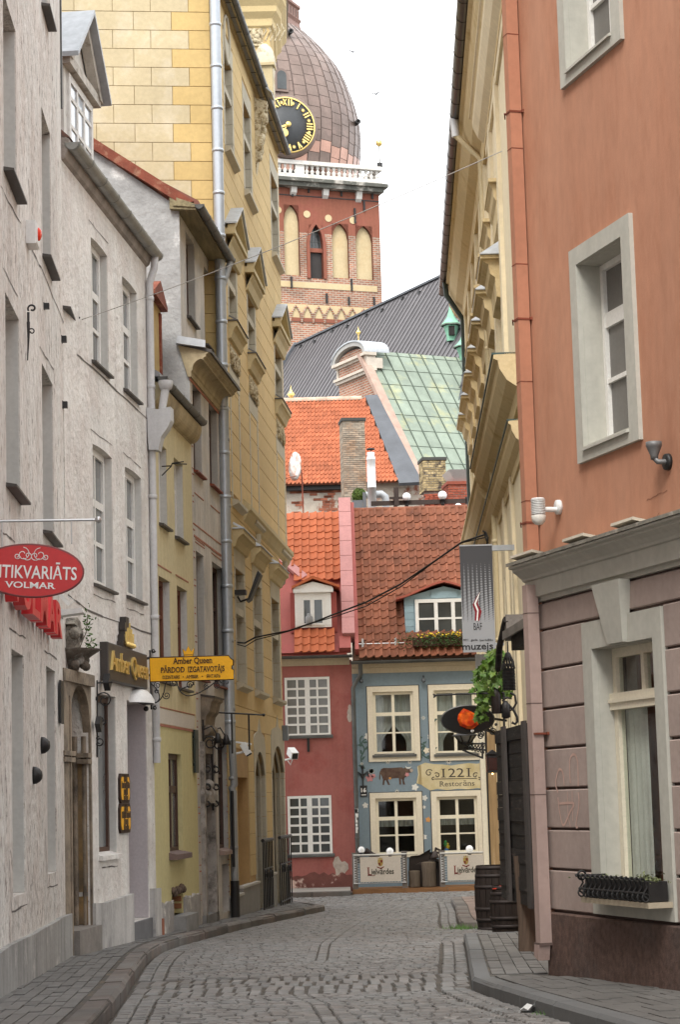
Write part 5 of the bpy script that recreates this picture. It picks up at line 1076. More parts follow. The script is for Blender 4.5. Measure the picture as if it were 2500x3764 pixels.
b=MB(); sprig(b,(L*.45,-.11,hb*.80),(L*.28,.03,.012),260,.014); sprig(b,(L*.85,-.11,hb*.86),(L*.08,.03,.02),120,.018); b.build('plants',M('pale_box_plants',(.14,.16,.07),.7,.4,30,bump=0),t,recalc=False,kind='stuff')
b=MB(); b.box(-.03,L+.03,-.21,-.01,-.045,-.005); b.build('ledge',M('buff_stone_ledge',(.40,.34,.25),.9,.1,6),t)

# ---------------------------------------------------------------- R2 : long cream house with window hoods
F6=Frame((2.503+.027*(46.8-31),46.8),(-.027,-1)); Y6=lambda Y:46.8-Y
t7=thing('cream_house','long cream house with repeated window hoods and a dark gutter','house',F6)
zgut=atY((1654,1064),46.5).z; zhood=9.35; zup=None
hoodY=[31,33.17,35.34,37.5,39.7,41.9,44.05]
zs6=7.5
hs=[]
for Y in hoodY: hs.append(dict(u0=Y6(Y)-.5+.15,u1=Y6(Y)+.5+.15,z0=7.75,z1=9.2)); hs.append(dict(u0=Y6(Y)-.35,u1=Y6(Y)+.65,z0=10.55,z1=11.4)); hs.append(dict(u0=Y6(Y)-.35,u1=Y6(Y)+.65,z0=3.0,z1=5.4))
b=MB(); wall(b,0,20,-.3,zgut-.2,hs,.12); b.quad((0,0,-.3),(0,7,-.3),(0,7,zgut),(0,0,zgut)); b.quad((20,0,-.3),(20,7,-.3),(20,7,zgut),(20,0,zgut)); b.build('wall',CREAM,t7,recalc=False)
for h in hs: window(t7,h['u0']+.01,h['u1']-.01,h['z0']+.01,h['z1']-.01,.07,(.5,),(.66,),mat=WHITE,depth=.04)
def hood6(Y,zt,d,tin):
    u0,u1=Y6(Y)-.72,Y6(Y)+.72+.15; b=MB()
    b.prism([(0,zt-.62),(-d*.35,zt-.58),(-d*.40,zt-.30),(-d*.62,zt-.24),(-d*.70,zt-.10),(-d*.92,zt-.06),(-d,zt),(0,zt+.03)],u0+.1,u1-.1,'x'); b.box(u0+.02,u1-.02,-d*1.06,-.0,zt-.03,zt+.022)
    h=b.build('window_hood',CREAMD,t7)
    b=MB(); 
    if tin: hipcover(b,u0-.02,u1+.02,d*1.08,zt+.024,.30,.34); b.build('hood_cover',ZINC,h)
zlow=atY((E2(560,420)),hoodY[0]-.7).z
for i,Y in enumerate(hoodY): hood6(Y,atY(E2(485,290),hoodY[0]-.75).z-.2,.31,True)
zupp=atY(E2(470,150),33.0).z
for i,Y in enumerate((30.9,33.07,35.24,37.4,39.6,41.8)): hood6(Y,zupp-.02,.17,False)
for Y in hoodY:
    for du in (-.58,.62):
        b=MB(); b.box(Y6(Y)+du,Y6(Y)+du+.12,-.05,.0,7.6,9.1); b.build('window_jamb',CREAM,t7)
    b=MB()
    for k in range(4): b.box(Y6(Y)-.95,Y6(Y)-.75,-.05,0,8.0+.14*k,8.08+.14*k)
    b.build('fluting',CREAM,t7)
for Y in (29.9,32.08,34.25,36.4,38.6,40.8,43.0,45.3):
    b=MB(); b.box(Y6(Y)-.22,Y6(Y)+.22,-.06,0,zs6,zgut-.6); b.build('pilaster',CREAM,t7)
    b=MB(); b.box(Y6(Y)-.2,Y6(Y)+.2,-.05,0,.3,zs6-.3); b.build('lower_pilaster',CREAM,t7)
def corn6(u0,u1,zt,d,h,name,mat=CREAMD):
    b=MB(); b.prism([(.01,zt-h),(-d*.15,zt-h),(-d*.2,zt-h*.7),(-d*.55,zt-h*.55),(-d*.8,zt-h*.3),(-d*.85,zt-h*.12),(-d,zt-h*.08),(-d,zt),(.01,zt+.04)],u0,u1,'x'); b.build(name,mat,t7)
corn6(-.05,20,zgut-.02,.42,.9,'top_cornice'); corn6(Y6(33.2),20,zgut-.35,.30,.7,'upper_moulding',CREAM)
corn6(-.05,Y6(36.5),zs6,.30,.65,'string_course'); corn6(Y6(36.4),20,zs6+.12,.36,.6,'string_course'); corn6(Y6(40.5),20,6.75,.2,.4,'lower_string_course')
b=MB(); b.box(Y6(36.4),20,-.38,0,zs6+.125,zs6+.15); b.box(Y6(40.5),20,-.22,0,6.755,6.775); b.build('string_cover',M('green_tin',(.05,.085,.08),.5),t7)
b=MB(); gutter(b,-.1,20,-.47,zgut+.04,.10); b.build('gutter',M('black_brown_gutter',(.045,.04,.036),.35,.2,3,metal=.4,bump=.05),t7)
b=MB(); b.prism([(-.40,zgut+.02),(3,zgut+3),(8,zgut)],-.05,20,'x'); b.build('roof',M('dark_roof_right',(.06,.06,.06),.7),t7)
GRPIPE=M('dark_green_pipe',(.045,.06,.055),.5,.1)
ug=Y6(45.6); b=MB(); b.smooth=True; b.tube([(ug,-.45,zgut-.02),(ug,-.42,zgut-.35),(ug,-.08,zgut-.9),(ug,-.07,zs6+.1)],.06,8); b.build('downpipe',GRPIPE,t7)
uc=Y6(34.3); b=MB(); b.smooth=True; b.tube([(uc,-.5,zgut),(uc,-.48,zgut-.35)],.07,8); b.build('spout',PIPEG,t7); b=MB(); b.smooth=True; b.tube([(uc,-.47,zgut-.33),(uc,-.08,zgut-.75),(uc,-.07,.3)],.055,8); pipe_rings(b,uc,-.07,1,zgut-1,.055,1.6,8); b.build('cream_downpipe',M('cream_pipe_paint',(.60,.50,.31),.5,.05),t7)
# tan corner post with fairy lights
YP=37.4; q=atY(E5(745,600),YP)
t=thing('corner_post','tan wooden corner post strung with fairy lights at the end of the cream house','post',loc=(q.x+.0,YP,0)); zt_=atY(E4(710,1370),YP).z
b=MB(); ww=100/3.136*YP/7812
b.box(-ww/2,ww/2,0,.25,.55,zt_); b.box(-ww/2-.05,ww/2+.06,-.06,.28,.0,.55); b.build('post',M('tan_post_wood',(.33,.22,.11),.85,.2,4,bump=.2,stretch=(6,6,.5),dirt=(.5,.42,.3),dscale=4,dlo=.6,dhi=.7),t)
b=MB(); b.box(-ww/2-.12,-ww/2-.04,.02,.2,.75,zt_); b.build('white_jamb',CREAMP,t)
b=MB(); b.box(-ww/2-.03,-ww/2+.0,-.015,.0,.6,zt_)
for k in range(16): b.sphere((ww/2+.02,-.03,.9+.26*k),.028,6,4)
b.tube([(ww/2+.02,-.02,.6),(ww/2+.02,-.02,zt_)],.012,5); b.build('fairy_lights',IRON,t)
# big wall lantern on iron arm in front of the corner post
Yl=34.0
FL=Frame(atY(E4(640,1540),Yl),(1,0))
t=thing('wall_lantern','black iron street lantern on a lattice arm under the amber sign','lantern',FL)
def lq(x,y): q=FL.loc(atY(E4(x,y),Yl)); return (q.x,0,q.z)
b=MB()
for a,c in (((370,1520),(660,1515)),((380,1590),(610,1680)),((400,1560),(650,1590)),((610,1500),(610,1690)),((650,1340),(655,1690))): b.tube([lq(*a),lq(*c)],.017,6)
for k in range(6):
    x=420+36*k; b.tube([lq(x,1530),lq(x+30,1590+k*8)],.009,5); b.tube([lq(x+34,1530),lq(x,1585+k*8)],.009,5)
for c,r0 in (((600,1400),.07),((590,1430),.05),((690,1350),.06),((730,1380),.06)):
    cc=lq(*c); b.tube([(p[0],0,p[1]) for p in spiral((cc[0],cc[2]),r0,.02,0,1.5)],.010,5)
b.build('lattice_arm',IRON,t)
c0=lq(415,1520); c1_=lq(415,1385); h_=c1_[2]-c0[2]
b=MB(); b.lathe([(.001,-.02),(.10,0),(.10,.03),(.06,.05)],6,(c0[0],0,c0[2]))
for k in range(6): a=k*math.pi/3; b.tube([(c0[0]+.09*math.cos(a),.09*math.sin(a),c0[2]+.03),(c0[0]+.17*math.cos(a),.17*math.sin(a),c0[2]+h_*.72)],.012,5)
b.lathe([(.22,h_*.70),(.21,h_*.76),(.10,h_*.95),(.03,h_),(.02,h_*1.1),(.001,h_*1.12)],6,(c0[0],0,c0[2])); b.build('lantern_frame',IRON,t)
b=MB(); b.lathe([(.085,.03),(.165,h_*.7)],6,(c0[0],0,c0[2])); b.build('glass',M('lantern_glass',(.30,.31,.30),.1,spec=.6,bump=0),t)
t=thing('small_lantern','small black and red lantern hanging beside the plank wall','lantern',loc=tuple(atY(E4(720,1740),27.0)))
b=MB(); s=27/7812/3.136; b.box(-55*s,55*s,-.15,.15,-110*s,100*s); b.prism([(-70*s,100*s),(70*s,100*s),(0,150*s)],-.17,.17,'y'); b.build('lamp_body',IRON,t); b=MB(); b.box(-62*s,-56*s,-.12,.12,-100*s,80*s); b.box(-50*s,50*s,-.155,-.151,-80*s,60*s); b.build('glass',M('dull_red_glass',(.04,.018,.015),.2),t); b=MB(); b.sphere((0,-.02,-122*s),.011,8,6); b.build('bulb',M('lit_bulb',(.9,.6,.2),.4,emit=((1,.62,.2),3)),t)
# museum banner
Yb=29.3; FB=Frame(atY(E3(383,1960),Yb),(1,.0)); bw,bh_=0,0
def bq(p): q=FB.loc(atY(p,Yb)); return q.x,q.z
x0,z1=bq(E3(205,1345)); x1,_=bq(E3(558,1340)); _,z0=bq(E4(560,460))
t=thing('museum_banner','grey museum banner with a zigzag ribbon emblem hanging over the right pavement','banner',FB)
BAN=bpy.data.materials.new('banner_print'); BAN.use_nodes=True; N,Lk,pb=nodeset(BAN); pb.inputs['Roughness'].default_value=.6
tcn=N.new('ShaderNodeTexCoord'); sx=N.new('ShaderNodeSeparateXYZ'); Lk.new(tcn.outputs['Object'],sx.inputs[0])
def math_(op,a,b_=None):
    q=N.new('ShaderNodeMath'); q.operation=op
    for i,v in enumerate((a,b_)):
        if v is None: continue
        if isinstance(v,(int,float)): q.inputs[i].default_value=v
        else: Lk.new(v,q.inputs[i])
    return q.outputs[0]
hh=z1-z0; v=math_('DIVIDE',math_('SUBTRACT',sx.outputs[2],z0),hh)   # 0 bottom .. 1 top
skew=math_('ADD',sx.outputs[2],math_('MULTIPLY',sx.outputs[0],math_('MULTIPLY',math_('SUBTRACT',.75,v),.9)))
rowf=math_('FRACT',math_('MULTIPLY',skew,46.0)); colf=math_('FRACT',math_('MULTIPLY',sx.outputs[0],17.0))
lens=math_('MULTIPLY',math_('SINE',math_('MULTIPLY',colf,3.14159)),math_('SINE',math_('MULTIPLY',rowf,3.14159)))
thr=N.new('ShaderNodeMapRange'); thr.inputs[1].default_value=.22; thr.inputs[2].default_value=.84; thr.inputs[3].default_value=-.1; thr.inputs[4].default_value=1.0; Lk.new(v,thr.inputs[0])
msk=math_('GREATER_THAN',lens,thr.outputs[0]); mxb=N.new('ShaderNodeMixRGB'); mxb.inputs[1].default_value=(.048,.048,.053,1); mxb.inputs[2].default_value=(.30,.31,.33,1); Lk.new(msk,mxb.inputs[0]); Lk.new(mxb.outputs[0],pb.inputs['Base Color'])
b=MB(); b.box(x0,x1,-.006,.006,z0,z1); b.build('cloth',BAN,t)
def shape(pts,mat,name,y=-.0065):
    P=[bq(E3(*p)) for p in pts]; b=MB(); b.prism(P,y-.003,y,'y'); return b.build(name,mat,t)
shape([(430,1845),(395,1895),(348,1985),(375,2070),(370,2155),(420,2160),(447,2060),(405,1970),(412,1905)],M('dark_red_print',(.20,.012,.02),.6,bump=0),'ribbon_emblem')
shape([(432,1843),(405,1890),(365,1975),(398,2055),(390,2160),(405,2162),(413,2045),(385,1975),(412,1905)],SIGNWH,'ribbon_stripe',-.010)
b=MB(); s=Yb/7812
def tx(txt,p0,p1,cap,**k):
    a=bq(p0); c=bq(p1); put_text(b,txt,a[0],c[0],a[1],cap*s,-.0065,ext=.003,**k)
tx('BAF',E4(510,208),E4(605,208),26); tx('1991. gada',E4(375,335),E4(555,335),7.5); tx('barikāžu',E4(580,335),E4(730,335),7.5); tx('muzejs',E4(378,435),E4(735,435),24,bold=.015); b.build('lettering',M('black_print',(.02,.02,.022),.6,bump=0),t)
b=MB(); xb=bq(E3(800,1340))[0]; b.box(x1-.0,xb,-.04,.04,z1-.085,z1-.01); b.box(x0,x1,-.012,.012,z1-.012,z1+.008); b.build('top_arm',ZINC,t); b=MB(); xb2=bq(E4(860,400))[0]; b.box(x1,xb2,-.03,.03,z0+.08,z0+.12); b.build('lower_arm',ZINC,t)
b=MB(); q0=bq(E4(545,470)); q1=bq(E4(690,700)); b.box(q0[0],q1[0],.3,.42,q1[1],q0[1]); o=tag(b.build('flue_box',ZINC,None),None); o.matrix_world=FB.mat; tag(o,'grey zinc duct box hanging below the museum banner','duct')
# oval amber shop sign
Yo=30.0; FO=Frame(atY(E4(440,1238),Yo),(1,0)); s=Yo/7812/3.136
t=thing('amber_sign','black oval sign with a glowing orange amber lump on the right','shop sign',FO)
b=MB(); b.prism([(300*s*math.cos(2*math.pi*i/48),155*s*math.sin(2*math.pi*i/48)) for i in range(48)],-.03,.03,'y'); b.build('panel',M('gloss_black',(.012,.012,.012),.15,bump=0),t)
b=MB(); b.tube([(300*s*math.cos(2*math.pi*i/48),0,155*s*math.sin(2*math.pi*i/48)) for i in range(49)],.018,6); b.build('rim',GUTTER,t)
AMB=M('orange_amber_print',(.36,.025,.005),.2,.5,9,bump=.15,bscale=12,hue=(.58,.11,.01),huescale=11)
b=MB(); P=[((x-440)*s,(1238-y)*s) for x,y in ((395,1112),(455,1135),(545,1185),(575,1240),(560,1300),(490,1352),(420,1345),(350,1310),(320,1240),(330,1185),(365,1140))]
cc=(0,0); b.prism(P,-.045,-.03,'y'); n=len(P); I=[(p[0]*.72,p[1]*.72+.005) for p in P]; b.add([(p[0],-.045,p[1]) for p in P]+[(p[0],-.075,p[1]) for p in I],[(i,(i+1)%n,n+(i+1)%n,n+i) for i in range(n)]+[tuple(range(n,2*n))]); b.build('amber_lump',AMB,t)
b=MB(); b.lathe([(.001,-.034),(19*s,-.034),(19*s,-.03)],14,((487-440)*s,0,(1238-1370)*s),axis='y'); b.build('number_disc',SIGNWH,t); b=MB(); put_text(b,'2',(480-440)*s,(495-440)*s,(1238-1381)*s,22*s,-.035,ext=.002); b.build('number',SIGNBK,t)
b=MB(); b.bar((300*s,.02,0),(460*s,.3,-.02),.03); b.bar((200*s,.02,-100*s),(420*s,.3,-.28),.03); b.build('arm',IRON,t)

# ---------------------------------------------------------------- plank booth of the tavern next to the salmon house
FT_=Frame((1.607,22.99),(.173,-2.99)); LT=2.995
zb=.93; zt_=FT_.hit(E4(960,1320))[1]
t=thing('plank_booth','black plank tavern booth front with a tin canopy behind the salmon house corner','booth',FT_)
n=13
for k in range(n):
    z=zb+(zt_-zb)*k/n; j=R.uniform(-.008,.008)
    piece('plank',(LT,.035,(zt_-zb)/n-.003),(0,j,z),WOODD,t)
b=MB(); b.quad((0,.05,zb),(LT,.05,zb),(LT,.05,zt_),(0,.05,zt_)); b.build('backing',DARKIN,t,recalc=False)
for p in ((E4(890,1500)),(E4(1130,1500))): u=FT_.hit(p)[0]; piece('batten',(.22,.03,zt_-zb+.02),(u-.11,-.045,zb),M('grey_batten',(.075,.065,.06),.8,.2,5,stretch=(6,6,.6)) if 'grey_batten' not in bpy.data.materials else bpy.data.materials['grey_batten'],t)
up=FT_.hit(E4(1080,1100))[0]; b=MB(); zc=FT_.hit(E4(1080,560))[1]; 
up=FT_.hit(E5(1165,1800),.1)[0]; b.smooth=True; b.tube([(up+.05,.1,.3),(up+.0,.12,.75),(up-.03,.1,1.4)],.14,10); b.build('log_post',WOODP,t); b=MB(); b.box(LT-.75,LT-.2,.06,.30,zt_,zc+.5); b.build('upper_post',WOODP,t)
zr=FT_.hit(E4(1000,225))[1]; zr2=FT_.hit(E4(1000,50))[1]; ul=FT_.hit(E4(935,150))[0]
b=MB(); 
for k in range(3):
    a0,a1=ul+(LT+.25-ul)*k/3,ul+(LT+.25-ul)*(k+1)/3; b.prism([(-.06,zr-.01*k),(.5,zr2+.02*k),(.5,zr2+.03+.02*k),(-.06,zr+.03-.01*k)],a0,a1+.02,'x')
b.prism([(-.085,zr-.05),(-.06,zr-.05),(-.055,zr+.035),(-.085,zr+.035)],ul-.03,LT+.26,'x'); b.prism([(ul-.05,zr-.06),(ul+.12,zr+.02),(ul+.1,zr2+.05),(ul+.02,zr2+.02)],-.06,.5,'y'); b.build('tin_canopy',TINW,t)
b=MB(); q0=FT_.hit(E4(948,80)); q1=FT_.hit(E4(862,400)); q2=FT_.hit(E4(825,660)); b.tube([(q0[0],-.06,q0[1]),(q1[0],-.05,q1[1]),(q2[0],-.03,q2[1])],.035,6); b.box(ul,LT+.2,.0,.12,zr-.16,zr-.02); b.build('canopy_rafter',WOODD,t)
qa=FT_.hit(E4(945,330)); b=MB(); b.box(qa[0],LT+.25,.25,.30,zt_,zr); b.build('booth_inside',WOODD,t)
# wicker basket, bottle, vine, scroll bracket
Yk=22.0; s=Yk/7812/3.136; c=atY(E4(920,900),Yk)
t=thing('wicker_basket','dark wicker basket hanging upside down from the tin canopy','basket',loc=tuple(c))
b=MB()
for k in range(15):
    z=k*17*s; r=(78-.2*k)*s; b.lathe([(r-.004,z),(r+.004,z+6*s),(r-.004,z+13*s)],16)
b.build('woven_body',M('black_wicker',(.022,.020,.019),.7,.3,30,bump=.3),t); b=MB()
for k in range(12):
    a=2*math.pi*k/12; b.tube([(75*s*math.cos(a),75*s*math.sin(a),250*s),(62*s*math.cos(a+.3),62*s*math.sin(a+.3),330*s),(22*s*math.cos(a+.5),22*s*math.sin(a+.5),425*s)],.006,5); b.tube([(75*s*math.cos(a),75*s*math.sin(a),250*s),(62*s*math.cos(a-.3),62*s*math.sin(a-.3),330*s),(22*s*math.cos(a-.5),22*s*math.sin(a-.5),425*s)],.006,5)
b.lathe([(20*s,415*s),(26*s,430*s),(10*s,440*s)],10); b.tube([(0,0,430*s),(0,0,560*s)],.008,5); b.build('lattice_neck',IRON,t)
Yv=24.0; s=Yv/7812/3.136; c=atY(E4(773,1170),Yv)
t=thing('bottle_sign','black bottle shaped sign hanging among vine leaves','sign',loc=tuple(c)); b=MB(); b.lathe([(.001,0),(56*s,0),(58*s,10*s),(58*s,190*s),(50*s,240*s),(28*s,285*s),(18*s,305*s),(17*s,345*s),(21*s,350*s),(21*s,362*s),(.001,364*s)],16); b.build('bottle',M('black_bottle',(.014,.009,.008),.5,bump=.1),t); b=MB(); b.tube([(0,0,360*s),(0,0,420*s)],.008,5); b.build('hanger',IRON,t)
FV=Frame(atY(E4(860,1000),Yv),(1,0))
t=thing('scroll_bracket','curly black iron bracket rod under the vine pointing at the blue house','sign bracket',FV)
def vq(x,y): q=FV.loc(atY(E4(x,y),Yv)); return (q.x,0,q.z)
b=MB(); b.tube([vq(45,960),vq(300,948),vq(860,930)],.010,6); b.tube([vq(75,965),vq(40,945)],.010,5); b.tube([vq(75,960),vq(45,985)],.010,5)
b.tube([vq(830,1140),vq(900,1145),vq(960,1120),vq(1000,1050),vq(985,960),vq(930,930)],.014,6); b.tube([vq(840,1010),vq(900,1060),vq(970,1130),vq(1010,1210),vq(1015,1260),vq(985,1290),vq(950,1270)],.016,6)
b.tube([vq(850,1000),vq(900,985),vq(950,1000)],.02,6,r2=.006); b.tube([vq(855,930),vq(860,1330)],.014,6); b.build('scroll',IRON,t)
b=MB(); c=vq(880,1130); b.lathe([(.001,-.1),(.05,-.08),(.05,.06),(.02,.1),(.001,.11)],8,c); b.build('lamp',IRON,t)
VLEAF=M('bright_vine_leaf',(.06,.135,.016),.5,.25,10,bump=.05,obvar=.5,hue=(.09,.14,.02),huescale=7)
t=thing('vine','bright green climbing vine with broad leaves hanging beside the banner','climbing plant',loc=tuple(atY(E4(760,420),24.3)))
lm=[]
for k in range(3):
    bb=MB(); sc_=(.72,.6,.82)[k]; P=[(0,0),(.02,.035),(.055,.03),(.045,.065),(.07,.10),(.035,.105),(.0,.15),(-.035,.105),(-.07,.10),(-.045,.065),(-.055,.03),(-.02,.035)]
    bb.add([(p[0]*sc_,.012*math.cos(p[0]*30)-.012,-p[1]*sc_) for p in P]+[(0,-.006,-.07*sc_)],[(i,(i+1)%12,12) for i in range(12)]); lm.append(bb.mesh('leaf',VLEAF,False))
base=t.location.copy(); prof=[(440,700,850),(520,650,850),(620,590,840),(720,540,840),(800,520,850),(860,520,900),(920,560,930),(990,560,720),(1040,575,680),(1080,585,640)]
for k in range(262):
    yy=R.uniform(430,1075); xl=lerp_tab([(p[0],p[1]) for p in prof],yy); xr_=lerp_tab([(p[0],p[2]) for p in prof],yy); xx=R.uniform(xl,xr_)
    p=atY(E4(xx,yy-12),24.3+R.uniform(-.35,.35))-base
    ob('leaf',lm[k%3],t,loc=tuple(p),rot=(R.uniform(-.9,.5),R.uniform(-.6,.6),R.uniform(-1.2,1.2)))
for k in range(34):   # trailing tips over the black oval sign
    xx,yy=R.choice(((600,1150),(620,1190),(570,1170),(560,810),(510,840),(590,1080),(870,930)));  p=atY(E4(xx+R.uniform(-35,35),yy+R.uniform(-35,35)),24.3+R.uniform(-.2,.2))-base
    ob('leaf',lm[k%3],t,loc=tuple(p),rot=(R.uniform(-.9,.5),R.uniform(-.6,.6),R.uniform(-1.2,1.2)),scale=(.8,.8,.8))
b=MB()
for pts in (((830,430),(760,560),(700,700),(650,900),(610,1080),(600,1200)),((840,500),(800,700),(760,850),(870,930)),((760,560),(620,700),(540,830))): b.tube([tuple(atY(E4(*p),24.3)-base) for p in pts],.008,5)
b.build('stem',M('vine_stem',(.10,.07,.035),.8),t)
# barrels
def barrel(p,Y,r,h,label):
    c=atY(p,Y); c.z=gz(Y)+(.0); t=thing('barrel',label,'barrel',loc=(c.x,Y,c.z),group='dark oak barrels on the right pavement')
    prof=lambda z: r*(.80+.20*math.sin(math.pi*(.08+.84*z/h))**.8); n=18
    for k in range(n):
        a0=2*math.pi*k/n+.012; a1=2*math.pi*(k+1)/n-.012; b=MB(); vs=[]
        for z in [h*i/7 for i in range(8)]:
            for a in (a0,(a0+a1)/2,a1): rr=prof(z); vs.append((rr*math.cos(a),rr*math.sin(a),z))
        b.smooth=True; b.add(vs,[(i*3+j,i*3+j+1,i*3+j+4,i*3+j+3) for i in range(7) for j in range(2)]); b.build('stave',BARREL,t,recalc=False)
    for z in (.02,.16,.33,.67,.84,.965):
        b=MB(); zz=z*h; b.lathe([(prof(zz)+.001,zz-.022),(prof(zz)+.007,zz-.022),(prof(zz+.02)+.007,zz+.022),(prof(zz+.02)+.001,zz+.022)],24); b.build('hoop',HOOP,t)
    b=MB(); b.lathe([(.001,h-.05),(prof(h)-.01,h-.05)],20); b.build('lid',BARREL,t); return t
s=1/7812
barrel(E5(765,1780),29.6,.275,720/3.136*29.6*s,'taller black oak barrel standing further back on the right pavement'); 
t=barrel(E5(913,1840),28.2,.232,535/3.136*28.2*s,'squat dark oak barrel in front of the taller one'); 
b=MB(); zt=535/3.136*28.2*s; b.prism([(-.2,.0),(.1,.0),(.1,.04),(-.10,.03)],-.10,.08,'y'); o=b.build('red_flyer',M('orange_red_leaflet',(.70,.06,.03),.5),None,loc=tuple(t.location+Vector((.0,-.05,zt-.035)))); tag(o,'orange red leaflets lying on the squat barrel','leaflet')
# ================================================================ HOUSES CLOSING THE STREET
REDW=M('faded_red_plaster',(.33,.118,.102),.9,.10,1.0,bump=.12,bscale=30,streak=.10,dirt=(.28,.07,.06),dscale=1.2,dlo=.5,dhi=.75)
BLUEW=M('grey_blue_plaster',(.195,.25,.285),.9,.05,1.0,bump=.08,bscale=40,streak=.05)
BEIGE=M('beige_cornice_paint',(.50,.42,.30),.85,.07,1.5,bump=.05,streak=.06)
TRIMC=M('cream_window_trim',(.66,.59,.46),.8,.05,1.5,bump=.05)
PINKS=M('pink_painted_sheet',(.43,.20,.185),.6,.06,1.5,bump=.05,streak=.08)
TILEO=M('bright_orange_tile',(.42,.115,.046),.75,.10,3,bump=.12,obvar=.10)
TILEB=M('weathered_brown_tile',(.225,.082,.045),.85,.16,3,bump=.2,obvar=.22,dirt=(.125,.05,.03),dscale=1.6,dlo=.45,dhi=.75)
TILEF=M('orange_roof_tile_far',(.37,.115,.054),.8,.18,2,bump=.1,obvar=.14)
FLASH=M('dark_roof_flashing',(.09,.095,.105),.6,.15,2)
WHITEH=M('white_window_wood',(.72,.71,.68),.5,.05,2,bump=.03)
FH=Frame((0,51.5),(1,0))
def roof_plane(e_y,e_z,pitch,F):
    """helper: returns hit(pixel)->(u,s) on a roof rising from eave line (y=e_y,z=e_z)"""
    N=F.Y*(-math.sin(pitch))+F.Z*math.cos(pitch); P0=F.w(0,e_y,e_z); S=F.Y*math.cos(pitch)+F.Z*math.sin(pitch)
    def hit(p):
        r=ray(p); t=(P0-EYE).dot(N)/r.dot(N); q=EYE+r*t-P0; return q.dot(F.X),q.dot(S)
    return hit
def pantile(name,wd,ln,mat,h=.028):
    b=MB(); xs=[0,.12,.42,.56,.68,.80,.91,1.0]; zs=[.0,-.004,.0,.008,.026,.046,.050,.032]
    k=h/.046; vs=[]
    for y,l in ((0,.026),(ln*1.12,0)):
        for x,z in zip(xs,zs): vs.append((x*wd*1.0,y,z*k+l))
    n=len(xs); fs=[(i,i+1,n+i+1,n+i) for i in range(n-1)]
    lo=[(x*wd*1.0,0,z*k) for x,z in zip(xs,zs)]
    b.smooth=True; b.add(vs,fs); b.smooth=False; b.add(vs[:n]+lo,[(i,n+i,n+i+1,i+1) for i in range(n-1)])
    return b.mesh(name,mat,False)
def lay_tiles(par,e_y,e_z,pitch,u0,u1,ncol,nrow,slen,mat,skip=None,limit=300,key=None,h=.062,jit=.013):
    wd=(u1-u0)/ncol; ln=slen/nrow; me=pantile('roof_tile',wd,ln,mat,h); L=[]
    for r in range(nrow):
        for c in range(ncol):
            u=u0+wd*c; s=ln*r
            if skip and skip(u+wd/2,s+ln/2): continue
            L.append((u,s))
    if len(L)>limit and key: L.sort(key=lambda t:key(*t))
    extra=MB()
    for i,(u,s) in enumerate(L):
        loc=(u+R.uniform(-jit,jit)*.4,e_y+s*math.cos(pitch)-.02*math.sin(pitch),e_z+s*math.sin(pitch)+.02*math.cos(pitch)); rot=(pitch+R.uniform(-jit,jit),0,R.uniform(-jit,jit))
        if i<limit: ob('roof_tile',me,par,loc=loc,rot=rot)
        else:
            mt=Matrix.Translation(loc)@Matrix.Rotation(rot[0],4,'X'); extra.add([tuple(mt@v.co) for v in me.vertices],[tuple(p.vertices) for p in me.polygons])
    if extra.v: ob('roof_tile',extra.mesh('roof_tiles',mat,False),par,kind='stuff')
# ---------------------------------------------------------------- blue house
ub=FH.hit(B3(618,1000))[0]; ue_=5.2; zeb=FH.hit(B3(980,903),-.32)[1]; zcb=FH.hit(B3(980,968))[1]
blue=thing('blue_house','grey blue painted house with folk painting, restaurant scroll and brown tiled roof','house',FH)
def lowrow(p0,p1): return FH.hole(p0,p1)
bw=[FH.hole(B3(735,1088),B3(982,1445)),FH.hole(B3(1088,1078),B3(1340,1440)),FH.hole(B4(752,268),B4(1000,592)),FH.hole(B4(1105,258),B4(1352,582))]
wp=bw[1]['u0']-bw[0]['u0']
for k in (1,3): q=dict(bw[k]); q['u0']+=wp; q['u1']+=wp; bw.append(q)
b=MB(); wall(b,ub,ue_,-.3,zcb+.1,bw,.16,back=False); b.quad((ue_,0,-.3),(ue_,8,-.3),(ue_,8,zcb),(ue_,0,zcb)); b.build('wall',BLUEW,blue,recalc=False)
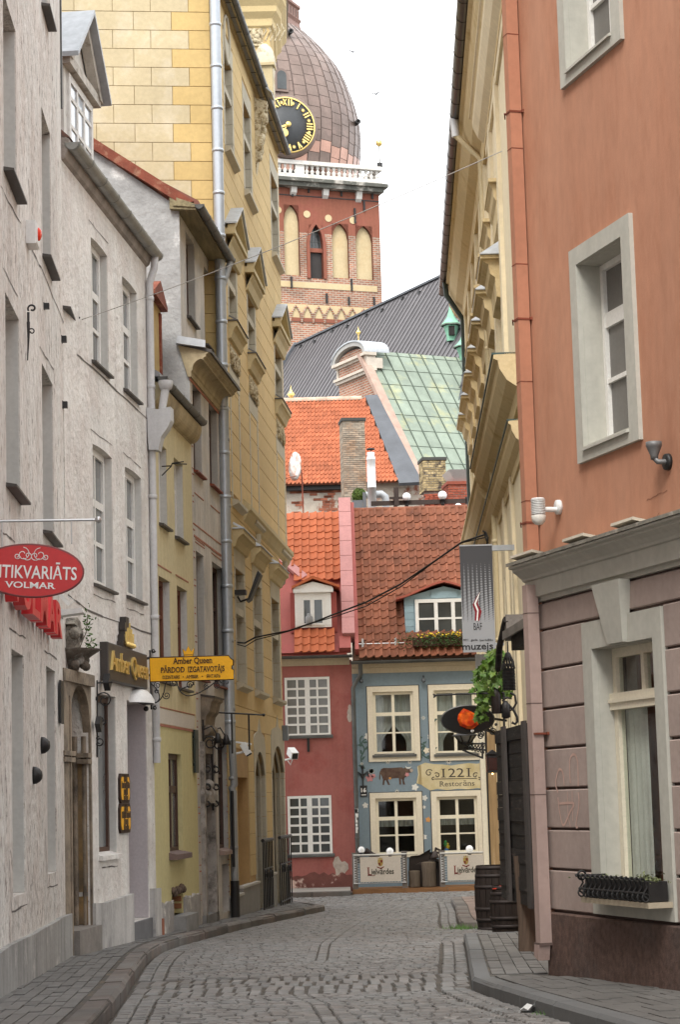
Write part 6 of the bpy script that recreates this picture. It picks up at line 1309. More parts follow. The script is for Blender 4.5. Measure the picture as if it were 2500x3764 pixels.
for i,h in enumerate(bw):
    tw_=.13; b=MB(); o=((h['u0']-tw_,h['z1']+tw_),(h['u1']+tw_,h['z0']-(.16 if i in (0,1,4) else .05)))
    surround(h,o,TRIMC,-.03,.005,blue)
    b=MB(); b.tube([(o[0][0]-.01,-.012,o[1][1]),(o[0][0]-.01,-.012,o[0][1]+.01),(o[1][0]+.01,-.012,o[0][1]+.01),(o[1][0]+.01,-.012,o[1][1])],.012,5); b.build('painted_outline',SIGNBK,blue)
    window(blue,h['u0']+.01,h['u1']-.01,h['z0']+.01,h['z1']-.01,.05,((.5,.07),),((.66,.085),(.33,.035)),fw=.065,mat=CREAMP,glass=CLEAR,depth=.06,sill=GUTTER if i in (0,1,4) else None,silld=.07,sillt=.05)
    b=MB(); a,c,e,g=h['u0'],h['u1'],h['z0'],h['z1']; b.quad((a-.4,1.6,e-.4),(c+.4,1.6,e-.4),(c+.4,1.6,g+.4),(a-.4,1.6,g+.4)); b.quad((a-.4,.165,e-.4),(a-.4,1.6,e-.4),(a-.4,1.6,g+.4),(a-.4,.165,g+.4)); b.quad((c+.4,.165,e-.4),(c+.4,1.6,e-.4),(c+.4,1.6,g+.4),(c+.4,.165,g+.4)); b.quad((a-.4,.165,g+.4),(c+.4,.165,g+.4),(c+.4,1.6,g+.4),(a-.4,1.6,g+.4)); b.quad((a-.4,.165,e-.35),(c+.4,.165,e-.35),(c+.4,1.6,e-.35),(a-.4,1.6,e-.35)); b.build('room',M('dim_room',(.10,.085,.07),.95,.1,bump=0) if 'dim_room' not in bpy.data.materials else bpy.data.materials['dim_room'],blue,recalc=False)
    LACE=M('grey_lace_curtain',(.33,.33,.32),.95,.25,5,bump=0,stretch=(5,5,.5)) if 'grey_lace_curtain' not in bpy.data.materials else bpy.data.materials['grey_lace_curtain']
    b=MB(); n=26; 
    if i in (0,1,4):
        for side in (0,1):
            L=[]
            for j in range(n+1):
                t_=j/n; z=g-.05-(g-e-.1)*t_; wdt=(c-a)*.5*(.98-.62*smoothstep((t_-.45)/.4) if t_>.40 else .98); x=(a+.02+wdt) if side==0 else (c-.02-wdt); L.append(((a+.02) if side==0 else (c-.02),x,z))
            for j in range(n):
                for q in range(6):
                    f0,f1=q/6,(q+1)/6; yy=lambda f:.19+.02*math.sin(f*18); P=lambda r_,f:(L[r_][0]+(L[r_][1]-L[r_][0])*f,yy(f),L[r_][2])
                    b.quad(P(j,f0),P(j,f1),P(j+1,f1),P(j+1,f0))
    else:
        for q in range(20):
            f0,f1=q/20,(q+1)/20; zt0=e+(g-e)*.62; zb0=e+(g-e)*.50; P=lambda f,z:(a+(c-a)*f,.19+.02*math.sin(f*40),z); b.quad(P(f0,zb0),P(f1,zb0),P(f1,zt0),P(f0,zt0))
        b.box(a,c,.20,.215,e+(g-e)*.655,e+(g-e)*.675)
    b.build('curtain',LACE,blue,recalc=False)
# things on the ground floor window boards
for p,col,l in ((B4(1158,535),(.05,.30,.08),'green'),(B4(1170,548),(.75,.50,.03),'yellow'),(B4(1165,567),(.04,.20,.55),'blue')):
    u,z=FH.hit(p,.3); t=thing('window_ornament','small %s pot plant or toy on the restaurant window board'%l,'ornament',FH,u=u,y=.3,z=z); b=MB(); b.lathe([(.001,-.05),(.04,-.05),(.055,.03),(.03,.05),(.001,.06)],8); b.build('pot',M(l+'_ornament_paint',col,.5),t); b=MB(); b.sphere((0,0,.07),.035,8,6); b.build('top',M(l+'_ornament_top',tuple(min(1,x*1.2) for x in col),.5),t)
# eaves cornice, gutter, roof
b=MB(); b.prism([(.02,zcb-.02),(-.03,zcb-.02),(-.04,zcb+.10),(-.10,zcb+.13),(-.13,zcb+.24),(-.20,zcb+.27),(-.24,zeb-.02),(.02,zeb)],ub,ue_,'x'); b.build('cornice',BEIGE,blue)
b=MB(); gutter(b,ub-.02,ue_,-.33,zeb+.01,.075); b.build('gutter',GUTTER,blue)
pit=math.radians(50); ey,ez=-.34,zeb+.06
rh=roof_plane(ey,ez,pit,FH)
ul,_=rh(B3(645,500)); ur_,_=rh(B3(1315,30)); _,sl=rh(B3(980,38))
b=MB(); b.prism([(ey,ez-.03),(ey+sl*math.cos(pit),ez+sl*math.sin(pit)-.03),(ey+2*sl*math.cos(pit),ez-.03)],ub+.05,ue_,'x'); b.build('roof',M('roof_underlay',(.10,.05,.03),.9),blue)
ncb=16; wdb=(ur_-ul)/ncb
# dormer geometry on the blue roof
ydf=.15
dm=[FH.hit(B3(925,700),ydf)[0],FH.hit(B3(1370,700),ydf)[0]]; dzb=FH.hit(B3(1000,785),ydf)[1]; dze=FH.hit(B3(900,545),ydf)[1]; dza=FH.hit(B3(1147,470),ydf)[1]; dum=FH.hit(B3(1147,470),ydf)[0]; dm[1]=2*dum-dm[0]
def roofz(s): return ez+s*math.sin(pit)
def skipb(u,s):
    y=ey+s*math.cos(pit); z=roofz(s)
    top=dze+(dza-dze)*max(0,1-abs(u-dum)/(dum-dm[0]+.18))
    return dm[0]-.04<u<dm[1]+.04 and y>ydf-.05 and z<top-.05
lay_tiles(blue,ey-.06,ez,pit,ul,ul+wdb*(ncb+2),ncb+2,20,sl,TILEB,skip=skipb,limit=300,key=lambda u,s:abs(u-ul-1.6)+.1*s)
b=MB(); 
for k in range(13): 
    u=ul+wdb*1.35*k; b.lathe([(.085,0),(.10,.10),(.092,wdb*1.42)],8,(u,ey+sl*math.cos(pit),ez+sl*math.sin(pit)+.0),0,math.pi,'x')
me=b.mesh('ridge',TILEB,False)
rt=MB(); rt.lathe([(.085,0),(.10,.02),(.092,wdb*1.42)],8,(0,0,0),-.2,math.pi+.2,'x'); rme=rt.mesh('ridge_tile',TILEB,False)
for k in range(14): ob('ridge_tile',rme,blue,loc=(ul+wdb*1.35*k,ey+sl*math.cos(pit),ez+sl*math.sin(pit)+.0+R.uniform(-.006,.006)))
bpy.data.meshes.remove(me)
# dormer
DBL=M('pale_blue_boards',(.25,.35,.40),.75,.12,2,bump=.1,obvar=.08)
zbase=dzb-.02
for k in range(9):
    z0=zbase+k*.17; z1=z0+.162
    if z0<dze: segs=[(dm[0],FH.hit(B3(983,700),ydf)[0]-.02),(2*dum-FH.hit(B3(983,700),ydf)[0]+.02,dm[1])]
    wtop=FH.hit(B3(1100,552),ydf)[1]+.04
    if z0>wtop-.03:
        hw_=(dum-dm[0])*max(0,(dza-.06-z1))/max(.01,(dza-dze)) if z1>dze else (dum-dm[0]); segs=[(dum-min(hw_,dum-dm[0]),dum+min(hw_,dum-dm[0]))]
    for a,c in segs:
        if c-a>.05: piece('dormer_board',(c-a,.03,z1-z0),(a,ydf,z0),DBL,blue)
b=MB(); b.prism([(dm[0],zbase),(dm[1],zbase),(dm[1],dze),(dum,dza-.03),(dm[0],dze)],ydf+.03,2.6,'y'); b.build('dormer',DBL,blue)
b=MB(); 
for s in (-1,1):
    N=8; P=[(dum+s*(dum-dm[0]+.2)*i/N, dza+.05-(dza-dze+.10)*(1-math.cos(math.pi*i/N))/2*.5-(dza-dze+.10)*i/N*.5) for i in range(N+1)]
    for p,q in zip(P[:-1],P[1:]): b.prism([p,q,(q[0],q[1]+.05),(p[0],p[1]+.05)],ydf-.16,2.7,'y')
b.build('dormer_roof',M('red_sheet_edge',(.34,.09,.06),.6,.1),blue)
wu0=FH.hit(B3(985,700),ydf)[0]; wz1=FH.hit(B3(1100,552),ydf)[1]; window(blue,wu0,2*dum-wu0,dzb+.02,wz1,ydf-.035,((.335,.09),(.665,.09)),((.50,.045),),fw=.085,mat=WHITEH,glass=GLASS,depth=.05)
# flower box under the dormer
t=thing('window_box','long planter of yellow flowers under the blue dormer window','flower box',FH,u=wu0-.1,y=ey+(dzb-.2-ez)/math.tan(pit)-.26,z=dzb-.2); Lb=2*(dum-wu0)+.3
b=MB(); b.box(0,Lb,0,.2,0,.2); b.build('trough',M('brown_trough',(.06,.03,.02),.8),t)
b=MB(); sprig(b,(Lb*.5,.05,.2),(Lb*.3,.07,.06),900,.035); sprig(b,(Lb*.5,-.03,.08),(Lb*.3,.05,.07),500,.03); b.build('leaves',M('dark_box_leaf',(.035,.075,.015),.6,.4,20,bump=0),t,recalc=False)
FLW=M('yellow_petal',(.75,.52,.03),.5,bump=0); fm=MB(); fm.sphere((0,0,0),.022,6,4); fme=fm.mesh('flower',FLW,False)
for k in range(60): ob('flower',fme,t,loc=(R.uniform(0,Lb),R.uniform(-.07,.1),R.uniform(.2,.31)))
# snow guard
b=MB(); q0=rh(B3(640,832)); q1=rh(B3(920,826))
def rp(u,s,o=0): return (u,ey+s*math.cos(pit)-o*math.sin(pit),ez+s*math.sin(pit)+o*math.cos(pit))
b.tube([rp(q0[0],q0[1],.12),rp(q1[0],q0[1],.12)],.014,6)
for x in (680,870): u=rh(B3(x,830))[0]; b.box(u-.025,u+.025,rp(0,q0[1],.1)[1]-.04,rp(0,q0[1],.1)[1]+.02,rp(0,q0[1],0)[2]-.08,rp(0,q0[1],.1)[2]+.14)
b.build('snow_guard',STEEL,blue)
# downpipe between the two houses
b=MB(); b.smooth=True; P=[FH.hit(B3(*p),-.1) for p in ((665,915),(668,985),(640,1030),(624,1065))]; pe=FH.hit(B4(650,570),-.1)
b.tube([(P[0][0],-.33,P[0][1])]+[(p[0],-.14,p[1]) for p in P[1:]]+[(P[-1][0]+.0,-.1,pe[1]-.3)],.055,10); pipe_rings(b,P[-1][0],-.1,pe[1],P[-1][1]-.2,.055,1.1,10); b.build('downpipe',GUTTER,blue)
b=MB(); 
for k in range(9): y=R.uniform(330,480); p=FH.hit(B4(645,y),-.165); b.box(P[-1][0]-.03,P[-1][0]+R.uniform(0,.04),-.166,-.12,p[1]-.03,p[1]+R.uniform(.01,.07))
b.build('torn_sticker',M('torn_white_paper',(.6,.6,.58),.9),blue)
# painted wall decoration (thin paint layers)
PAINT=-.0035
def wp_(p): u,z=FH.hit(p); return (u,z)
def mural(pts,mat,name,y=PAINT):
    P=[wp_(p) for p in pts]; b=MB(); b.prism(P,y-.002,y,'y'); return b.build(name,mat,blue)
COWB=M('brown_cow_paint',(.075,.042,.03),.85,.25,6,bump=0,hue=(.13,.085,.06),huescale=5); CREAMPT=M('cream_scroll_paint',(.56,.48,.30),.85,.08,3,bump=0,hue=(.46,.37,.19),huescale=2.2); GREENP=M('green_vine_paint',(.07,.115,.10),.85,.15,6,bump=0)
PETAL=M('white_flower_paint',(.62,.61,.56),.85,.06,bump=0); PINKF=M('pink_flower_paint',(.50,.22,.22),.85,.1,bump=0); ORNP=M('orange_flower_paint',(.55,.27,.09),.85,.1,bump=0); LETB=M('dark_brown_scroll_lettering',(.06,.05,.042),.85,bump=0)
C=lambda x,y:B4(x,y)
mural([C(785,100),C(800,92),C(840,93),C(880,90),C(905,88),C(915,95),C(925,90),C(940,100),C(965,95),C(972,108),C(960,118),C(942,122),C(935,140),C(920,150),C(918,165),C(925,188),C(912,188),C(908,160),C(900,152),C(902,188),C(892,188),C(888,150),C(850,152),C(838,160),C(828,155),C(826,165),C(838,190),C(826,190),C(815,162),C(806,165),C(804,190),C(794,190),C(797,158),C(790,140),C(782,125)],COWB,'painted_cow')
mural([C(786,102),C(778,115),C(774,150),C(778,165),C(782,150),C(783,120)],COWB,'painted_tail')
mural([C(935,88),C(925,78),C(932,95),C(950,96),C(965,82),C(955,86),C(945,88)],PETAL,'painted_horns',PAINT-.003)
mural([C(952,100),C(966,96),C(972,108),C(962,118),C(954,112)],M('pale_muzzle_paint',(.40,.33,.28),.9,bump=0),'painted_muzzle',PAINT-.003)
def star(cx,cy,r,mat,n=8,inner=.32,name='painted_flower',y=PAINT-.001):
    P=[]
    for k in range(n*2): a=math.pi*k/n+.2; rr=r if k%2==0 else r*inner; P.append(C(cx+rr*math.cos(a),cy-rr*math.sin(a)))
    mural(P,mat,name,y); mural([C(cx+r*.22*math.cos(a),cy+r*.22*math.sin(a)) for a in [k*math.pi/4 for k in range(8)]],LETB,'painted_flower_centre',y-.003)
off=lambda x,y:(x,y-(2764-1850)*1.568)
for x,y,r in ((825,55,20),(952,57,18),(1177,55,22),(878,228,18),(675,68,13),off(1030,1237)+(16,)): star(x,y,r,PETAL,9)
def blob(cx,cy,r,mat,name='painted_blossom'):
    mural([C(cx+r*(1+.25*math.sin(5*a+cx))*math.cos(a),cy+r*(1+.25*math.sin(5*a+cx))*math.sin(a)) for a in [k*math.pi/9 for k in range(18)]],mat,name,PAINT-.002)
for x,y,r,mt in ((730,110,14,PETAL),(720,150,20,PINKF),(742,138,12,PINKF),(695,308,15,PETAL),(982,203,18,PETAL),(1038,265,15,PETAL),(1058,390,14,ORNP),(1035,490,15,PETAL),(1035,318,9,PETAL),(936,130,11,PINKF),(838,152,7,ORNP),off(710,1345)+(20,PETAL),off(1070,1345)+(15,PETAL),off(1048,1425)+(16,TRIMC),off(730,1545)+(15,PETAL)): blob(x,y,r,mt)
bv=MB()
def vine(pts,wd=.034,leaf=True):
    P=[wp_(C(*p)) for p in pts]; Q=[]
    for i in range(len(P)-1):
        p0=P[max(i-1,0)];p1=P[i];p2=P[i+1];p3=P[min(i+2,len(P)-1)]
        for k in range(7):
            t_=k/7; Q.append([.5*((2*p1[j])+(-p0[j]+p2[j])*t_+(2*p0[j]-5*p1[j]+4*p2[j]-p3[j])*t_*t_+(-p0[j]+3*p1[j]-3*p2[j]+p3[j])*t_**3) for j in (0,1)])
    Q.append(P[-1])
    for i,(a,c) in enumerate(zip(Q[:-1],Q[1:])):
        d=Vector((c[0]-a[0],c[1]-a[1])); 
        if d.length<1e-6: continue
        d.normalize(); n=Vector((-d.y,d.x))*wd/2; y=PAINT-.0015
        bv.quad((a[0]-n.x,y,a[1]-n.y),(c[0]-n.x,y,c[1]-n.y),(c[0]+n.x,y,c[1]+n.y),(a[0]+n.x,y,a[1]+n.y))
        if leaf and i%4==2:
            s=1 if i%8<4 else -1; m=Vector((-d.y,d.x))*s*.11+d*.07; w_=d*.038; bv.add([(a[0],y-.0005,a[1]),(a[0]+m.x*.5+w_.x,y-.0005,a[1]+m.y*.5+w_.y),(a[0]+m.x,y-.0005,a[1]+m.y),(a[0]+m.x*.5-w_.x,y-.0005,a[1]+m.y*.5-w_.y)],[(0,1,2,3)])
vine([off(690,1530),off(670,1470),off(690,1420),off(675,1380),off(710,1350)]); vine([off(670,1400),off(665,1360),off(680,1340)],leaf=False)
vine([C(690,30),C(740,45),C(790,60),C(830,45),C(900,35),C(960,50),C(1010,45)]); vine([C(670,40),C(700,80),C(690,130),C(720,190),C(770,215),C(830,240),C(880,235),C(940,225),C(985,205),C(1040,200),C(1060,190)])
vine([off(995,1330),off(1010,1380),off(1040,1400),off(1020,1440),off(1060,1470),off(1080,1440),off(1085,1400)]); vine([off(1000,1320),off(990,1260),off(1010,1225)],leaf=False); vine([off(1075,1300),off(1085,1250),off(1078,1220)])
vine([C(1030,235),C(1060,300),C(1040,360),C(1065,420),C(1040,470),C(1060,520),C(1045,560)]); vine([C(1090,540),C(1085,480),C(1095,430)]); vine([C(1020,45),C(1060,30),C(1110,20)]); vine([C(1200,60),C(1260,55),C(1320,50),C(1360,35)]); vine([C(690,300),C(680,270),C(690,262)],leaf=False); vine([C(1375,300),C(1385,370),C(1372,450),C(1390,560)])
bv.build('painted_vine',GREENP,blue,recalc=False)
# restaurant scroll
mural([C(1010,75),C(1040,62),C(1090,70),C(1140,72),C(1190,78),C(1240,70),C(1290,64),C(1340,68),C(1378,60),C(1378,212),C(1340,208),C(1290,216),C(1230,212),C(1170,220),C(1110,212),C(1070,222),C(1040,205),C(1020,190),C(990,180),C(1000,130),C(995,85)],CREAMPT,'painted_scroll')
mural([C(1000,78),C(1016,76),C(1022,190),C(1000,182),C(1006,130)],M('ochre_scroll_edge_paint',(.36,.28,.14),.9,bump=0),'painted_scroll_edge',PAINT-.002)
b=MB(); a=wp_(C(1142,147)); c=wp_(C(1298,147)); cap=(wp_(C(1200,98))[1]-wp_(C(1200,148))[1]); put_text(b,'1221',a[0],c[0],a[1],cap,PAINT-.002,serif=.09,ext=.002); a=wp_(C(1126,199)); c=wp_(C(1326,194)); cap2=wp_(C(1200,170))[1]-wp_(C(1200,199))[1]; put_text(b,'Restorāns',a[0],c[0],a[1],cap2,PAINT-.002,serif=.05,ext=.002)
for cx,s in ((1085,1),(1355,-1)):
    for dx,dy,r0,a0,tu in ((-22,-4,22,.6,1.15),(24,10,17,2.4,-1.0),(2,30,10,1,.8)):
        cc=wp_(C(cx+s*dx,125+dy)); rr=r0/1.568*51.5/7812; b.tube([(p[0],PAINT-.004,p[1]) for p in spiral(cc,rr,rr*.2,a0 if s>0 else math.pi-a0,tu*s)],.010,4)
aa=wp_(C(1095,156)); cc=wp_(C(1340,152)); b.tube([(aa[0],PAINT-.004,aa[1]),(cc[0],PAINT-.004,cc[1])],.008,4)
b.build('lettering',LETB,blue)
# house number, anchors, bulbs
t=wall_thing(FH,C(685,225),'house_number','black house number plate on the blue house beside the downpipe','number plate'); b=MB(); s=51.5/7812/1.568; b.cbox(-20*s,20*s,-.03,0,-31*s,31*s,.005); b.build('plate',IRON,t); b=MB(); put_text(b,'16',-14*s,14*s,-6*s,22*s,-.031,bold=.03,ext=.002); b.box(-14*s,14*s,-.032,-.030,-24*s,-20*s); b.build('numerals',SIGNWH,t)
t=wall_thing(FH,C(680,145),'iron_anchor','black fleur shaped iron wall anchor above the house number plate','wall anchor'); b=MB(); b.tube([(0,-.03,-.3),(0,-.03,.22)],.02,6); b.tube([(-.14,-.03,.0),(-.12,-.03,.13),(-.03,-.03,.06),(0,-.03,-.04)],.022,6); b.tube([(.14,-.03,.0),(.12,-.03,.13),(.03,-.03,.06),(0,-.03,-.04)],.022,6); b.sphere((0,-.03,.24),.04,8,6); b.build('anchor',IRON,t)
for p,l in ((B3(672,1018),'small bulb lamp on the blue house near the downpipe'),(B3(1030,1015),'small bulb lamp on the blue house between its upper windows')):
    t=wall_thing(FH,p,'bulb_lamp',l,'wall lamp','bulb lamps under the blue cornice'); b=MB(); b.tube([(0,0,.08),(0,-.1,.08),(0,-.1,.03)],.014,6); b.build('holder',IRON,t); b=MB(); b.sphere((0,-.1,-.03),.055,10,8); b.build('bulb',M('grey_bulb_glass',(.10,.11,.12),.2) if 'grey_bulb_glass' not in bpy.data.materials else bpy.data.materials['grey_bulb_glass'],t)
# ---------------------------------------------------------------- red house
red=thing('red_house','faded red house with many paned white windows and an orange tiled roof','house',FH)
ua=-4.2; zer=FH.hit(B3(430,882),-.3)[1]; zcr=FH.hit(B3(430,930))[1]
rw=[FH.hole(B3(226,1005),B3(498,1338)),FH.hole(B4(243,255),B4(508,590))]
for k in (0,1): q=dict(rw[k]); q['u0']-=2.4; q['u1']-=2.4; rw.append(q)
b=MB(); wall(b,ua,ub-.001,-.3,zcr+.1,rw,.10); b.build('wall',REDW,red,recalc=False)
for i,h in enumerate(rw): window(red,h['u0']+.005,h['u1']-.005,h['z0']+.005,h['z1']-.005,-.01,((.25,.045),(.5,.12),(.75,.045)),[(k/6,.05) for k in range(1,6)],fw=.06,mat=WHITEH,glass=GLASS if i else M('grey_pane',(.14,.14,.13),.15,.15,spec=.5,bump=0),depth=.06,sill=GUTTER,silld=.06,sillt=.04)
b=MB(); b.prism([(.02,zcr-.02),(-.04,zcr-.02),(-.06,zcr+.1),(-.16,zcr+.16),(-.22,zer-.02),(.02,zer)],ua,ub-.05,'x'); b.build('cornice',BEIGE,red)
b=MB(); gutter(b,ua,ub+.02,-.31,zer+.02,.07); b.build('gutter',GUTTER,red)
eyr,ezr=-.30,zer+.08; rr_=roof_plane(eyr,ezr,pit,FH); u0r,_=rr_(B3(238,300)); u1r,_=rr_(B3(552,300)); _,slr=rr_(B3(400,62))
b=MB(); b.prism([(eyr,ezr-.05),(eyr+slr*math.cos(pit),ezr+slr*math.sin(pit)-.05),(eyr+2*slr*math.cos(pit),ezr-.05)],ua,ub-.1,'x'); b.build('roof',M('red_sheet_roof',(.30,.075,.06),.6,.1,2),red)
wdr=(u1r-u0r)/7; nro=20; lnr=slr/nro
dmr=(FH.hit(B3(262,600),.1)[0],FH.hit(B3(530,600),.1)[0])
s_low=rr_(B3(400,728))[1]; s_mid=rr_(B3(400,455))[1]
def skipr(u,s):
    if s<s_low: return not (rr_(B3(275,790))[0]<u<rr_(B3(522,790))[0])
    if s<s_mid: return True
    if u<dmr[0]+.1 and s<rr_(B3(300,370))[1]: return True
    return False
lay_tiles(red,eyr-.06,ezr,pit,u0r-wdr*2,u1r,9,nro,slr,TILEO,skip=skipr,h=.042)
b=MB(); 
def rpr(u,s,o=0): return (u,eyr+s*math.cos(pit)-o*math.sin(pit),ezr+s*math.sin(pit)+o*math.cos(pit))
def slab(b,u0,u1,s0,s1,o0,o1,f=rpr):
    v=[f(u,s,o) for o in (o0,o1) for s in (s0,s1) for u in (u0,u1)]; b.add(v,[(0,2,3,1),(4,5,7,6),(0,1,5,4),(2,6,7,3),(0,4,6,2),(1,3,7,5)])
# raised fire wall, covered in pink sheet
slab(b,rr_(B3(556,400))[0],rr_(B3(620,400))[0],rr_(B3(580,788))[1],slr+.35,-.1,.22); b.build('fire_wall',PINKS,red)
n=9
for k in range(n): 
    s0=rr_(B3(580,788))[1]; ds=(slr+.35-s0)/n; bb=MB(); slab(bb,rr_(B3(556,400))[0]-.02,rr_(B3(620,400))[0]+.01,s0+ds*k+.01,s0+ds*(k+1)-.004,.224,.236); bb.build('cover_sheet',PINKS,red)
b=MB(); slab(b,rr_(B3(621,400))[0],rr_(B3(642,400))[0],.0,slr+.3,-.1,.10); slab(b,rr_(B3(545,820))[0],rr_(B3(612,820))[0],.02,rr_(B3(580,788))[1],-.05,.14); b.build('red_flashing',M('red_roof_flashing',(.33,.085,.07),.6,.1,2),red)
b=MB(); slab(b,ua,rr_(B3(545,820))[0]-.01,.0,.28,-.02,.03); b.build('eaves_sheet',M('red_eaves_sheet',(.31,.07,.06),.6,.1,2),red)
# hip flashing left of the dormer
b=MB(); a=rr_(B3(240,338)); c=rr_(B3(345,440)); b.bar(rpr(a[0]-.5,a[1]+.5,.06),rpr(c[0],c[1],.06),.20,.10,up=(0,-.6,.6)); b.build('hip_flashing',PINKS,red)
# dormer
yd=.10; dz0=FH.hit(B3(400,715),yd)[1]; dzt=FH.hit(B3(400,515),yd)[1]; dap=FH.hit(B3(390,432),yd)[1]; du=(FH.hit(B3(262,600),yd)[0],FH.hit(B3(530,600),yd)[0]); dmx=FH.hit(B3(392,450),yd)[0]
b=MB(); b.box(du[0],du[1],yd+.05,2.3,dz0-.12,dzt); b.prism([(du[0],dzt),(du[1],dzt),(dmx,dap-.08)],yd+.05,2.3,'y'); b.build('dormer',M('red_dormer_sheet',(.30,.07,.06),.7,.1,2),red)
b=MB(); e0=FH.hit(B3(270,480),yd)[0]; e1=FH.hit(B3(545,470),yd)[0]
for s,e in ((-1,e0),(1,e1)): 
    zb_=dzt+.10; b.prism([(dmx,dap-.02),(dmx,dap+.05),(e,zb_+.06),(e,zb_)],yd-.14,2.4,'y')
b.build('dormer_roof',TILEO,red)
b=MB(); w0u=FH.hit(B3(288,600),yd)[0]; w1u=FH.hit(B3(498,600),yd)[0]
b.box(w0u-.03,w1u+.06,yd-.10,yd+.05,dzt+.0,dzt+.09); b.prism([(w0u-.03,dzt+.09),(w1u+.06,dzt+.09),(w1u+.02,dzt+.14),(dmx,dap-.09),(w0u,dzt+.14)],yd-.06,yd+.05,'y'); 
b.box(w0u,w1u,yd-.02,yd+.05,dz0,dz0+.05); b.box(w0u,w0u+.17,yd-.03,yd+.05,dz0+.05,dzt); b.box(w1u-.17,w1u,yd-.03,yd+.05,dz0+.05,dzt); b.box(w0u+.17,w1u-.17,yd-.03,yd+.05,dzt-.13,dzt); b.build('dormer_front',WHITEH,red)
window(red,w0u+.17,w1u-.17,dz0+.05,dzt-.13,yd-.045,((.46,.10),),(),fw=.05,mat=WHITEH,glass=GLASS,depth=.05)
t=wall_thing(FH,B3(370,668),'vase','grey round object standing in the red dormer window','vase',y=yd-.1); b=MB(); b.lathe([(.06,-.15),(.10,-.05),(.09,.05),(.04,.10),(.001,.11)],10); b.build('body',M('grey_vase',(.25,.25,.25),.7),t); b=MB(); b.lathe([(.045,.1),(.05,.13),(.03,.14)],10); b.build('rim',M('grey_vase_rim',(.3,.3,.3),.7),t)
b=MB(); p=FH.hit(B3(365,1350)); q=FH.hit(B3(367,1432)); b.box(p[0]-.03,p[0]+.03,-.05,0,q[1],p[1]); b.build('iron_strap',IRON,red)
# peeling base, plaster patches
PEEL=M('peeled_wall_base',(.15,.06,.05),.95,.2,3,bump=.4,bscale=12,dirt=(.55,.40,.34),dscale=2.4,dlo=.56,dhi=.62); zq0=FH.hit(B4(420,715))[1]
b=MB(); n=40; P=[(ua,-.3),(ub-.05,-.3)]+[(ub-.05-(ub-ua-.05)*i/n,zq0+.04+R.uniform(-.06,.06)) for i in range(n+1)]; b.prism(P,-.02,.01,'y'); b.build('worn_base',PEEL,red)
b=MB(); c=FH.hit(B4(548,675)); P=[(c[0]+(.16+.06*math.sin(3*a+1))*math.cos(a),c[1]+(.26+.08*math.sin(4*a))*math.sin(a)) for a in [k*math.pi/9 for k in range(18)]]; BPL=M('bare_plaster',(.42,.36,.31),.95,.2,8,bump=.3); b.prism(P,-.008,.0,'y'); b.build('bare_plaster_patch',BPL,red)
for k in range(7): b=MB(); cc=FH.hit(B3(605,R.uniform(1150,1260))); r=R.uniform(.03,.07); b.prism([(min(cc[0]+r*math.cos(a),ub-.005),cc[1]+r*1.7*math.sin(a)) for a in [j*math.pi/4 for j in range(8)]],-.006-.0004*k,.0,'y'); b.build('bare_plaster_patch',BPL,red)
t=thing('security_camera','white bullet security camera on the corner of the red house','camera',FH,u=FH.hit(B4(262,40),-2.0)[0],y=-2.0,z=FH.hit(B4(262,40),-2.0)[1]); s=49.5/7812/1.568
# fixed on the far corner of the ochre house
b=MB(); b.bar((2*s,0,-20*s+.27),(28*s,-.22,-48*s+.25),.17,.17); b.build('camera_body',PLASTW,t); b=MB(); b.bar((26*s,-.20,-46*s+.25),(29*s,-.235,-49*s+.25),.13,.13); b.build('lens',IRON,t); b=MB(); b.tube([(-30*s,.1,-.02),(0,0,.0),(6*s,0,.1)],.025,6); b.tube([(-15*s,0,-.04),(0,0,-.14),(12*s,-.05,-.02)],.012,5); b.build('arm',PLASTW,t)
# ================================================================ ROOFS AND CHURCH BEHIND
BRICKP=M('pale_chimney_brick',(.33,.285,.225),.95,.15,6,bump=.4,bscale=40,obvar=.28,hue=(.30,.20,.13),huescale=3)
BRICKR=M('red_chimney_brick',(.28,.075,.045),.95,.15,6,bump=.3,bscale=40,obvar=.25)
BRICKY=M('sooty_yellow_brick',(.36,.28,.15),.95,.25,5,bump=.4,bscale=40,obvar=.35,dirt=(.05,.04,.035),dscale=4,dlo=.5,dhi=.62)
MORT=M('grey_mortar',(.22,.20,.18),.95,.2,8)
def chimney(name,label,p0,p1,Y,depth,rows,cols,mat,capmat,extra_z=0,group=None):
    F=Frame(atY((p0[0],p1[1]),Y),(1,.12)); q=F.loc(atY(p1,Y)); wd=q.x; ht=F.loc(atY(p0,Y)).z+0
    t=thing(name,label,'chimney',F,group=group)
    b=MB(); b.box(.012,wd-.012,.012,depth-.012,-extra_z,ht-.02); b.build('core',MORT,t)
    bh=ht/rows; bl=wd/cols
    for r in range(rows):
        x=0 if r%2==0 else -bl/2
        while x<wd-.02:
            a=max(0,x); c=min(wd,x+bl)
            if c-a>.04: piece('brick',(c-a-.012,.10,bh-.012),(a+.006,R.uniform(-.008,.006),bh*r+.006),mat,t,ch=.004)
            x+=bl
        y=.11 if r%2 else .2
        piece('side_brick',(.10,depth-.12,bh-.012),(-.004,.108,bh*r+.006),mat,t)
    b=MB(); b.box(-.03,wd+.03,-.03,depth+.03,ht+.002,ht+.09); b.build('cap',capmat,t); return t,F,wd,ht
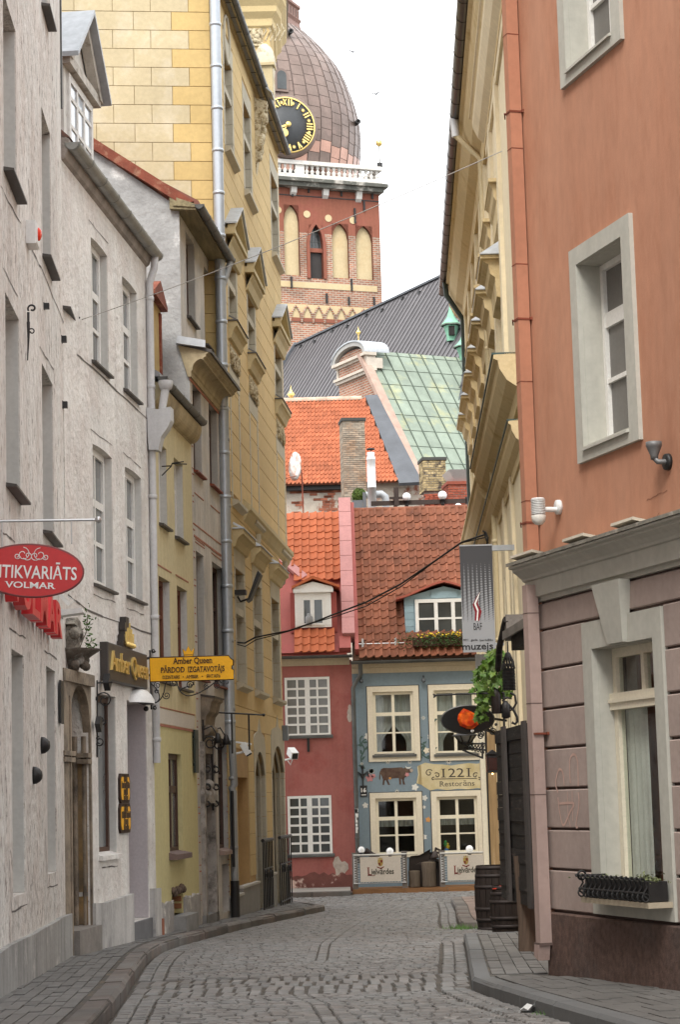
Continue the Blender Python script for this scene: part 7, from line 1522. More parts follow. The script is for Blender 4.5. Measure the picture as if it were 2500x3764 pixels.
# roof terrace behind the blue ridge
Yt=57.0
FTt=Frame((0,Yt),(1,0)); zr0=atY(B2(1180,1322),Yt).z
t=thing('terrace_railing','dark beam railing of the roof terrace behind the brown tiled roof','railing',FTt)
L0=FTt.hit(B2(885,1335)); L1=FTt.hit(B2(1480,1318)); b=MB(); b.bar((L0[0],0,L0[1]),(L1[0]+1.5,0,L1[1]),.10,.12); b.build('beam',M('dark_terrace_wood',(.05,.035,.03),.8,.2,5),t)
for x in (1025,1090,1298,1440): p=FTt.hit(B2(x,1330)); piece('post',(.10,.10,.9),(p[0]-.05,-.05,p[1]-.75),bpy.data.materials['dark_terrace_wood'],t)
b=MB(); p=FTt.hit(B2(1028,1245)); q=FTt.hit(B2(1035,1350)); b.box(p[0]-.06,p[0]+.07,-.15,-.07,q[1],p[1]); p2=FTt.hit(B2(990,1300)); b.box(p2[0],p[0]+.3,-.14,-.08,p2[1]-.06,p2[1]); b.build('dark_stile',bpy.data.materials['dark_terrace_wood'],t)
GLOBE=M('white_globe_lamp',(.80,.80,.80),.25,.02,bump=0)
def globe(p,Y,r,label,grp,zfoot=.12):
    c=atY(p,Y); t=thing('globe_lamp',label,'globe lamp',loc=tuple(c),group=grp); b=MB(); b.sphere((0,0,0),r,18,12); b.build('globe',GLOBE,t); b=MB(); b.lathe([(.04,-r-zfoot),(.04,-r+.02),(.06,-r+.02),(.06,-r+.0)],10); b.build('socket',IRON,t)
globe(B2(1090,1296),56.9,.115,'left globe lamp on the roof terrace railing','globe lamps of the roof terrace'); globe(B2(1297,1287),56.9,.12,'middle globe lamp on the roof terrace near the sooty chimney','globe lamps of the roof terrace'); globe(B2(1388,1356),56.6,.11,'low globe lamp half behind the brown ridge tiles','globe lamps of the roof terrace')
t=thing('planter_bush','round clipped bush in a grey planter beside the white flue','bush',loc=tuple(atY(B2(818,1350),56.8))); s=56.8/7812/1.568
b=MB(); b.box(-42*s,18*s,-.2,.2,-.25,.14); b.box(20*s,40*s,-.2,.1,-.25,.35); b.build('planter',M('grey_planter',(.13,.14,.15),.7),t)
b=MB(); 
for k in range(1500):
    d=Vector((R.gauss(0,1),R.gauss(0,1),R.gauss(0,1))).normalized()*R.uniform(.75,1.02); c=Vector((d.x*42*s,d.y*42*s,62*s+d.z*45*s)); v=Vector((R.uniform(-1,1),R.uniform(-1,1),R.uniform(-1,1))).normalized()*.03; e=v.cross(d).normalized()*.018; b.add([c-v,c+e,c+v,c-e],[(0,1,2,3)])
b.build('foliage',M('clipped_bush_leaf',(.075,.12,.02),.7,.5,14,bump=0),t,recalc=False)
t=thing('steel_flue','tall white metal flue pipe with a silver elbow duct at its foot','flue pipe',loc=tuple(atY(B2(893,1370),57.4))); s=57.4/7812/1.568
b=MB(); r=25*s; b.lathe([(r,-.2),(r,128*s),(r*1.04,128*s),(r*1.04,134*s),(r,134*s),(r,290*s),(r*1.06,292*s),(r*1.06,300*s),(r*.86,318*s),(r*.86,338*s),(.001,338*s)],20); b.build('pipe',M('pale_flue_metal',(.62,.63,.63),.35,.05,1,metal=.2,bump=0),t); b=MB(); b.lathe([(r*1.0,354*s),(r*1.0,360*s),(.001,366*s)],14); b.box(-.01,.01,-.01,.01,335*s,356*s); b.build('rain_cap',IRON,t)
b=MB(); b.smooth=True; b.tube([(20*s,.25,96*s),(55*s,.25,98*s),(78*s,.25,80*s),(80*s,.25,48*s),(80*s,.25,0)],22*s,14); b.tube([(-45*s,.3,100*s),(-10*s,.3,90*s)],20*s,12); b.build('elbow_duct',ZINC,t)
chimney('brick_chimney','tall pale brick chimney in front of the orange tiled roof',B2(733,858),B2(866,1365),58.5,.7,42,3.5,BRICKP,M('dark_chimney_cap',(.06,.06,.055),.9),.5)
chimney('brick_chimney','short sooty yellow brick chimney below the green copper roof',B2(1190,1085),B2(1325,1262),60.0,.8,13,4.5,BRICKY,bpy.data.materials['dark_chimney_cap'],.0)
b=MB(); p=atY(B2(1255,1345),60.0); s=60/7812/1.568
t=thing('chimney_base','crumbling red brick chimney foot below the sooty yellow bricks','chimney base',loc=tuple(p))
for r in range(7):
    for c in range(5): piece('brick',(27*s-.012,.3,13*s-.01),(-62*s+27*s*c+(6*s if r%2 else 0),R.uniform(-.05,.02),13*s*r-.1),BRICKR,t)
b.box(-60*s,60*s,.1,.8,-.5,85*s); b.build('core',MORT,t)
t,F,wd,ht=chimney('brick_chimney','wide red brick chimney with a silver cowl beside the cream house',B2(1335,1225),B2(1482,1400),58.0,.9,12,4.5,BRICKR,M('red_cap',(.25,.07,.045),.9),.3)
b=MB(); p=[F.loc(atY(B2(*q),58.0)) for q in ((1372,1210),(1478,1210),(1482,1135),(1345,1182))]; zb=ht+.10; zt_=p[2].z; x0,x1=p[0].x,wd-.02
v=[(x0,.05,zb),(x1,.05,zb),(x1,.85,zb),(x0,.85,zb),(x0-.2,-.15,zb+.30),(x1+.15,-.15,zb+.30),(x1+.15,1.0,zb+.30),(x0-.2,1.0,zb+.30),(x0-.05,.15,zt_),(x1+.0,.15,zt_),(x1,.7,zt_),(x0-.05,.7,zt_)]
b.add(v,[(0,1,5,4),(1,2,6,5),(2,3,7,6),(3,0,4,7),(4,5,9,8),(5,6,10,9),(6,7,11,10),(7,4,8,11),(8,9,10,11)]); b.build('cowl',M('bright_zinc_cowl',(.66,.67,.68),.4,.04,metal=.5,bump=0),t)
# ---------------------------------------------------------------- orange roofed house with worn wall
Yo_=70.0; FO_=Frame((0,Yo_),(1,0)); org=thing('orange_roof_house','house behind with a big orange pantile roof and worn brick wall','house',FO_)
zew=FO_.hit(B2(560,1232))[1]; po=math.radians(48); oh=roof_plane(-.35,zew,po,FO_); u0o,_=oh(B2(380,1000)); _,slo=oh(B2(640,742)); u1o,_=oh(B2(1095,1300))
ul0=oh(B2(860,760))[0]; ub0=oh(B2(1095,1305))[0]; sb0=oh(B2(1095,1305))[1]
b=MB(); wl0=FO_.hit(B2(360,1300))[0]; b.quad((wl0-6,0,-1),(ub0+.5,0,-1),(ub0+.5,0,zew+.2),(wl0-6,0,zew+.2)); b.build('worn_wall',M('worn_plaster_over_brick',(.37,.32,.265),.95,.2,3,bump=.5,bscale=9,bdist=.05,dirt=(.20,.075,.045),dscale=1.7,dlo=.52,dhi=.6),org,recalc=False)
for k in range(70):
    x=R.uniform(390,740); y=R.choice((R.uniform(1245,1290),R.uniform(1245,1275),R.uniform(1300,1400))); p=FO_.hit(B2(x,y)); piece('brick',(.25,.03,.075),(p[0],-.015,round(p[1]/.085)*.085),M('old_exposed_brick',(.24,.085,.05),.95,.2,6,obvar=.3) if 'old_exposed_brick' not in bpy.data.materials else bpy.data.materials['old_exposed_brick'],org)
b=MB(); p=FO_.hit(B2(390,1238)); b.box(wl0-6,FO_.hit(B2(745,1230))[0],-.2,.02,zew-.16,zew-.02); b.build('eaves_board',IRON,org)
def edge(s): return ul0+(ub0-ul0)*(slo-s)/(slo-sb0)
b=MB(); f=lambda u,s:(u,-.35+s*math.cos(po),zew+s*math.sin(po)-.02); b.poly([f(wl0-6,0),f(edge(0),0),f(edge(slo),slo),f(wl0-6,slo)]); b.build('roof',M('orange_underlay',(.20,.07,.04),.9),org,recalc=False)
nct=30; wdo=(ub0-u0o)/nct
lay_tiles(org,-.38,zew,po,u0o-wdo,u0o-wdo+wdo*(nct+6),nct+6,20,slo,TILEF,skip=lambda u,s:u>edge(s)-.05,limit=300,key=lambda u,s:u,h=.055)
b=MB()
rt2=MB(); rt2.lathe([(.11,0),(.13,.03),(.12,.42)],8,(0,0,0),-.2,math.pi+.2,'x'); rm2=rt2.mesh('ridge_tile',M('mortared_ridge_tile',(.45,.33,.25),.9,.2,5,obvar=.15),False)
k=0; u=u0o-.5
while u<edge(slo)-.2: ob('ridge_tile',rm2,org,loc=(u,-.35+slo*math.cos(po),zew+slo*math.sin(po)+.02)); u+=.40
fo=lambda u,s,o:(u,-.35+s*math.cos(po)-o*math.sin(po),zew+s*math.sin(po)+o*math.cos(po))
b=MB(); 
v=[fo(edge(slo)-.05,slo+.1,.0),fo(edge(slo)+.38,slo+.1,.0),fo(edge(0)+.72,-.2,.0),fo(edge(0)-.05,-.2,.0)]; v2=[fo(edge(slo)-.05,slo+.1,.12),fo(edge(slo)+.38,slo+.1,.14),fo(edge(0)+.72,-.2,.14),fo(edge(0)-.05,-.2,.12)]; b.add(v+v2,[(0,1,2,3),(7,6,5,4),(0,4,5,1),(1,5,6,2),(2,6,7,3),(3,7,4,0)]); b.build('verge_flashing',FLASH,org)
t=thing('satellite_dish','rust stained white satellite dish in front of the orange roof','satellite dish',loc=tuple(atY(B2(447,1120),67.5))); s=67.5/7812/1.568
b=MB(); b.lathe([(.001,.06),(.25,.045),(.45,.0),(.46,-.01),(.25,.03),(.001,.045)],22,(0,0,0),axis='y'); o=b.build('dish',M('stained_dish',(.68,.66,.62),.6,.08,3,dirt=(.36,.14,.07),dscale=1.6,dlo=.48,dhi=.6,bump=0),t,rot=(0,0,math.radians(-62))); o.scale=(1,1,1.02)
b=MB(); b.tube([(.14,.15,0),(.2,.2,-.2),(.22,.2,-1.6)],.03,6); b.tube([(.1,0,-.3),(-.3,-.25,-.42)],.015,5); b.tube([(-.3,-.25,-.42),(-.34,-.28,-.38)],.04,6); b.build('mast',RUST,t)
t=thing('gilded_finial','small gilded finial on the mortared ridge of the orange roof','finial',loc=tuple(FO_.w(FO_.hit(B2(423,715),-.35+slo*math.cos(po))[0],-.35+slo*math.cos(po),zew+slo*math.sin(po)+.1))); b=MB(); b.lathe([(.05,0),(.06,.06),(.14,.16),(.06,.26),(.02,.34),(.001,.5)],10); b.build('ball',GOLD,t); b=MB(); b.lathe([(.07,-.1),(.05,.01)],8); b.build('foot',GOLD,t)
# ---------------------------------------------------------------- cathedral transept with green copper roof
COPPER=M('green_copper_sheet',(.215,.255,.205),.7,.14,1.5,bump=.08,bscale=8,obvar=.07,dirt=(.34,.34,.19),dscale=.9,dlo=.54,dhi=.70,streak=.10)
SEAM=M('dark_copper_seam',(.10,.125,.10),.7)
CBRICK=M('church_brick',(.30,.115,.07),.95,.1,3,bump=0)
def brickify(m_,c1,c2,mort,scale,w_=.5,h_=.25):
    N,L,p=nodeset(m_); tcn=N.new('ShaderNodeTexCoord'); sx=N.new('ShaderNodeSeparateXYZ'); cb=N.new('ShaderNodeCombineXYZ'); L.new(tcn.outputs['Object'],sx.inputs[0]); L.new(sx.outputs[0],cb.inputs[0]); L.new(sx.outputs[2],cb.inputs[1])
    bt=N.new('ShaderNodeTexBrick'); bt.inputs['Scale'].default_value=scale; bt.inputs['Color1'].default_value=(*c1,1); bt.inputs['Color2'].default_value=(*c2,1); bt.inputs['Mortar'].default_value=(*mort,1); bt.inputs['Mortar Size'].default_value=.025; bt.inputs['Brick Width'].default_value=w_; bt.inputs['Row Height'].default_value=h_; bt.inputs['Bias'].default_value=-.1
    L.new(cb.outputs[0],bt.inputs['Vector'])
    nz=N.new('ShaderNodeTexNoise'); nz.inputs['Scale'].default_value=.6; L.new(tcn.outputs['Object'],nz.inputs['Vector']); mr=N.new('ShaderNodeMapRange'); mr.inputs[1].default_value=.35; mr.inputs[2].default_value=.65; mr.inputs[3].default_value=.75; mr.inputs[4].default_value=1.2; L.new(nz.outputs['Fac'],mr.inputs[0])
    q=N.new('ShaderNodeVectorMath'); q.operation='SCALE'; L.new(bt.outputs['Color'],q.inputs[0]); L.new(mr.outputs[0],q.inputs['Scale']); L.new(q.outputs[0],p.inputs['Base Color'])
    bn=N.new('ShaderNodeBump'); bn.inputs['Strength'].default_value=.5; bn.inputs['Distance'].default_value=.03; bn.invert=True; L.new(bt.outputs['Fac'],bn.inputs['Height']); L.new(bn.outputs[0],p.inputs['Normal'])
brickify(CBRICK,(.36,.14,.08),(.21,.09,.06),(.36,.28,.22),1.0,.30,.105)
dS=(.45,-.893)
A=atY(B2(815,450),85.0)
FTr=Frame((A.x,A.y),dS); tran=thing('church_transept','church transept with green copper roof and curved brick gable','church wing',FTr)
zA=A.z; ptr=math.radians(52)
_qb=FTr.hit(B2(1190,1300))
slt=9.2; rt0=.05
fT=lambda y,s,o=0:(s*math.cos(ptr)+o*math.sin(ptr),y,zA-s*math.sin(ptr)+o*math.cos(ptr))
b=MB(); b.poly([fT(rt0,0,-.03),fT(16,0,-.03),fT(16,slt,-.03),fT(rt0,slt,-.03)]); b.poly([(-5,rt0,zA-8),(-5,16,zA-8),(0,16,zA-.03),(0,rt0,zA-.03)]); b.build('roof',SEAM,tran,recalc=False)
cw,chh=.56,.92
for i in range(24):
    for j in range(9):
        y0=rt0+.03+cw*i; s0=.25+chh*(j-1) if j else 0; s1=.25+chh*j
        key=('cs',j==0)
        if key not in _bx:
            bb=MB(); d=s1-s0; cs,sn=math.cos(ptr),math.sin(ptr); g=lambda y,s,o:(s*cs+o*sn,y,-s*sn+o*cs)
            lo=[g(0,0,0),g(cw-.03,0,0),g(cw-.03,d-.02,.004),g(0,d-.02,.004)]; hi=[g(0,0,.015),g(cw-.03,0,.015),g(cw-.03,d-.02,.03),g(0,d-.02,.03)]; bb.add(lo+hi,[(4,5,6,7),(0,4,7,3),(1,2,6,5),(3,7,6,2),(0,1,5,4)])
            bb.add([g(cw-.045,0,.0),g(cw-.015,0,.0),g(cw-.015,d-.01,.0),g(cw-.045,d-.01,.0),g(cw-.04,0,.07),g(cw-.02,0,.07),g(cw-.02,d-.01,.07),g(cw-.04,d-.01,.07)],[(4,5,6,7),(0,4,7,3),(1,2,6,5),(3,7,6,2),(0,1,5,4)]); bb.mi=[0]*5+[1]*5
            _bx[key]=bb.mesh('copper_sheet',[COPPER,SEAM],False)
        ob('copper_sheet',_bx[key],tran,loc=(s0*math.cos(ptr),y0,zA-s0*math.sin(ptr)))
# brick gable wall, verge and baroque crown
gR=FTr.hit(B2(880,620))[0]; gL=FTr.hit(B2(700,640))[0]
b=MB(); b.poly([(gL,0,zA-14),(5.5,0,zA-14),(5.5,0,zA-5.5*math.tan(ptr)),(.2,0,zA-.3),(gR,0,zA+.0),(gL,0,zA)]); b.build('gable_wall',CBRICK,tran,recalc=False)
b=MB(); v=[(.25,-.18,zA-.25),(.48,-.18,zA-.25),(5.62,-.18,zA-.25-5.14*math.tan(ptr)),(5.4,-.18,zA-.25-5.14*math.tan(ptr))]; b.prism([(p[0],p[2]) for p in v],-.25,.12,'y'); b.build('verge_board',M('pinkish_verge_board',(.36,.25,.20),.85,.15,3),tran)
q=lambda x,y:FTr.hit(B2(x,y)); GST=M('pale_gable_stone',(.50,.44,.37),.85,.1,3,bump=.1)
e=[q(680,545),q(862,480)]; f_=[q(700,620),q(868,560)]; g_=[q(705,600),q(860,540)]
b=MB(); 
za,zb_=max(e[0][1],e[1][1]),f_[0][1]
ubl,ubr=q(695,560)[0],q(868,560)[0]
zc_1=q(780,512)[1]; zc_2=q(790,590)[1]
b.box(ubl-.15,ubr+.2,-.24,.3,zc_1-.05,zc_1+.07); b.box(ubl-.05,ubr+.10,-.12,.3,zc_1-.14,zc_1-.051); b.box(ubl-.03,ubr+.12,-.12,.3,zc_2-.20,zc_2-.08); b.box(ubl-.10,ubr+.2,-.2,.3,zc_2-.079,zc_2+.03)
b.box(ubr-.15,ubr+.15,-.12,.6,zc_2+.031,zc_1-.141); b.box(ubl-.0,ubl+.12,-.08,.3,zc_2+.031,zc_1-.141); b.build('gable_cornice',GST,tran)
b=MB(); b.box(ubl+.2,ubr-.15,-.05,.3,zc_2+.1,zc_1-.12); um=(ubl+ubr)/2; hw=(ubr-ubl)/2+.1; zap=q(795,405)[1]; P=arch_pts(um-hw*.8,um+hw*.8,zap-.3,'round',zap-.3-zc_1-.12,14); b.prism(P,-.05,.3,'y'); b.build('gable_panel',CBRICK,tran)
b=MB(); P=arch_pts(um-hw*1.05,um+hw*1.05,zap,'round',zap-zc_1-.08,18); P2=arch_pts(um-hw*.88,um+hw*.88,zap-.17,'round',zap-.17-zc_1-.08,18)
for i in range(18): b.prism([P[i],P[i+1],P2[i+1],P2[i]],-.2,.4,'y')
b.build('curved_pediment',M('grey_pediment_stone',(.34,.33,.31),.8,.1,3),tran)
b=MB()
for i in range(18): b.prism([(P[i][0],P[i][1]+.005),(P[i+1][0],P[i+1][1]+.005),(P[i+1][0],P[i+1][1]+.06),(P[i][0],P[i][1]+.06)],-.24,.9,'y')
b.build('pediment_cover',ZINC,tran)
def finial(name,p,Y,h,label,foot=True):
    c=atY(p,Y); t=thing(name,label,'finial',loc=tuple(c)); b=MB(); b.lathe([(.02*h,0),(.035*h,.25*h),(.05*h,.38*h),(.16*h,.52*h),(.16*h,.58*h),(.06*h,.70*h),(.02*h,.82*h),(.001,h)],10); b.build('spike',GOLD,t); b=MB(); b.lathe([(.06*h,-.02*h),(.06*h,.02*h),(.03*h,.05*h)],8); b.build('foot',GOLD,t); return t
finial('gilded_finial',B2(813,395),85.3,.62*1.0,'gilded spike finial on top of the curved brick gable')
# ---------------------------------------------------------------- nave roof
Q=atY((1495,1078),100.0); FN=Frame((Q.x,Q.y),dS); nave=thing('church_nave','church nave roofed with dark standing seam sheets','church',FN)
zn=Q.z; pn=math.radians(56); gLn=FN.hit((1087,1258))[0]
L=16.0; fN=lambda u,s,o=0:(u,-s*math.cos(pn)-o*math.sin(pn),zn-s*math.sin(pn)+o*math.cos(pn))
NAVE=M('dark_standing_seam_sheet',(.12,.112,.115),.5,.10,1.2,bump=.04,bscale=5,obvar=.08,metal=.2,streak=.12)
b=MB(); b.poly([fN(gLn,0,-.03),fN(14,0,-.03),fN(14,L,-.03),fN(gLn,L,-.03)]); b.poly([(gLn,0,zn-.05),(14,0,zn-.05),(14,L*math.cos(pn),zn-13),(gLn,L*math.cos(pn),zn-13)]); b.build('roof',FLASH,nave,recalc=False)
bb=MB(); sw_=.50; g=lambda u,s,o:(u,-s*math.cos(pn)-o*math.sin(pn),-s*math.sin(pn)+o*math.cos(pn))
for (a,c,o) in ((0,sw_-.03,.012),(sw_-.04,sw_-.01,.05)):
    v=[g(a,0,0),g(c,0,0),g(c,L,0),g(a,L,0),g(a,0,o),g(c,0,o),g(c,L,o),g(a,L,o)]; bb.add(v,[(4,5,6,7),(0,4,7,3),(1,2,6,5),(3,7,6,2),(0,1,5,4)])
bb.mi=[0]*5+[1]*5; nm=bb.mesh('roof_sheet',[NAVE,M('nave_seam',(.08,.075,.078),.5)],False)
u=gLn
while u<13.5: ob('roof_sheet',nm,nave,loc=(u,0,zn)); u+=sw_
b=MB(); b.bar(fN(gLn,0,.04),fN(14,0,.04),.22,.10); b.bar(fN(gLn,-.1,.08),fN(gLn,L,.08),.2,.14); b.build('ridge_cap',FLASH,nave)
for k in range(14): u=gLn+1+k*1.9; p=fN(u,.45+.2*(k%2),.06); piece('snow_stop',(.16,.12,.14),p,IRON,nave)
def nave_y(p):
    N=FN.Y*(-math.sin(pn))+FN.Z*math.cos(pn); P0=FN.w(0,0,zn); r=ray(p); t=(P0-EYE).dot(N)/r.dot(N); return (EYE+r*t).y
# green spirelets on the nave roof
VERD=M('verdigris_copper',(.20,.42,.29),.7,.15,3,bump=.1)
for p0,p1,Y,w_,l in (((1345,110),(1350,385),93.0,1.0,'green copper spirelet dormer with a gilt ball on the dark nave roof'),((1430,265),(1425,500),92.0,1.0,'second green spirelet half hidden by the cream house')):
    Y=min(Y,nave_y(B2(*p1))-.25); a=atY(B2(*p1),Y); c=atY(B2(*p0),Y); h=c.z-a.z; t=thing('spirelet',l,'spire',loc=tuple(a),group='green spirelets on the nave roof'); r=.42
    b=MB(); b.lathe([(r*1.05,h*.30),(r*.75,h*.36),(r*.40,h*.46),(r*.18,h*.62),(r*.08,h*.78),(r*.05,h*.86)],6); b.build('spire',VERD,t); b=MB(); b.lathe([(r*1.15,h*.27),(r*1.15,h*.30),(r*.2,h*.31)],6); b.build('eave',SEAM,t)
    b=MB(); b.lathe([(r*.5,-h*.05),(r*.55,h*.08),(r*.8,h*.27)],6); b.build('body',VERD,t); b=MB(); b.box(-.13,.13,-r*.78,-r*.3,h*.05,h*.24); b.build('opening',DARKIN,t)
    b=MB(); b.lathe([(.03,h*.85),(.035,h*.92),(.08,h*.93),(.10,h*.955),(.07,h*.985),(.001,h)],8); b.build('gilt_ball',GOLD,t)
# ---------------------------------------------------------------- cathedral tower with copper dome
TH=math.radians(20); dT=(math.cos(TH),math.sin(TH)); Yc=125.0
ax=atY((945,900),Yc); FTo=Frame((ax.x,ax.y),dT); tow=thing('church_tower','brick church tower with white balustrade, clock and brown copper dome','tower',FTo)
hT=5.75; yF=-hT
q=lambda p:FTo.hit(p,yF)
REDP=M('red_ochre_tower_plaster',(.235,.085,.054),.9,.12,.6,bump=.1,streak=.10,dirt=(.22,.07,.05),dscale=.6)
CRMP=M('cream_tower_plaster',(.50,.40,.24),.9,.08,.6,bump=.06,dirt=(.45,.32,.17),dscale=.7,dlo=.5,dhi=.8)
TBRICK=M('tower_brick',(.3,.12,.08),.95,bump=0); brickify(TBRICK,(.34,.14,.08),(.19,.10,.07),(.36,.29,.23),1.0,.36,.125)
uR=q(B1(1215,1500))[0]; uL=-hT
zco=q(B1(900,1190))[1]; zbr=q(B1(900,1500))[1]; zband=q(B2(700,100))[1]
arc=[]
for x0,x1,yt,yb in ((602,700,1312,2120),(908,1015,1432,2140),(1060,1168,1447,2150)):
    a=q(B1(x0,1600)); c=q(B1(x1,1600)); zt_=q(B1((x0+x1)/2,yt))[1]; zb_=q(B2(600,28))[1]; arc.append(dict(u0=a[0],u1=c[0],z0=zb_,z1=zt_,arch='point',rise=.95,d=.25))
a=q(B1(708-300,1600))[0]; arc.append(dict(u0=arc[0]['u0']-2.0,u1=arc[0]['u1']-2.0,z0=arc[0]['z0'],z1=arc[0]['z1']-.1,arch='point',rise=.95,d=.25))
wn=dict(u0=q(B1(762,1600))[0],u1=q(B1(848,1600))[0],z0=q(B2(570,38))[1],z1=q(B1(805,1440))[1],arch='point',rise=1.1,d=.5)
b=MB(); wall(b,uL,uR,zbr,zco,arc+[wn],.25,y=yF); b.build('plaster_wall',REDP,tow,recalc=False)
b=MB(); wall(b,uL,uR,zband,zbr,arc+[wn],.25,y=yF); wall(b,uL,uR,-2,zband,[],y=yF); b.quad((uR,yF,-2),(uR,yF+11,-2),(uR,yF+11,zco),(uR,yF,zco)); b.build('brick_wall',TBRICK,tow,recalc=False)
b=MB()
for h in arc: b.box(h['u0'],h['u1'],yF+.22,yF+.245,h['z0'],h['z1']-.02)
for x,y in ((745,1372),(883,1398),(1040,1412),(560,1345)): c=q(B1(x,y)); r=24/1.742/7812*121; b.prism([(c[0]+r*math.cos(k*math.pi/9),c[1]+r*math.sin(k*math.pi/9)) for k in range(18)],yF-.03,yF+.02,'y')
for y0,y1,x0,x1 in ((75,108,340,920),): z0=q(B2(700,y1))[1]; z1=q(B2(700,y0))[1]; b.box(uL,q(B2(920,110))[0],yF-.03,yF+.02,z0+.05,z1+.05)
zf0=q(B2(560,268))[1]; zf1=q(B2(560,190))[1]; b.box(uL,uR,yF-.02,yF+.02,zf0,zf1); b.build('cream_panel',CRMP,tow)
b=MB(); wz0=wn['z0']; 
window(tow,wn['u0'],wn['u1'],wn['z0'],wn['z1'],yF+.3,(.33,.66),(.43,.58,.72,.86),fw=.08,mat=GUTTER,glass=GLASS,arch='point',rise=1.1)
P=arch_pts(wn['u0']-.18,wn['u1']+.18,wn['z1']+.3,'point',1.4); P2=arch_pts(wn['u0'],wn['u1'],wn['z1'],'point',1.1)
for i in range(10): b.prism([P[i],P[i+1],P2[i+1],P2[i]],yF-.12,yF+.05,'y')
b.box(wn['u0']-.18,wn['u0'],yF-.12,yF+.05,wn['z0'],wn['z1']-1.1); b.box(wn['u1'],wn['u1']+.18,yF-.12,yF+.05,wn['z0'],wn['z1']-1.1); b.box(wn['u0'],wn['u1'],yF+.1,yF+.3,q(B1(805,1600))[1]-.12,q(B1(805,1600))[1]+.12); b.build('window_arch',REDP,tow)
b=MB(); b.box(wn['u0']+.05,wn['u1']-.05,yF+.24,yF+.28,wn['z0'],q(B1(805,1615))[1]); b.build('louvre_shutter',M('dark_louvre',(.045,.04,.038),.8),tow)
# frieze of little interlaced arches
b=MB(); sp=71/1.568/7812*120; x=q(B2(905,230))[0]
while x>uL: 
    P=arch_pts(x-sp*.5,x+sp*.5,zf1+.55,'point',1.0,8); b.tube([(p[0],yF-.05,p[1]-.65) for p in P],.055,5); b.tube([(x+sp*.5,yF-.05,zf1-.5),(x+sp*.5,yF-.05,zf0+.1)],.05,5); x-=sp
b.build('arch_frieze',TBRICK,tow)
b=MB(); z=q(B2(560,290))[1]; b.box(uL,uR,yF-.05,yF,z,zf0); b.build('red_band',REDP,tow)
for p0,p1 in ((B1(650,1190),B1(652,1260)),(B1(755,1200),B1(757,1235)),(B1(965,1225),B1(967,1258)),(B1(1163,1240),B1(1165,1275)),(B1(1050,1335),B1(1052,1430)),(B1(1110,1290),B1(1110,1355)),(B2(423,28),B2(423,92)),(B2(627,125),B2(627,180)),(B2(755,145),B2(755,190)),(B2(770,40),B2(770,110)),(B2(900,145),B2(900,190))): a=q(p0); c=q(p1); piece('iron_tie',(.10,.10,a[1]-c[1]),(a[0]-.05,yF-.10,c[1]),IRON,tow)
piece('iron_band',(uR-uL,.04,.06),(uL,yF-.03,q(B1(900,1272))[1]),IRON,tow)
# corbels, cornice and balustrade
zc0=zco; WST=M('white_balustrade_stone',(.58,.56,.52),.8,.08,1,bump=.05,dirt=(.35,.32,.28),dscale=.8,dlo=.55,dhi=.75)
for x,y in ((655,1205),(860,1225),(1073,1248)): c=q(B1(x,y)); bb=MB(); bb.prism([(yF,c[1]-.45),(yF-.22,c[1]-.3),(yF-.35,c[1]+.2),(yF-.35,c[1]+.38),(yF,c[1]+.38)],c[0]-.17,c[0]+.17,'x'); bb.build('corbel',WST,tow)
zb0=q(B1(900,1185))[1]; zb1=q(B1(900,1155))[1]; zt0=q(B1(900,1085))[1]; zt1=q(B1(900,1058))[1]; zb2=q(B1(900,1165))[1]; o=.42
uRb=q(B1(1240,1100))[0]-.33
def sq(b,ext,z0,z1): b.box(-uRb-ext,uRb+ext,yF-o-ext,-yF+o+ext,z0,z1)
b=MB(); sq(b,.30,zb0-.10,zb0+.10); sq(b,.10,zb0-.35,zb0-.101); b.build('tower_cornice',M('dark_weathered_cornice',(.10,.10,.085),.8,.2,2,dirt=(.45,.42,.37),dscale=1.5,dlo=.5,dhi=.65),tow)
b=MB(); 
for (z0,z1,e) in ((zb0+.101,zb1+.12,.05),(zt0+.02,zt1,.06)):
    b.box(-uRb-e,uRb+e,yF-o-e,yF-o+.32,z0,z1); b.box(uRb-.3,uRb+e,yF-o+.321,-yF+o,z0,z1)
b.build('balustrade_rail',WST,tow)
bl=MB(); H=zt0+.02-zb1-.12; bl.lathe([(.12,0),(.12,.08*H),(.07,.12*H),(.13,.30*H),(.14,.38*H),(.07,.55*H),(.06,.62*H),(.11,.78*H),(.11,.85*H),(.07,.88*H),(.12,.92*H),(.12,H)],8); bm_=bl.mesh('baluster',WST,False)
stp=36/1.742/7812*119/.94*1.0; u=uRb-.25
k=0
while u>-uRb:
    if 14<=k%15<=14 or False: piece('pedestal',(.55,.26,H),(u-.40,yF-o+.03,zb1+.12),WST,tow)
    else: ob('baluster',bm_,tow,loc=(u,yF-o+.16,zb1+.12))
    u-=stp; k+=1
v=-yF+o-.3; y=yF-o+.8
while y<v: ob('baluster',bm_,tow,loc=(uRb-.12,y,zb1+.12)); y+=stp
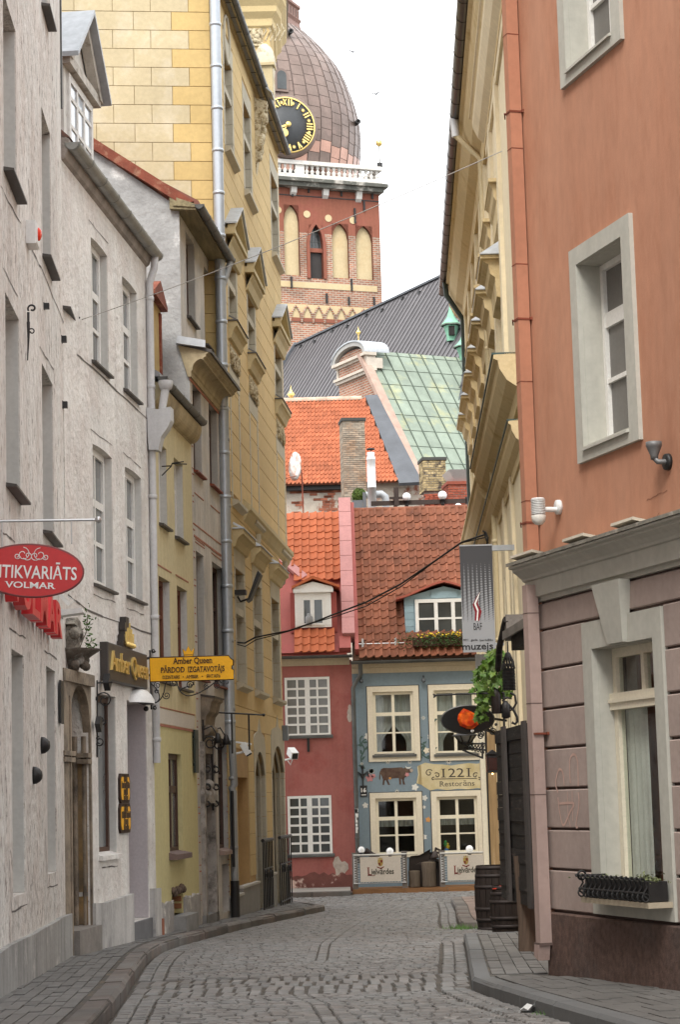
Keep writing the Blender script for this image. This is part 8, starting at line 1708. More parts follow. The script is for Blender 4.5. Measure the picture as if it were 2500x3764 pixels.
# dome of copper sheets
zrow=lambda y:FTo.hit((atY((945,900),Yc) and (700+430/1.742,y/1.742)),0)[1]
prof=[(240,330),(290,381),(340,432),(400,480),(450,520),(500,553),(560,583),(620,606),(680,627),(740,644),(790,656),(840,665),(890,670),(940,671),(1000,668),(1060,662),(1110,655),(1170,645),(1270,630)]
kk=1/1.742/7812*Yc; prof=[(zrow(y),r*kk*1.045) for y,r in prof][::-1]
COPB=M('brown_copper_sheet',(.19,.14,.118),.42,.18,.7,metal=.3,bump=.05,bscale=4,obvar=.03,dirt=(.24,.17,.145),dscale=.9,dlo=.5,dhi=.7)
COPN=M('new_pink_copper_sheet',(.44,.26,.20),.35,.14,.7,metal=.45,bump=.05,bscale=4,obvar=.10)
CSEAM=M('dark_copper_line',(.13,.096,.083),.6)
def dr(z): return lerp_tab(prof,z)
z0d,z1d=prof[0][0],prof[-1][0]; NC=46
b=MB(); b.lathe([(dr(z0d+(z1d-z0d)*i/24)-.04,z0d+(z1d-z0d)*i/24) for i in range(25)],40); b.build('dome',CSEAM,tow)
rows=15
for c in range(NC):
    a0=2*math.pi*c/NC; a1=2*math.pi*(c+1)/NC; am=(a0+a1)/2
    if math.sin(am)>.35: continue          # the far side of the dome
    offz=((c*7)%5)/5*.5
    z=z0d; r_=0
    while z<z1d-.05:
        e=min(z+(z1d-z0d)/rows*(1 if r_ else .6+offz),z1d); n=2; vs=[]
        for i in range(n+1):
            zz=z+.02+(e-z-.03)*i/n; rr=dr(zz)
            for a in (a0+.10/ max(rr,1)*.35,a1-.10/max(rr,1)*.35): vs.append((rr*math.cos(a),rr*math.sin(a),zz))
        me=bpy.data.meshes.new('copper_sheet'); me.from_pydata(vs,[],[(2*i,2*i+1,2*i+3,2*i+2) for i in range(n)]); low=(z-z0d)/(z1d-z0d)<.17
        me.materials.append(COPN if (low and R.random()<.9) else COPB); ob('copper_sheet',me,tow); z=e; r_+=1
b=MB()
for c in range(NC):
    a=2*math.pi*c/NC
    if math.sin(a)>.4: continue
    b.tube([((dr(z0d+(z1d-z0d)*i/16)+.02)*math.cos(a),(dr(z0d+(z1d-z0d)*i/16)+.02)*math.sin(a),z0d+(z1d-z0d)*i/16) for i in range(17)],.016,4)
b.build('dome_seam',CSEAM,tow)
# lantern above the dome
zl=[FTo.hit((700+430/1.742,y/1.742),0)[1] for y in (240,175,155,150,85,60,0)]; rl=313*kk
b=MB(); b.lathe([(3.1,z1d-.1),(rl+.05,zl[1]),(rl+.15,zl[2]),(rl+.15,zl[3]),(rl,zl[3]+.02),(rl,zl[4]),(rl+.12,zl[4]+.1),(rl+.12,zl[5]),(rl-.6,zl[5]+.3),(rl-.7,zl[6]+4),(.1,zl[6]+4)],8,(0,0,0),math.pi/8,2*math.pi+math.pi/8); b.sm=[False]*len(b.sm); b.build('lantern',M('brown_copper_lantern',(.23,.125,.095),.5,.12,1,metal=.3),tow)
for f in range(8):
    a0=math.pi/8+f*math.pi/4; 
    if math.sin(a0+math.pi/8)>.3: continue
    for k in range(6):
        t_=k/6; x=rl*(math.cos(a0)*(1-t_)+math.cos(a0+math.pi/4)*t_); y=rl*(math.sin(a0)*(1-t_)+math.sin(a0+math.pi/4)*t_); o_=piece('panel_seam',(.06,.06,zl[4]-zl[3]-.1),(x-.03,y-.03,zl[3]+.05),CSEAM,tow)
    x0,y0=(rl+.1)*math.cos(a0+.15),(rl+.1)*math.sin(a0+.15); piece('lantern_post',(.25,.25,3.2),((rl-.55)*math.cos(a0),(rl-.55)*math.sin(a0),zl[5]+.2),WST,tow)
# small dome dormer window and spouts
for p,nm in ((B1(570,530),'dome_window'),):
    yy=-dr(FTo.hit(p,-5.6)[1])*.98; c=FTo.hit(p,yy); u=c[0]; yy=-math.sqrt(max(.1,dr(c[1])**2-u*u)); b=MB(); P=arch_pts(u-.42,u+.42,c[1]+.75,'round',.4); b.prism([(u-.42,c[1]-.65),(u+.42,c[1]-.65)]+P[::-1],yy-.25,yy+.6,'y'); b.build('dormer_frame',COPB,tow); b=MB(); P=arch_pts(u-.28,u+.28,c[1]+.6,'round',.28); b.prism([(u-.28,c[1]-.5),(u+.28,c[1]-.5)]+P[::-1],yy-.28,yy-.249,'y'); b.build('dormer_pane',GLASS,tow)
for p in (B1(990,853),B1(553,297)):
    c=FTo.hit(p,-2.0); u=c[0]; r_=dr(c[1]); yy=-math.sqrt(max(.05,r_*r_-u*u)) if abs(u)<r_ else -.2; b=MB(); b.lathe([(.14,0),(.16,-.5),(.10,-.5),(.001,-.3)],10,(u,yy,c[1]),axis='y'); b.build('spout',IRON,tow)
# clock
zc=FTo.hit(B1(622,800),-6.5); rc=184*kk*.97
clk=thing('tower_clock','black clock face with gilt roman numerals on the copper dome','clock',FTo,u=zc[0],y=-6.5,z=zc[1])
b=MB(); b.lathe([(.001,0),(rc,0),(rc,.06),(.001,.06)],48,axis='y'); b.build('face',M('black_clock_face',(.06,.063,.066),.5,.2,.8,bump=0),clk)
b=MB(); b.lathe([(rc-.04,-.05),(rc+.04,-.05),(rc+.04,.02),(rc-.04,.02)],48,axis='y'); b.build('gilt_rim',GOLD,clk)
b=MB(); b.lathe([(rc+.05,.0),(rc+.22,.05),(rc+.3,.4),(rc+.35,2.2),(rc+.0,2.2)],40,axis='y'); b.build('copper_drum',COPB,clk)
num=['XII','I','II','III','IIII','V','VI','VII','VIII','IX','X','XI']
def stroke(b,x0,x1,z0,z1,w_,ang,rad):
    ca,sa=math.cos(ang),math.sin(ang); Rr=lambda x,z:(x*ca+(z+rad)*sa,(z+rad)*ca-x*sa)
    P=[Rr(x0-w_/2,z0),Rr(x0+w_/2,z0),Rr(x1+w_/2,z1),Rr(x1-w_/2,z1)]; b.prism(P,-.06,-.01,'y')
for k,s_ in enumerate(num):
    b=MB(); ang=k*math.pi/6; hh=.235*rc; rad=rc*.82-hh/2; wI=.075; wt=sum({'I':.15,'V':.29,'X':.32}[c] for c in s_)*1.05; x=-wt/2
    for c in s_:
        cw_={'I':.15,'V':.29,'X':.32}[c]*1.05
        if c=='I': stroke(b,x+cw_/2,x+cw_/2,0,hh,wI,ang,rad)
        elif c=='V': stroke(b,x+cw_/2,x+.07,0,hh,wI,ang,rad); stroke(b,x+cw_/2,x+cw_-.07,0,hh,wI*.7,ang,rad)
        else: stroke(b,x+.07,x+cw_-.07,0,hh,wI*.75,ang,rad); stroke(b,x+cw_-.07,x+.07,0,hh,wI,ang,rad)
        x+=cw_
    b.build('numeral',GOLD,clk)
st=MB(); n=8; P=[]
for i in range(2*n): a=math.pi*i/n; r_=.13 if i%2==0 else .05; P.append((r_*math.cos(a),r_*math.sin(a)))
st.prism(P,-.05,-.01,'y'); sm_=st.mesh('star',GOLD,True)
for k in range(12): a=(k+.5)*math.pi/6; ob('star',sm_,clk,loc=(rc*.82*math.sin(a),0,rc*.82*math.cos(a)))
b=MB(); b.lathe([(.001,-.2),(.16,-.2),(.16,-.1),(.001,-.1)],16,axis='y'); b.sphere((-.27,-.14,-.52),.27,14,8,(1,.15,1)); b.prism([(-.05,0),(.03,.03),(-.30,-.5),(-.45,-1.0),(-.50,-.95),(-.38,-.45)],-.12,-.08,'y'); b.prism([(.03,-.05),(-.03,.05),(-1.35,-.55),(-1.32,-.62)],-.16,-.13,'y'); b.build('clock_hand',GOLD,clk)
c=FTo.w(uRb-.05,yF-o+.1,zt1); t=thing('gilded_finial','tall thin rod with a gilt ball on the corner of the white balustrade','finial',loc=tuple(c)); hh=atY(B1(1215,880),c.y).z-c.z
b=MB(); b.lathe([(.045,0),(.035,hh*.7),(.02,hh*.8),(.015,hh*.9),(.001,hh)],8); b.build('rod',M('grey_rod',(.22,.21,.19),.6,.1),t); b=MB(); b.sphere((0,0,hh*.81),.20,12,8); b.build('ball',GOLD,t); b=MB(); b.box(-.16,.16,-.16,.16,0,.25); b.build('foot',IRON,t)
# birds
for p,l,rz in ((B1(1040,335),'dark bird gliding high in the white sky, upper of two',.2),(B1(1190,605),'dark bird gliding lower beside the copper dome',-.4)):
    t=thing('bird',l,'bird',loc=tuple(atY(p,70.0)),group='birds in the sky'); BIRD=M('grey_bird',(.16,.16,.17),.8) if 'grey_bird' not in bpy.data.materials else bpy.data.materials['grey_bird']
    b=MB(); b.smooth=True; b.tube([(.0,-.10,0),(0,-.05,0),(0,.05,0),(0,.10,.0)],.03,6,r2=.012); b.build('body',BIRD,t)
    for s in (-1,1): b=MB(); b.add([(0,-.05,.01),(s*.1,-.07,.05),(s*.22,.0,.03),(s*.1,.02,.045),(0,.04,.01)],[(0,1,3,4),(1,2,3)]); b.build('wing',BIRD,t,recalc=False)
    t.rotation_euler=(0,0,rz)
# ================================================================ GROUND
G=crop(1280,3050,2.904)
SETT=M('grey_granite_sett',(.165,.163,.157),.62,.20,5,bump=.35,bscale=45,bdist=.01,obvar=.20,hue=(.165,.150,.138),huescale=2.2,spec=.4)
JOINTS=M('sandy_dark_joint',(.085,.075,.064),.95,.3,9,bump=.4,bscale=40,dirt=(.13,.10,.07),dscale=3,dlo=.55,dhi=.7)
KERB=M('granite_kerb',(.14,.133,.124),.75,.22,3,bump=.45,bscale=40,bdist=.015,obvar=.2,hue=(.15,.12,.105),huescale=1.4)
KERBN=M('grey_concrete_kerb',(.135,.136,.134),.8,.08,3,bump=.15,bscale=80,bdist=.005,obvar=.08,dirt=(.10,.097,.092),dscale=3)
SLAB=M('grey_clinker_paver',(.145,.140,.133),.8,.12,4,bump=.2,bscale=60,bdist=.006,obvar=.11)
SLABR=M('brown_grey_paver',(.125,.119,.111),.8,.12,4,bump=.2,bscale=60,bdist=.006,obvar=.11)
gr=MB(); gr.quad((-3000,-800,-.5),(3000,-800,-.5),(3000,3000,-.5),(-3000,3000,-.5)); tag(gr.build('ground',M('town_ground',(.16,.15,.14),.95,.2,.05,bump=0),recalc=False),kind='structure')
road=tag(bpy.data.objects.new('road',None),kind='structure')
b=MB(); ys=[-15+.75*i for i in range(94)]; xs=[-16,-9,-6,-4,-2,0,2,4,6,10,22]
for y0,y1 in zip(ys[:-1],ys[1:]):
    for x0,x1 in zip(xs[:-1],xs[1:]): b.quad((x0,y0,gz(y0)-.022),(x1,y0,gz(y0)-.022),(x1,y1,gz(y1)-.022),(x0,y1,gz(y1)-.022))
bpy.data.objects.remove(road); road=b.build('road',JOINTS,recalc=False); tag(road,kind='structure')
LK=[(-15,-.6),(8,-1.35),(12,-1.58),(15.17,-1.73),(18.08,-1.90),(20.3,-2.04),(22.4,-2.17),(24.2,-2.25),(25.6,-2.27),(27.3,-2.17),(29.9,-1.90),(32.6,-1.60),(36.5,-1.05),(40.3,-.50)]
RK1=[(30.4,1.53),(33.2,1.62),(38,1.84),(44.2,2.05)]                       # far pavement
RK2=[(17.6,.965),(19.5,1.05),(22,1.17),(24,1.26),(26.1,1.35)]              # near pavement
RK3=[(-15,4.6),(8,2.35),(14.07,1.43),(16.2,1.12),(17.55,.97)]
def kx(tab,y): return lerp_tab(tab,y)
def rkx(y): return kx(RK3,y) if y<17.55 else (kx(RK2,y) if y<26.1 else (2.2 if y<30.4 else kx(RK1,y)))
def wallx(y):
    if y<23: return -2.02-.043*y
    if y<27.9: return -3.009+.1*(y-23)
    if y<34.42: return -2.518+.09*(y-27.9)
    return -1.931+.077*(y-34.42)
# setts: transverse rows, two rows of runners along the kerbs, a diagonal double runner and a band of long setts
sett=[]
for k in range(4):
    bb=MB(); c=.22; v=[]
    j=lambda a:a+R.uniform(-.05,.05)
    lo=[(0,0,-.03),(1,0,-.03),(1,1,-.03),(0,1,-.03)]; md=[(j(.02),j(.02),-.008),(j(.98),j(.02),-.008),(j(.98),j(.98),-.008),(j(.02),j(.98),-.008)]; hi=[(j(.10),j(.09),.0),(j(.90),j(.09),.002),(j(.90),j(.91),.0),(j(.10),j(.91),.003)]
    bb.add(lo+md+hi,[(8,9,10,11),(4,5,9,8),(5,6,10,9),(6,7,11,10),(7,4,8,11),(0,1,5,4),(1,2,6,5),(2,3,7,6),(3,0,4,7)]); sett.append(bb.mesh('sett',SETT,False))
S=[]   # (x,y,w,l,rot)
def g2(p): q=ground(p); return q.x,q.y
Z2=crop(1150,3300,2.24); Z1=crop(500,3300,2.24)
dgA=[g2(Z1(1540,1035)),g2(Z1(1440,880)),g2(Z1(1290,810))]; dgB=[g2(Z2(20,520)),g2(Z2(60,380)),g2(Z2(170,300)),g2(Z2(330,200)),g2(Z2(470,140)),g2(Z2(690,45))]
yb0,yb1=g2(Z2(500,775))[1],g2(Z2(500,635))[1]
diag=[(q[1],q[0]) for q in dgA]; diag.sort(); diag2=[(q[1],q[0]) for q in dgB]; diag2.sort()
def dg(y):
    if y<yb0: return kx(diag,y)
    if diag2[0][0]<y<44: return kx(diag2,y)
    return None
y=9.0
while y<44.3:
    inband=yb0<=y<yb1
    pr=.135 if y<18 else (.16 if y<26 else .20)
    if inband: pr=(yb1-yb0)/R.choice((3.4,3.8))*.98
    if y<yb0<y+pr: pr=yb0-y+.001
    xl,xr=kx(LK,y)+.02 if y<40.3 else -.4-(y-40.3)*1.2, rkx(y)-.02
    run=.115
    lx0=xl+2*run+.03; rx0=xr-2*run-.03
    for x in (xl,xl+run+.01): S.append((x,y,run,pr*.95,R.uniform(-.03,.03)))
    if not(26.1<y<30.4):
        for x in (rx0+.03,rx0+.03+run+.01): S.append((x,y,run,pr*.95,R.uniform(-.03,.03)))
    d=dg(y); x=lx0
    sl=R.uniform(-.012,.012)
    if inband:
        nb=int((rx0-lx0)/.118); w_=(rx0-lx0)/nb
        for i in range(nb): S.append((lx0+w_*i+.012,y+R.uniform(-.04,.04)+.06*math.sin(i*2.1),w_-.026,pr*.92,R.uniform(-.04,.04)))
    else:
        while x<rx0-.04:
            w_=R.uniform(.095,.165) if y<26 else R.uniform(.12,.2)
            if d is not None and x<d<x+w_+.02:
                for q in (0,1): S.append((d-.11+.115*q,y,.105,pr*.96,.0))
                x=d+.125; continue
            w_=min(w_,rx0-x); 
            if w_>.04: S.append((x,y+R.uniform(-.012,.012)+sl*(x-lx0),w_-.010,pr*.90,R.uniform(-.05,.05)))
            x+=w_
    y+=pr
while y<51:
    x=-8.0
    while x<12:
        w_=R.uniform(.12,.22)
        if not (y>50.0 and x>-.1) and not (y<44.4 and (x<-.6 or x>2.0)) and not (y>49.2 and x<.05): S.append((x,y+R.uniform(-.05,.05),w_-.018,R.uniform(.12,.17),R.uniform(-.2,.2)))
        x+=w_
    y+=.18
# nearest setts that the camera sees become parts of their own
def vis(s):
    v=Vector((s[0],s[1],gz(s[1])))-EYE; d=v.dot(CF); px=CX+FPX*v.dot(CR)/d; py=CY-FPX*v.dot(CU)/d
    return 0<px<2500 and py<3770
near=sorted([s for s in S if vis(s)],key=lambda s:(0 if yb0<=s[1]<yb1 else s[1]))[:300]; ns=set(map(id,near))
rest=MB()
for s in S:
    z=gz(s[1]+s[3]/2)+R.uniform(-.004,.003); me=R.choice(sett)
    if id(s) in ns: ob('sett',me,road,loc=(s[0],s[1],z),rot=(-.0215+R.uniform(-.02,.02),R.uniform(-.03,.03),s[4]),scale=(s[2],s[3],1))
    else:
        ca,sa=math.cos(s[4]),math.sin(s[4]); a1,a2=R.uniform(-.03,.03),R.uniform(-.02,.02)
        rest.add([(s[0]+v.co.x*s[2]*ca-v.co.y*s[3]*sa,s[1]+v.co.x*s[2]*sa+v.co.y*s[3]*ca,z+v.co.z+a1*(v.co.x-.5)*s[2]+(a2-.0215)*(v.co.y-.5)*s[3]) for v in me.vertices],[tuple(p.vertices) for p in me.polygons])
SETT2=M('grey_granite_sett_far',(.165,.163,.157),.62,.34,7,bump=.35,bscale=45,bdist=.01,hue=(.165,.150,.138),huescale=2.2,spec=.4)
ob('sett',rest.mesh('setts',SETT2,False),road,kind='stuff')
# pavements
def pavement(name,inner,outer,ys,h):
    JM=globals().get('PJ') or JOINTS
    b=MB()
    for y0,y1 in zip(ys[:-1],ys[1:]):
        a,c,d,e=inner(y0),outer(y0),outer(y1),inner(y1); z0,z1=gz(y0)+h,gz(y1)+h
        b.quad((a,y0,z0),(c,y0,z0),(d,y1,z1),(e,y1,z1)); b.quad((c,y0,z0),(c,y0,z0-.25),(d,y1,z1-.25),(d,y1,z1))
    return tag(b.build(name,JM,recalc=False),kind='structure')
fr=lambda a,b_,n:[a+(b_-a)*i/n for i in range(n+1)]
HL=.115; KW=.17
PJ=M('pavement_joint_sand',(.085,.078,.07),.95,.2,6,dirt=(.15,.12,.085),dscale=2)
pav_l=pavement('pavement',lambda y:wallx(y)-1.2,lambda y:kx(LK,y)-.012 if y<40.3 else kx(LK,40.3)-.012-(y-40.3)*.14,fr(-10,44.4,90),HL-.012)
def kerbline(par,tab,y0,y1,side,h,mat,wd=KW,lr=(.75,1.2),rad=0):
    y=y0
    while y<y1-.1:
        L=min(R.uniform(*lr),y1-y); x0,x1=kx(tab,y),kx(tab,y+L); dx,dy=x1-x0,L; ln=math.hypot(dx,dy); a=math.atan2(dx,dy)
        bb=MB(); w_=wd; c=.02; P=[(0,-.25),(w_,-.25),(w_,h-.0),(.03,h+.004),(0.0,h-.03)]
        if side>0: P=[(-p[0],p[1]) for p in P]
        else: pass
        bb.prism([(p[0]*-1,p[1]) for p in P],.006,ln-.006,'y'); me=bb.mesh('kerb_stone',mat)
        ob('kerb_stone',me,par,loc=(x0+R.uniform(-.012,.012),y,gz(y)+R.uniform(-.008,.008)),rot=(math.atan2(gz(y+L)-gz(y),ln),0,-a)); y+=L
kerbline(pav_l,LK,9,40.3,-1,HL,KERB)
# rounded end of the left pavement towards the cross street
for i in range(5):
    y=40.35+.82*i; bb=MB(); bb.prism([(-.14,-.2),(0,-.2),(0,HL-.03),(-.03,HL),(-.14,HL)],0,.80,'y'); x=kx(LK,40.3)-.015-(y-40.3)*.14; ob('kerb_stone',bb.mesh('kerb_stone',KERB),pav_l,loc=(x,y,gz(y)),rot=(-.02,0,.14))
b=MB(); 
def pavers(par,xin,xout,y0,y1,h,mat,wd=.098,ln=.40,limit=300,nm='paver',fromout=True):
    L=[]; k=0
    while True:
        any_=False; y=y0+R.uniform(0,ln); off=.008+wd*k
        while y<y1:
            xo=xout(y)-off if fromout else xout(y)+off; ok=(xo-wd>xin(y)-.25) if fromout else (xo+wd<xin(y)+.25)
            if ok:
                any_=True; x1=xout(y+ln)-off if fromout else xout(y+ln)+off; L.append((xo,y,math.atan2(x1-xo,ln)))
            y+=ln+.006
        k+=1
        if not any_ or k>40: break
    bb=MB(); bb.box(-wd+.008 if fromout else 0,0 if fromout else wd-.008,0,ln-.004,-.03,0); c=.006; me=bb.mesh(nm,mat,False)
    vv=lambda s:vis((s[0],s[1])); near=sorted([s for s in L if vv(s)],key=lambda s:s[1])[:limit]; ids=set(map(id,near)); rest=MB()
    for s in L:
        z=gz(s[1])+h+R.uniform(-.004,.004); rot=(math.atan2(gz(s[1]+ln)-gz(s[1]),ln)+R.uniform(-.006,.006),R.uniform(-.012,.012),-s[2])
        if id(s) in ids: ob(nm,me,par,loc=(s[0],s[1],z),rot=rot)
        else:
            from mathutils import Euler
            m_=Matrix.Translation((s[0],s[1],z))@Euler(rot).to_matrix().to_4x4(); rest.add([tuple(m_@v.co) for v in me.vertices],[tuple(p.vertices) for p in me.polygons])
    if rest.v: ob(nm,rest.mesh(nm+'s',mat,False),par,kind='stuff')
pavers(pav_l,wallx,lambda y:(kx(LK,y) if y<40.3 else kx(LK,40.3)-(y-40.3)*.14)-KW-.05,9,44,HL,SLAB)
# right pavements
HR=.10
wr=lambda y:1.64+.30*(17.8-y) if y<17.8 else 1.64+.02*(y-17.8)+.25
pav_r=pavement('pavement',lambda y:wr(y)+2.5 if y>17.8 else wr(y)+1.5,lambda y:kx(RK2,y)+.012 if y>17.55 else kx(RK3,y)+.012,fr(-10,26.1,60),HR-.012)
b=MB(); b.quad((1.36,26.1,gz(26.1)+HR-.012),(5,26.1,gz(26.1)+HR-.012),(5,26.1,-.3),(1.36,26.1,-.3)); b.build('end_face',JOINTS,pav_r,recalc=False)
def kerb_r(par,tab,y0,y1,h,mat,wd,lr):
    y=y0
    while y<y1-.05:
        L=min(R.uniform(*lr),y1-y); x0,x1=kx(tab,y),kx(tab,y+L); ln=math.hypot(x1-x0,L); a=math.atan2(x1-x0,L)
        bb=MB(); bb.prism([(0,-.25),(wd,-.25),(wd,h),(.025,h+.003),(0,h-.025)],.004,ln-.004,'y'); ob('kerb_stone',bb.mesh('kerb_stone',mat),par,loc=(x0,y,gz(y)+R.uniform(-.004,.004)),rot=(math.atan2(gz(y+L)-gz(y),ln),0,-a)); y+=L
kerb_r(pav_r,RK2,17.6,26.1,HR,KERBN,.15,(.8,1.1)); kerb_r(pav_r,RK3,9,17.58,HR,KERBN,.17,(.9,1.3))
pavers(pav_r,wr,lambda y:kx(RK2,y)+.165,17.7,26.0,HR,SLABR,wd=.115,limit=150,fromout=False)
pavers(pav_r,wr,lambda y:kx(RK3,y)+.185,9,17.4,HR,SLABR,wd=.115,limit=150,fromout=False)
pav_f=pavement('pavement',lambda y:4.5,lambda y:kx(RK1,y)+.012,fr(30.4,44.2,20),HR-.012)
b=MB(); b.quad((1.54,30.4,gz(30.4)+HR-.012),(5,30.4,gz(30.4)+HR-.012),(5,30.4,-.3),(1.54,30.4,-.3)); b.build('end_face',KERB,pav_f,recalc=False)
kerb_r(pav_f,RK1,30.4,44.2,HR,KERB,.20,(.8,1.4)); pavers(pav_f,lambda y:3.2,lambda y:kx(RK1,y)+.21,30.5,44,HR,M('pinkish_paver',(.23,.175,.15),.8,.12,4,obvar=.12,bump=.2),wd=.2,ln=.5,limit=200,fromout=False)
for k in range(4): piece('end_kerb',(.62,.2,.30),(1.56+.64*k,30.28,gz(30.4)+HR-.30),KERB,pav_f,ch=.02)
piece('end_kerb',(2.2,.05,.25),(1.40,26.08,gz(26.1)+HR-.25+.003),KERBN,pav_r,ch=.01)
# pavement in front of the red house
b=MB(); zs0=-.05; b.box(-8,.0,49.3,51.6,-.4,zs0); pav_h=tag(b.build('pavement',M('house_pavement',(.27,.25,.22),.85,.12,2,bump=.1)),kind='structure')
for k in range(9): piece('kerb_stone',(.88,.18,.25),(-8+.89*k,49.13,-.295),KERB,pav_h,ch=.015)
# debris, weeds, litter
t=thing('plaster_debris','scatter of broken brick and plaster crumbs at the foot of the white dormer house','debris',loc=tuple(ground(Z1(-300,340) if False else crop(0,3300,2.24)(900,350),HL))); t['kind']='stuff'
b=MB()
for k in range(80): x,y=R.gauss(0,.35),R.gauss(0,.35); s=R.uniform(.004,.016); b.sphere((x*.4,y*1.6,.005-.0215*y*1.6),s,5,3)
b.build('crumb',M('brick_crumbs',(.30,.17,.11),.9,.4,30),t)
def tuft(p,h,label,n=70,sp=.12):
    q=ground(p); t=thing('grass_tuft',label,'grass',loc=tuple(q)); b=MB()
    for k in range(n):
        x,y=R.gauss(0,sp),R.gauss(0,sp); hh=R.uniform(.3,1)*h; dx,dy=R.uniform(-.03,.03),R.uniform(-.03,.03); b.add([(x-.004,y,0),(x+.004,y,0),(x+dx,y+dy,hh)],[(0,1,2)])
    b.build('blades',LEAF,t,recalc=False); t['kind']='stuff'
tuft(E5(400,1770),.09,'green grass tuft in the gutter at the corner of the far right pavement',160,.14); tuft(C4(690,1395),.05,'small weed at the foot of the mauve downpipe',30,.05); tuft(C4(705,1680),.04,'tiny weed at the base of the right kerb',20,.04); tuft(A4(405,1320),.04,'small weed at the plinth of the near white house',25,.05)
p=ground(C4(595,1665)); t=thing('paper_scrap','crumpled white paper scrap lying by the right kerb','litter',loc=tuple(p)); b=MB(); s=p.y/7812/1.742
b.add([(-52*s,0,.01),(-30*s,-.05,.035),(0,-.02,.015),(30*s,-.04,.05),(55*s,.02,.03),(35*s,.12,.012),(5*s,.1,.05),(-30*s,.12,.015)],[(0,1,2,7),(2,3,6,7),(3,4,5,6)]); b.build('paper',M('white_paper',(.75,.75,.73),.8),t,recalc=False); b=MB(); b.add([(35*s,-.02,.05),(50*s,.0,.075),(58*s,.05,.03)],[(0,1,2)]); b.build('torn_corner',bpy.data.materials['white_paper'],t,recalc=False)
# ---------------------------------------------------------------- restaurant terrace
Yf=50.3; FF=Frame((0,Yf),(1,0)); gq=lambda x,y:FF.hit(G(x,y))
DECK=M('orange_brown_deck',(.23,.115,.05),.8,.2,4,bump=.2,stretch=(.6,6,6),obvar=.15); TPOST=M('grey_brown_terrace_post',(.15,.13,.115),.8,.15,5,bump=.2)
x0=gq(50,650)[0]; x1=4.6
deck=thing('terrace_deck','low orange brown timber deck in front of the blue restaurant','deck',FF,u=x0,y=0,z=-.16)
zd=gq(600,622)[1]+.16-.0
x=0
while x<x1-x0: L=R.uniform(.9,1.3); piece('front_board',(min(L,x1-x0-x)-.008,.04,.15),(x,-.02,zd-.15),DECK,deck); x+=L
for k in range(9): piece('deck_board',(x1-x0,.115,.03),(0,.03+.125*k,zd-.03-.002),DECK,deck)
def fence(xp,label,xl,xr,yt,yb):
    a=gq(xl,yb); c=gq(xr,yt); t=thing('terrace_fence',label,'fence panel',FF,u=a[0],y=0,z=a[1],group='beer banners of the restaurant terrace'); w_,h_=c[0]-a[0],c[1]-a[1]
    b=MB(); b.tube([(-.16,.03,-.03),(w_+.12,.03,-.03)],.012,6); b.tube([(-.16,.03,h_+.03),(w_+.12,.03,h_+.03)],.014,6); b.tube([(-.14,.03,-.03),(-.14,.03,h_+.03)],.012,6); b.build('steel_frame',STEEL,t)
    piece('top_board',(w_+.3,.10,.022),(-.16,-.02,h_+.045),bpy.data.materials['white_paint'],t)
    b=MB(); n=10
    for i in range(n): z0,z1=h_*i/n,h_*(i+1)/n; b.tube([(-.14,.03,z0),(-.01,.0,(z0+z1)/2),(-.14,.03,z1)],.005,4); b.tube([(w_+.1,.03,z0),(w_+.0,.0,(z0+z1)/2),(w_+.1,.03,z1)],.005,4)
    m=14
    for i in range(m): x0,x1_=w_*i/m,w_*(i+1)/m; b.tube([(x0,.03,-.03),((x0+x1_)/2,0,.02),(x1_,.03,-.03)],.005,4)
    b.build('lacing',SIGNWH,t)
    b=MB(); b.box(0,w_,-.004,.004,0,h_); b.build('banner_cloth',M('cream_banner_cloth',(.52,.465,.40),.9,.05,bump=.05) if 'cream_banner_cloth' not in bpy.data.materials else bpy.data.materials['cream_banner_cloth'],t)
    b=MB(); put_text(b,'ielvārdes',w_*.275,w_*.825,h_*.30,h_*.215,-.0045,bold=.018,serif=.05,ext=.002); b.build('lettering',M('dark_green_brown_print',(.035,.032,.022),.8,bump=0) if 'dark_green_brown_print' not in bpy.data.materials else bpy.data.materials['dark_green_brown_print'],t)
    b=MB(); put_text(b,'L',w_*.185,w_*.275,h_*.26,h_*.31,-.0045,bold=.03,serif=.09,ext=.002); put_text(b,'~',w_*.18,w_*.36,h_*.19,h_*.16,-.0045,bold=.02,ext=.002); b.build('initial',M('wine_red_print',(.17,.03,.022),.8,bump=0) if 'wine_red_print' not in bpy.data.materials else bpy.data.materials['wine_red_print'],t)
    RP=bpy.data.materials['wine_red_print']; GP=M('gold_print',(.36,.25,.07),.8,bump=0) if 'gold_print' not in bpy.data.materials else bpy.data.materials['gold_print']
    cx,cz=w_*.5,h_*.76; s=h_*.13
    b=MB(); P=[(cx-s*.8,cz+s),(cx+s*.8,cz+s),(cx+s*.8,cz-s*.3),(cx+s*.5,cz-s*.9),(cx,cz-s*1.15),(cx-s*.5,cz-s*.9),(cx-s*.8,cz-s*.3)]; b.prism(P,-.008,-.0045,'y'); b.prism([(cx-s*.6,cz+s*1.1),(cx+s*.6,cz+s*1.1),(cx+s*.75,cz+s*1.6),(cx+.3*s,cz+s*1.25),(cx,cz+s*1.75),(cx-.3*s,cz+s*1.25),(cx-s*.75,cz+s*1.6)],-.008,-.0045,'y'); b.build('crest_shield',GP,t)
    b=MB(); b.box(cx+.02*s,cx+s*.65,-.011,-.008,cz+.05*s,cz+s*.85); b.prism([(cx-s*.62,cz-.02*s),(cx-.02*s,cz-.02*s),(cx-.02*s,cz-s*.95),(cx-s*.45,cz-s*.75),(cx-.62*s,cz-.3*s)],-.011,-.008,'y'); b.prism([(cx-s*1.1,cz-s*1.1),(cx,cz-s*1.55),(cx+s*1.1,cz-s*1.1),(cx+s*1.1,cz-s*1.45),(cx,cz-s*1.9),(cx-s*1.1,cz-s*1.45)],-.008,-.0045,'y'); b.build('crest_charge',RP,t)
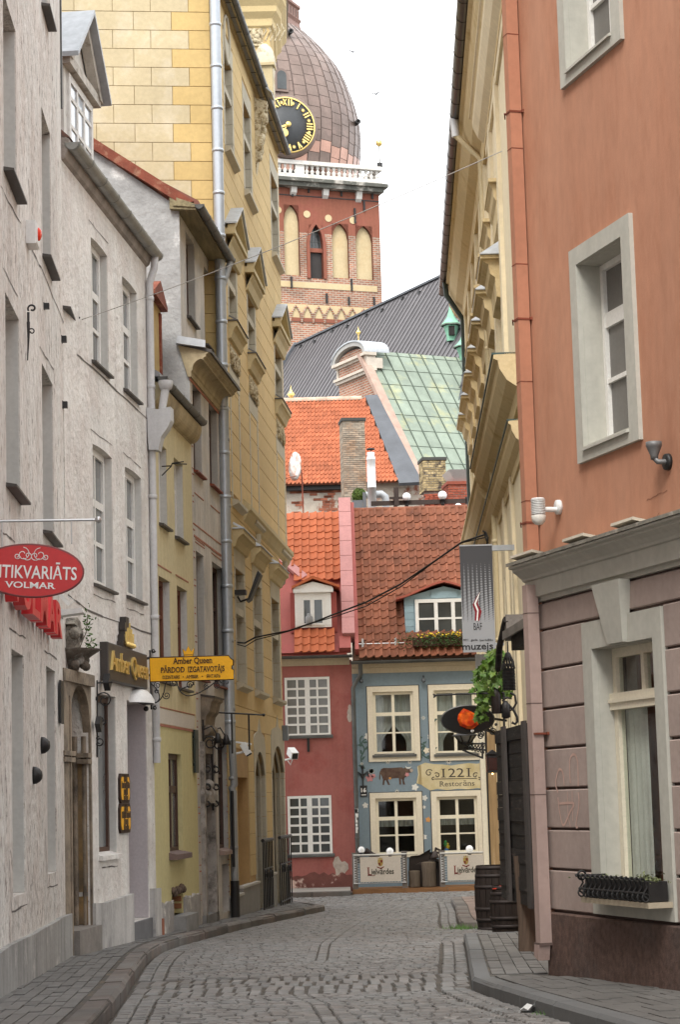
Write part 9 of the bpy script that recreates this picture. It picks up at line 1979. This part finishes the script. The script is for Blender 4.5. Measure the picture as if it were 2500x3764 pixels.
fence(0,'cream beer banner panel on the left of the terrace beside the red house',133,560,282,560); fence(1,'cream beer banner panel on the right of the terrace behind the barrels',1065,1456,262,542)
for xa,xb,yt,yb,l in ((50,100,258,625,'grey terrace post at the left end of the deck'),(582,628,240,615,'grey terrace post between the left banner and the cut logs'),(985,1030,236,605,'grey terrace post left of the right banner')):
    a=gq(xa,yb); c=gq(xb,yt); t=thing('terrace_post',l,'post',FF,u=a[0],y=.06,z=a[1],group='posts of the restaurant terrace'); w_=c[0]-a[0]; h_=c[1]-a[1]
    b=MB(); b.cbox(0,w_,0,.14,-.1,h_,.01); b.build('shaft',TPOST,t); b=MB(); b.box(-.01,w_+.01,-.01,.15,h_+.001,h_+.025); b.build('cap',TPOST,t)
for x,y,r,l in ((141,215,36,'globe lamp at the left end post of the terrace'),(447,230,39,'globe lamp above the middle of the left beer banner'),(1297,205,39,'globe lamp above the right beer banner')):
    globe(G(x,y),Yf+.1,r/2.904*50.4/7812,l,'globe lamps of the street terrace',.06)
TARP=M('black_brown_tarp',(.030,.022,.019),.6,.2,4,bump=.3,bscale=6)
t=thing('covered_furniture','folded terrace furniture under a dark tarpaulin between the two banners','furniture',FF,u=0,y=.45,z=0)
def dq(x,y,d=.45): return FF.hit(G(x,y),d)
b=MB(); P=[dq(*p) for p in ((650,610),(652,300),(668,280),(762,268),(800,250),(880,203),(868,240),(905,235),(925,215),(920,245),(870,285),(880,300),(905,320),(985,335),(985,600))]; n=len(P)
L=[[(p[0],yy,p[1]+dz) for p in P] for yy,dz in ((-.02,-.02),(-.08,0),(.25,-.05),(.45,-.18))]
for A,B in zip(L[:-1],L[1:]): b.add(A+B,[(i,(i+1)%n,(i+1)%n+n,i+n) for i in range(n)])
b.poly(L[0]); b.build('tarpaulin',TARP,t)
b=MB()
for a,c in (((930,195),(1030,245)),((920,235),(1000,255)),((880,290),(985,335)),((860,340),(920,315)),((730,370),(760,358)),((760,358),(800,368)),((940,190),(930,240))): p=dq(*a,.3); q=dq(*c,.3); b.bar((p[0],-.16,p[1]),(q[0],-.16,q[1]),.05 if a[0]!=730 else .015)
p=dq(928,275,.3); b.lathe([(.001,.12),(.05,.09),(.09,-.03),(.09,-.06),(.001,-.06)],8,(p[0],-.16,p[1])); b.build('chair_leg',M('dark_chair_wood',(.05,.038,.034),.6,.2,5),t)
t=thing('folded_parasol','dark folded parasol lying behind the left beer banner','parasol',FF,u=0,y=.35,z=0); p=dq(180,225,.35); q=dq(330,285,.35); b=MB(); b.tube([(p[0],0,p[1]),((p[0]+q[0])/2,.02,(p[1]+q[1])/2-.03),(q[0],.03,q[1]-.03)],.085,8,r2=.05); b.build('cover',TARP,t); b=MB(); b.tube([(p[0]-.12,0,p[1]-.05),(p[0],0,p[1])],.02,6); b.build('pole',STEEL,t)
LOG=M('sawn_log_bark',(.115,.088,.065),.9,.25,6,bump=.5,stretch=(7,7,.8))
for xa,xb,yt,yb,l in ((650,775,440,613,'shorter cut log standing on the terrace deck'),(792,942,345,610,'taller cut log standing on the terrace deck')):
    a=gq(xa,yb); c=gq(xb,yt); r=(c[0]-a[0])/2; h=c[1]-a[1]; t=thing('cut_log',l,'log',FF,u=a[0]+r,y=.2,z=a[1],group='cut logs on the terrace'); b=MB(); b.lathe([(r*.98,0),(r,h*.1),(r*.96,h*.6),(r*1.0,h-.02),(r*.95,h)],14); b.build('trunk',LOG,t); b=MB(); b.lathe([(r*.94,h+.001),(r*.5,h+.004),(.001,h+.004)],14); b.build('sawn_face',M('sawn_face_wood',(.22,.17,.12),.9,.15,12) if 'sawn_face_wood' not in bpy.data.materials else bpy.data.materials['sawn_face_wood'],t)
# ---------------------------------------------------------------- cables over the street
CABLE=M('grey_wire',(.42,.40,.37),.6,.1,bump=0)
a=F1.w(F1.hit(A2(448,482))[0],-.12,F1.hit(A2(448,482))[1]); c=FR.w(.02,-.17,FR.hit(C1(458,1048))[1])
b=MB(); P=[a.lerp(c,i/20)-Vector((0,0,.06*4*(i/20)*(1-i/20))) for i in range(21)]; b.tube(P,.0045,5); tag(b.build('overhead_wire',CABLE),'thin pale wire strung high across the street between the white and salmon houses','wire')
pts=[(0,805),(60,772),(250,735),(400,685),(500,645),(700,570),(900,465),(1100,330),(1250,225),(1390,178)]
ya_=F5.w(F5.hit(D2(930,1850))[0],0,0).y; P=[tuple(F5.w(F5.hit(D2(925,1840))[0],.0,F5.hit(D2(925,1840))[1]))]
for x,y in pts: P.append(tuple(atY(B3(x,y),ya_+(30.2-ya_)*x/1390)))
b=MB(); b.tube(P,.014,6); P2=[(p[0],p[1]+.02,p[2]-.03-.03*math.sin(i*1.3)) for i,p in enumerate(P)]; b.tube(P2,.009,5); o=tag(b.build('overhead_cable',M('black_cable',(.02,.02,.02),.6,bump=0)),'thick sagging black cable crossing in front of the tiled roofs','cable')
t=thing('cable_coil','bundle of black cable hanging on the cream house behind the museum banner','cable',loc=tuple(atY(E3(490,1200),30.1))); s=30.1/7812/2.951
b=MB(); b.tube([(0,0,0),(20*s,-.02,-60*s),(10*s,0,-130*s),(25*s,0,-60*s),(-10*s,0,-5*s)],.014,5); b.tube([(-15*s,0,0),(5*s,0,-90*s),(25*s,0,-120*s)],.012,5); b.build('loop',bpy.data.materials['black_cable'],t); b=MB(); b.tube([(0,.1,0),(0,0,0),(-30*s,-.05,10*s)],.015,5); b.build('hook',IRON,t)
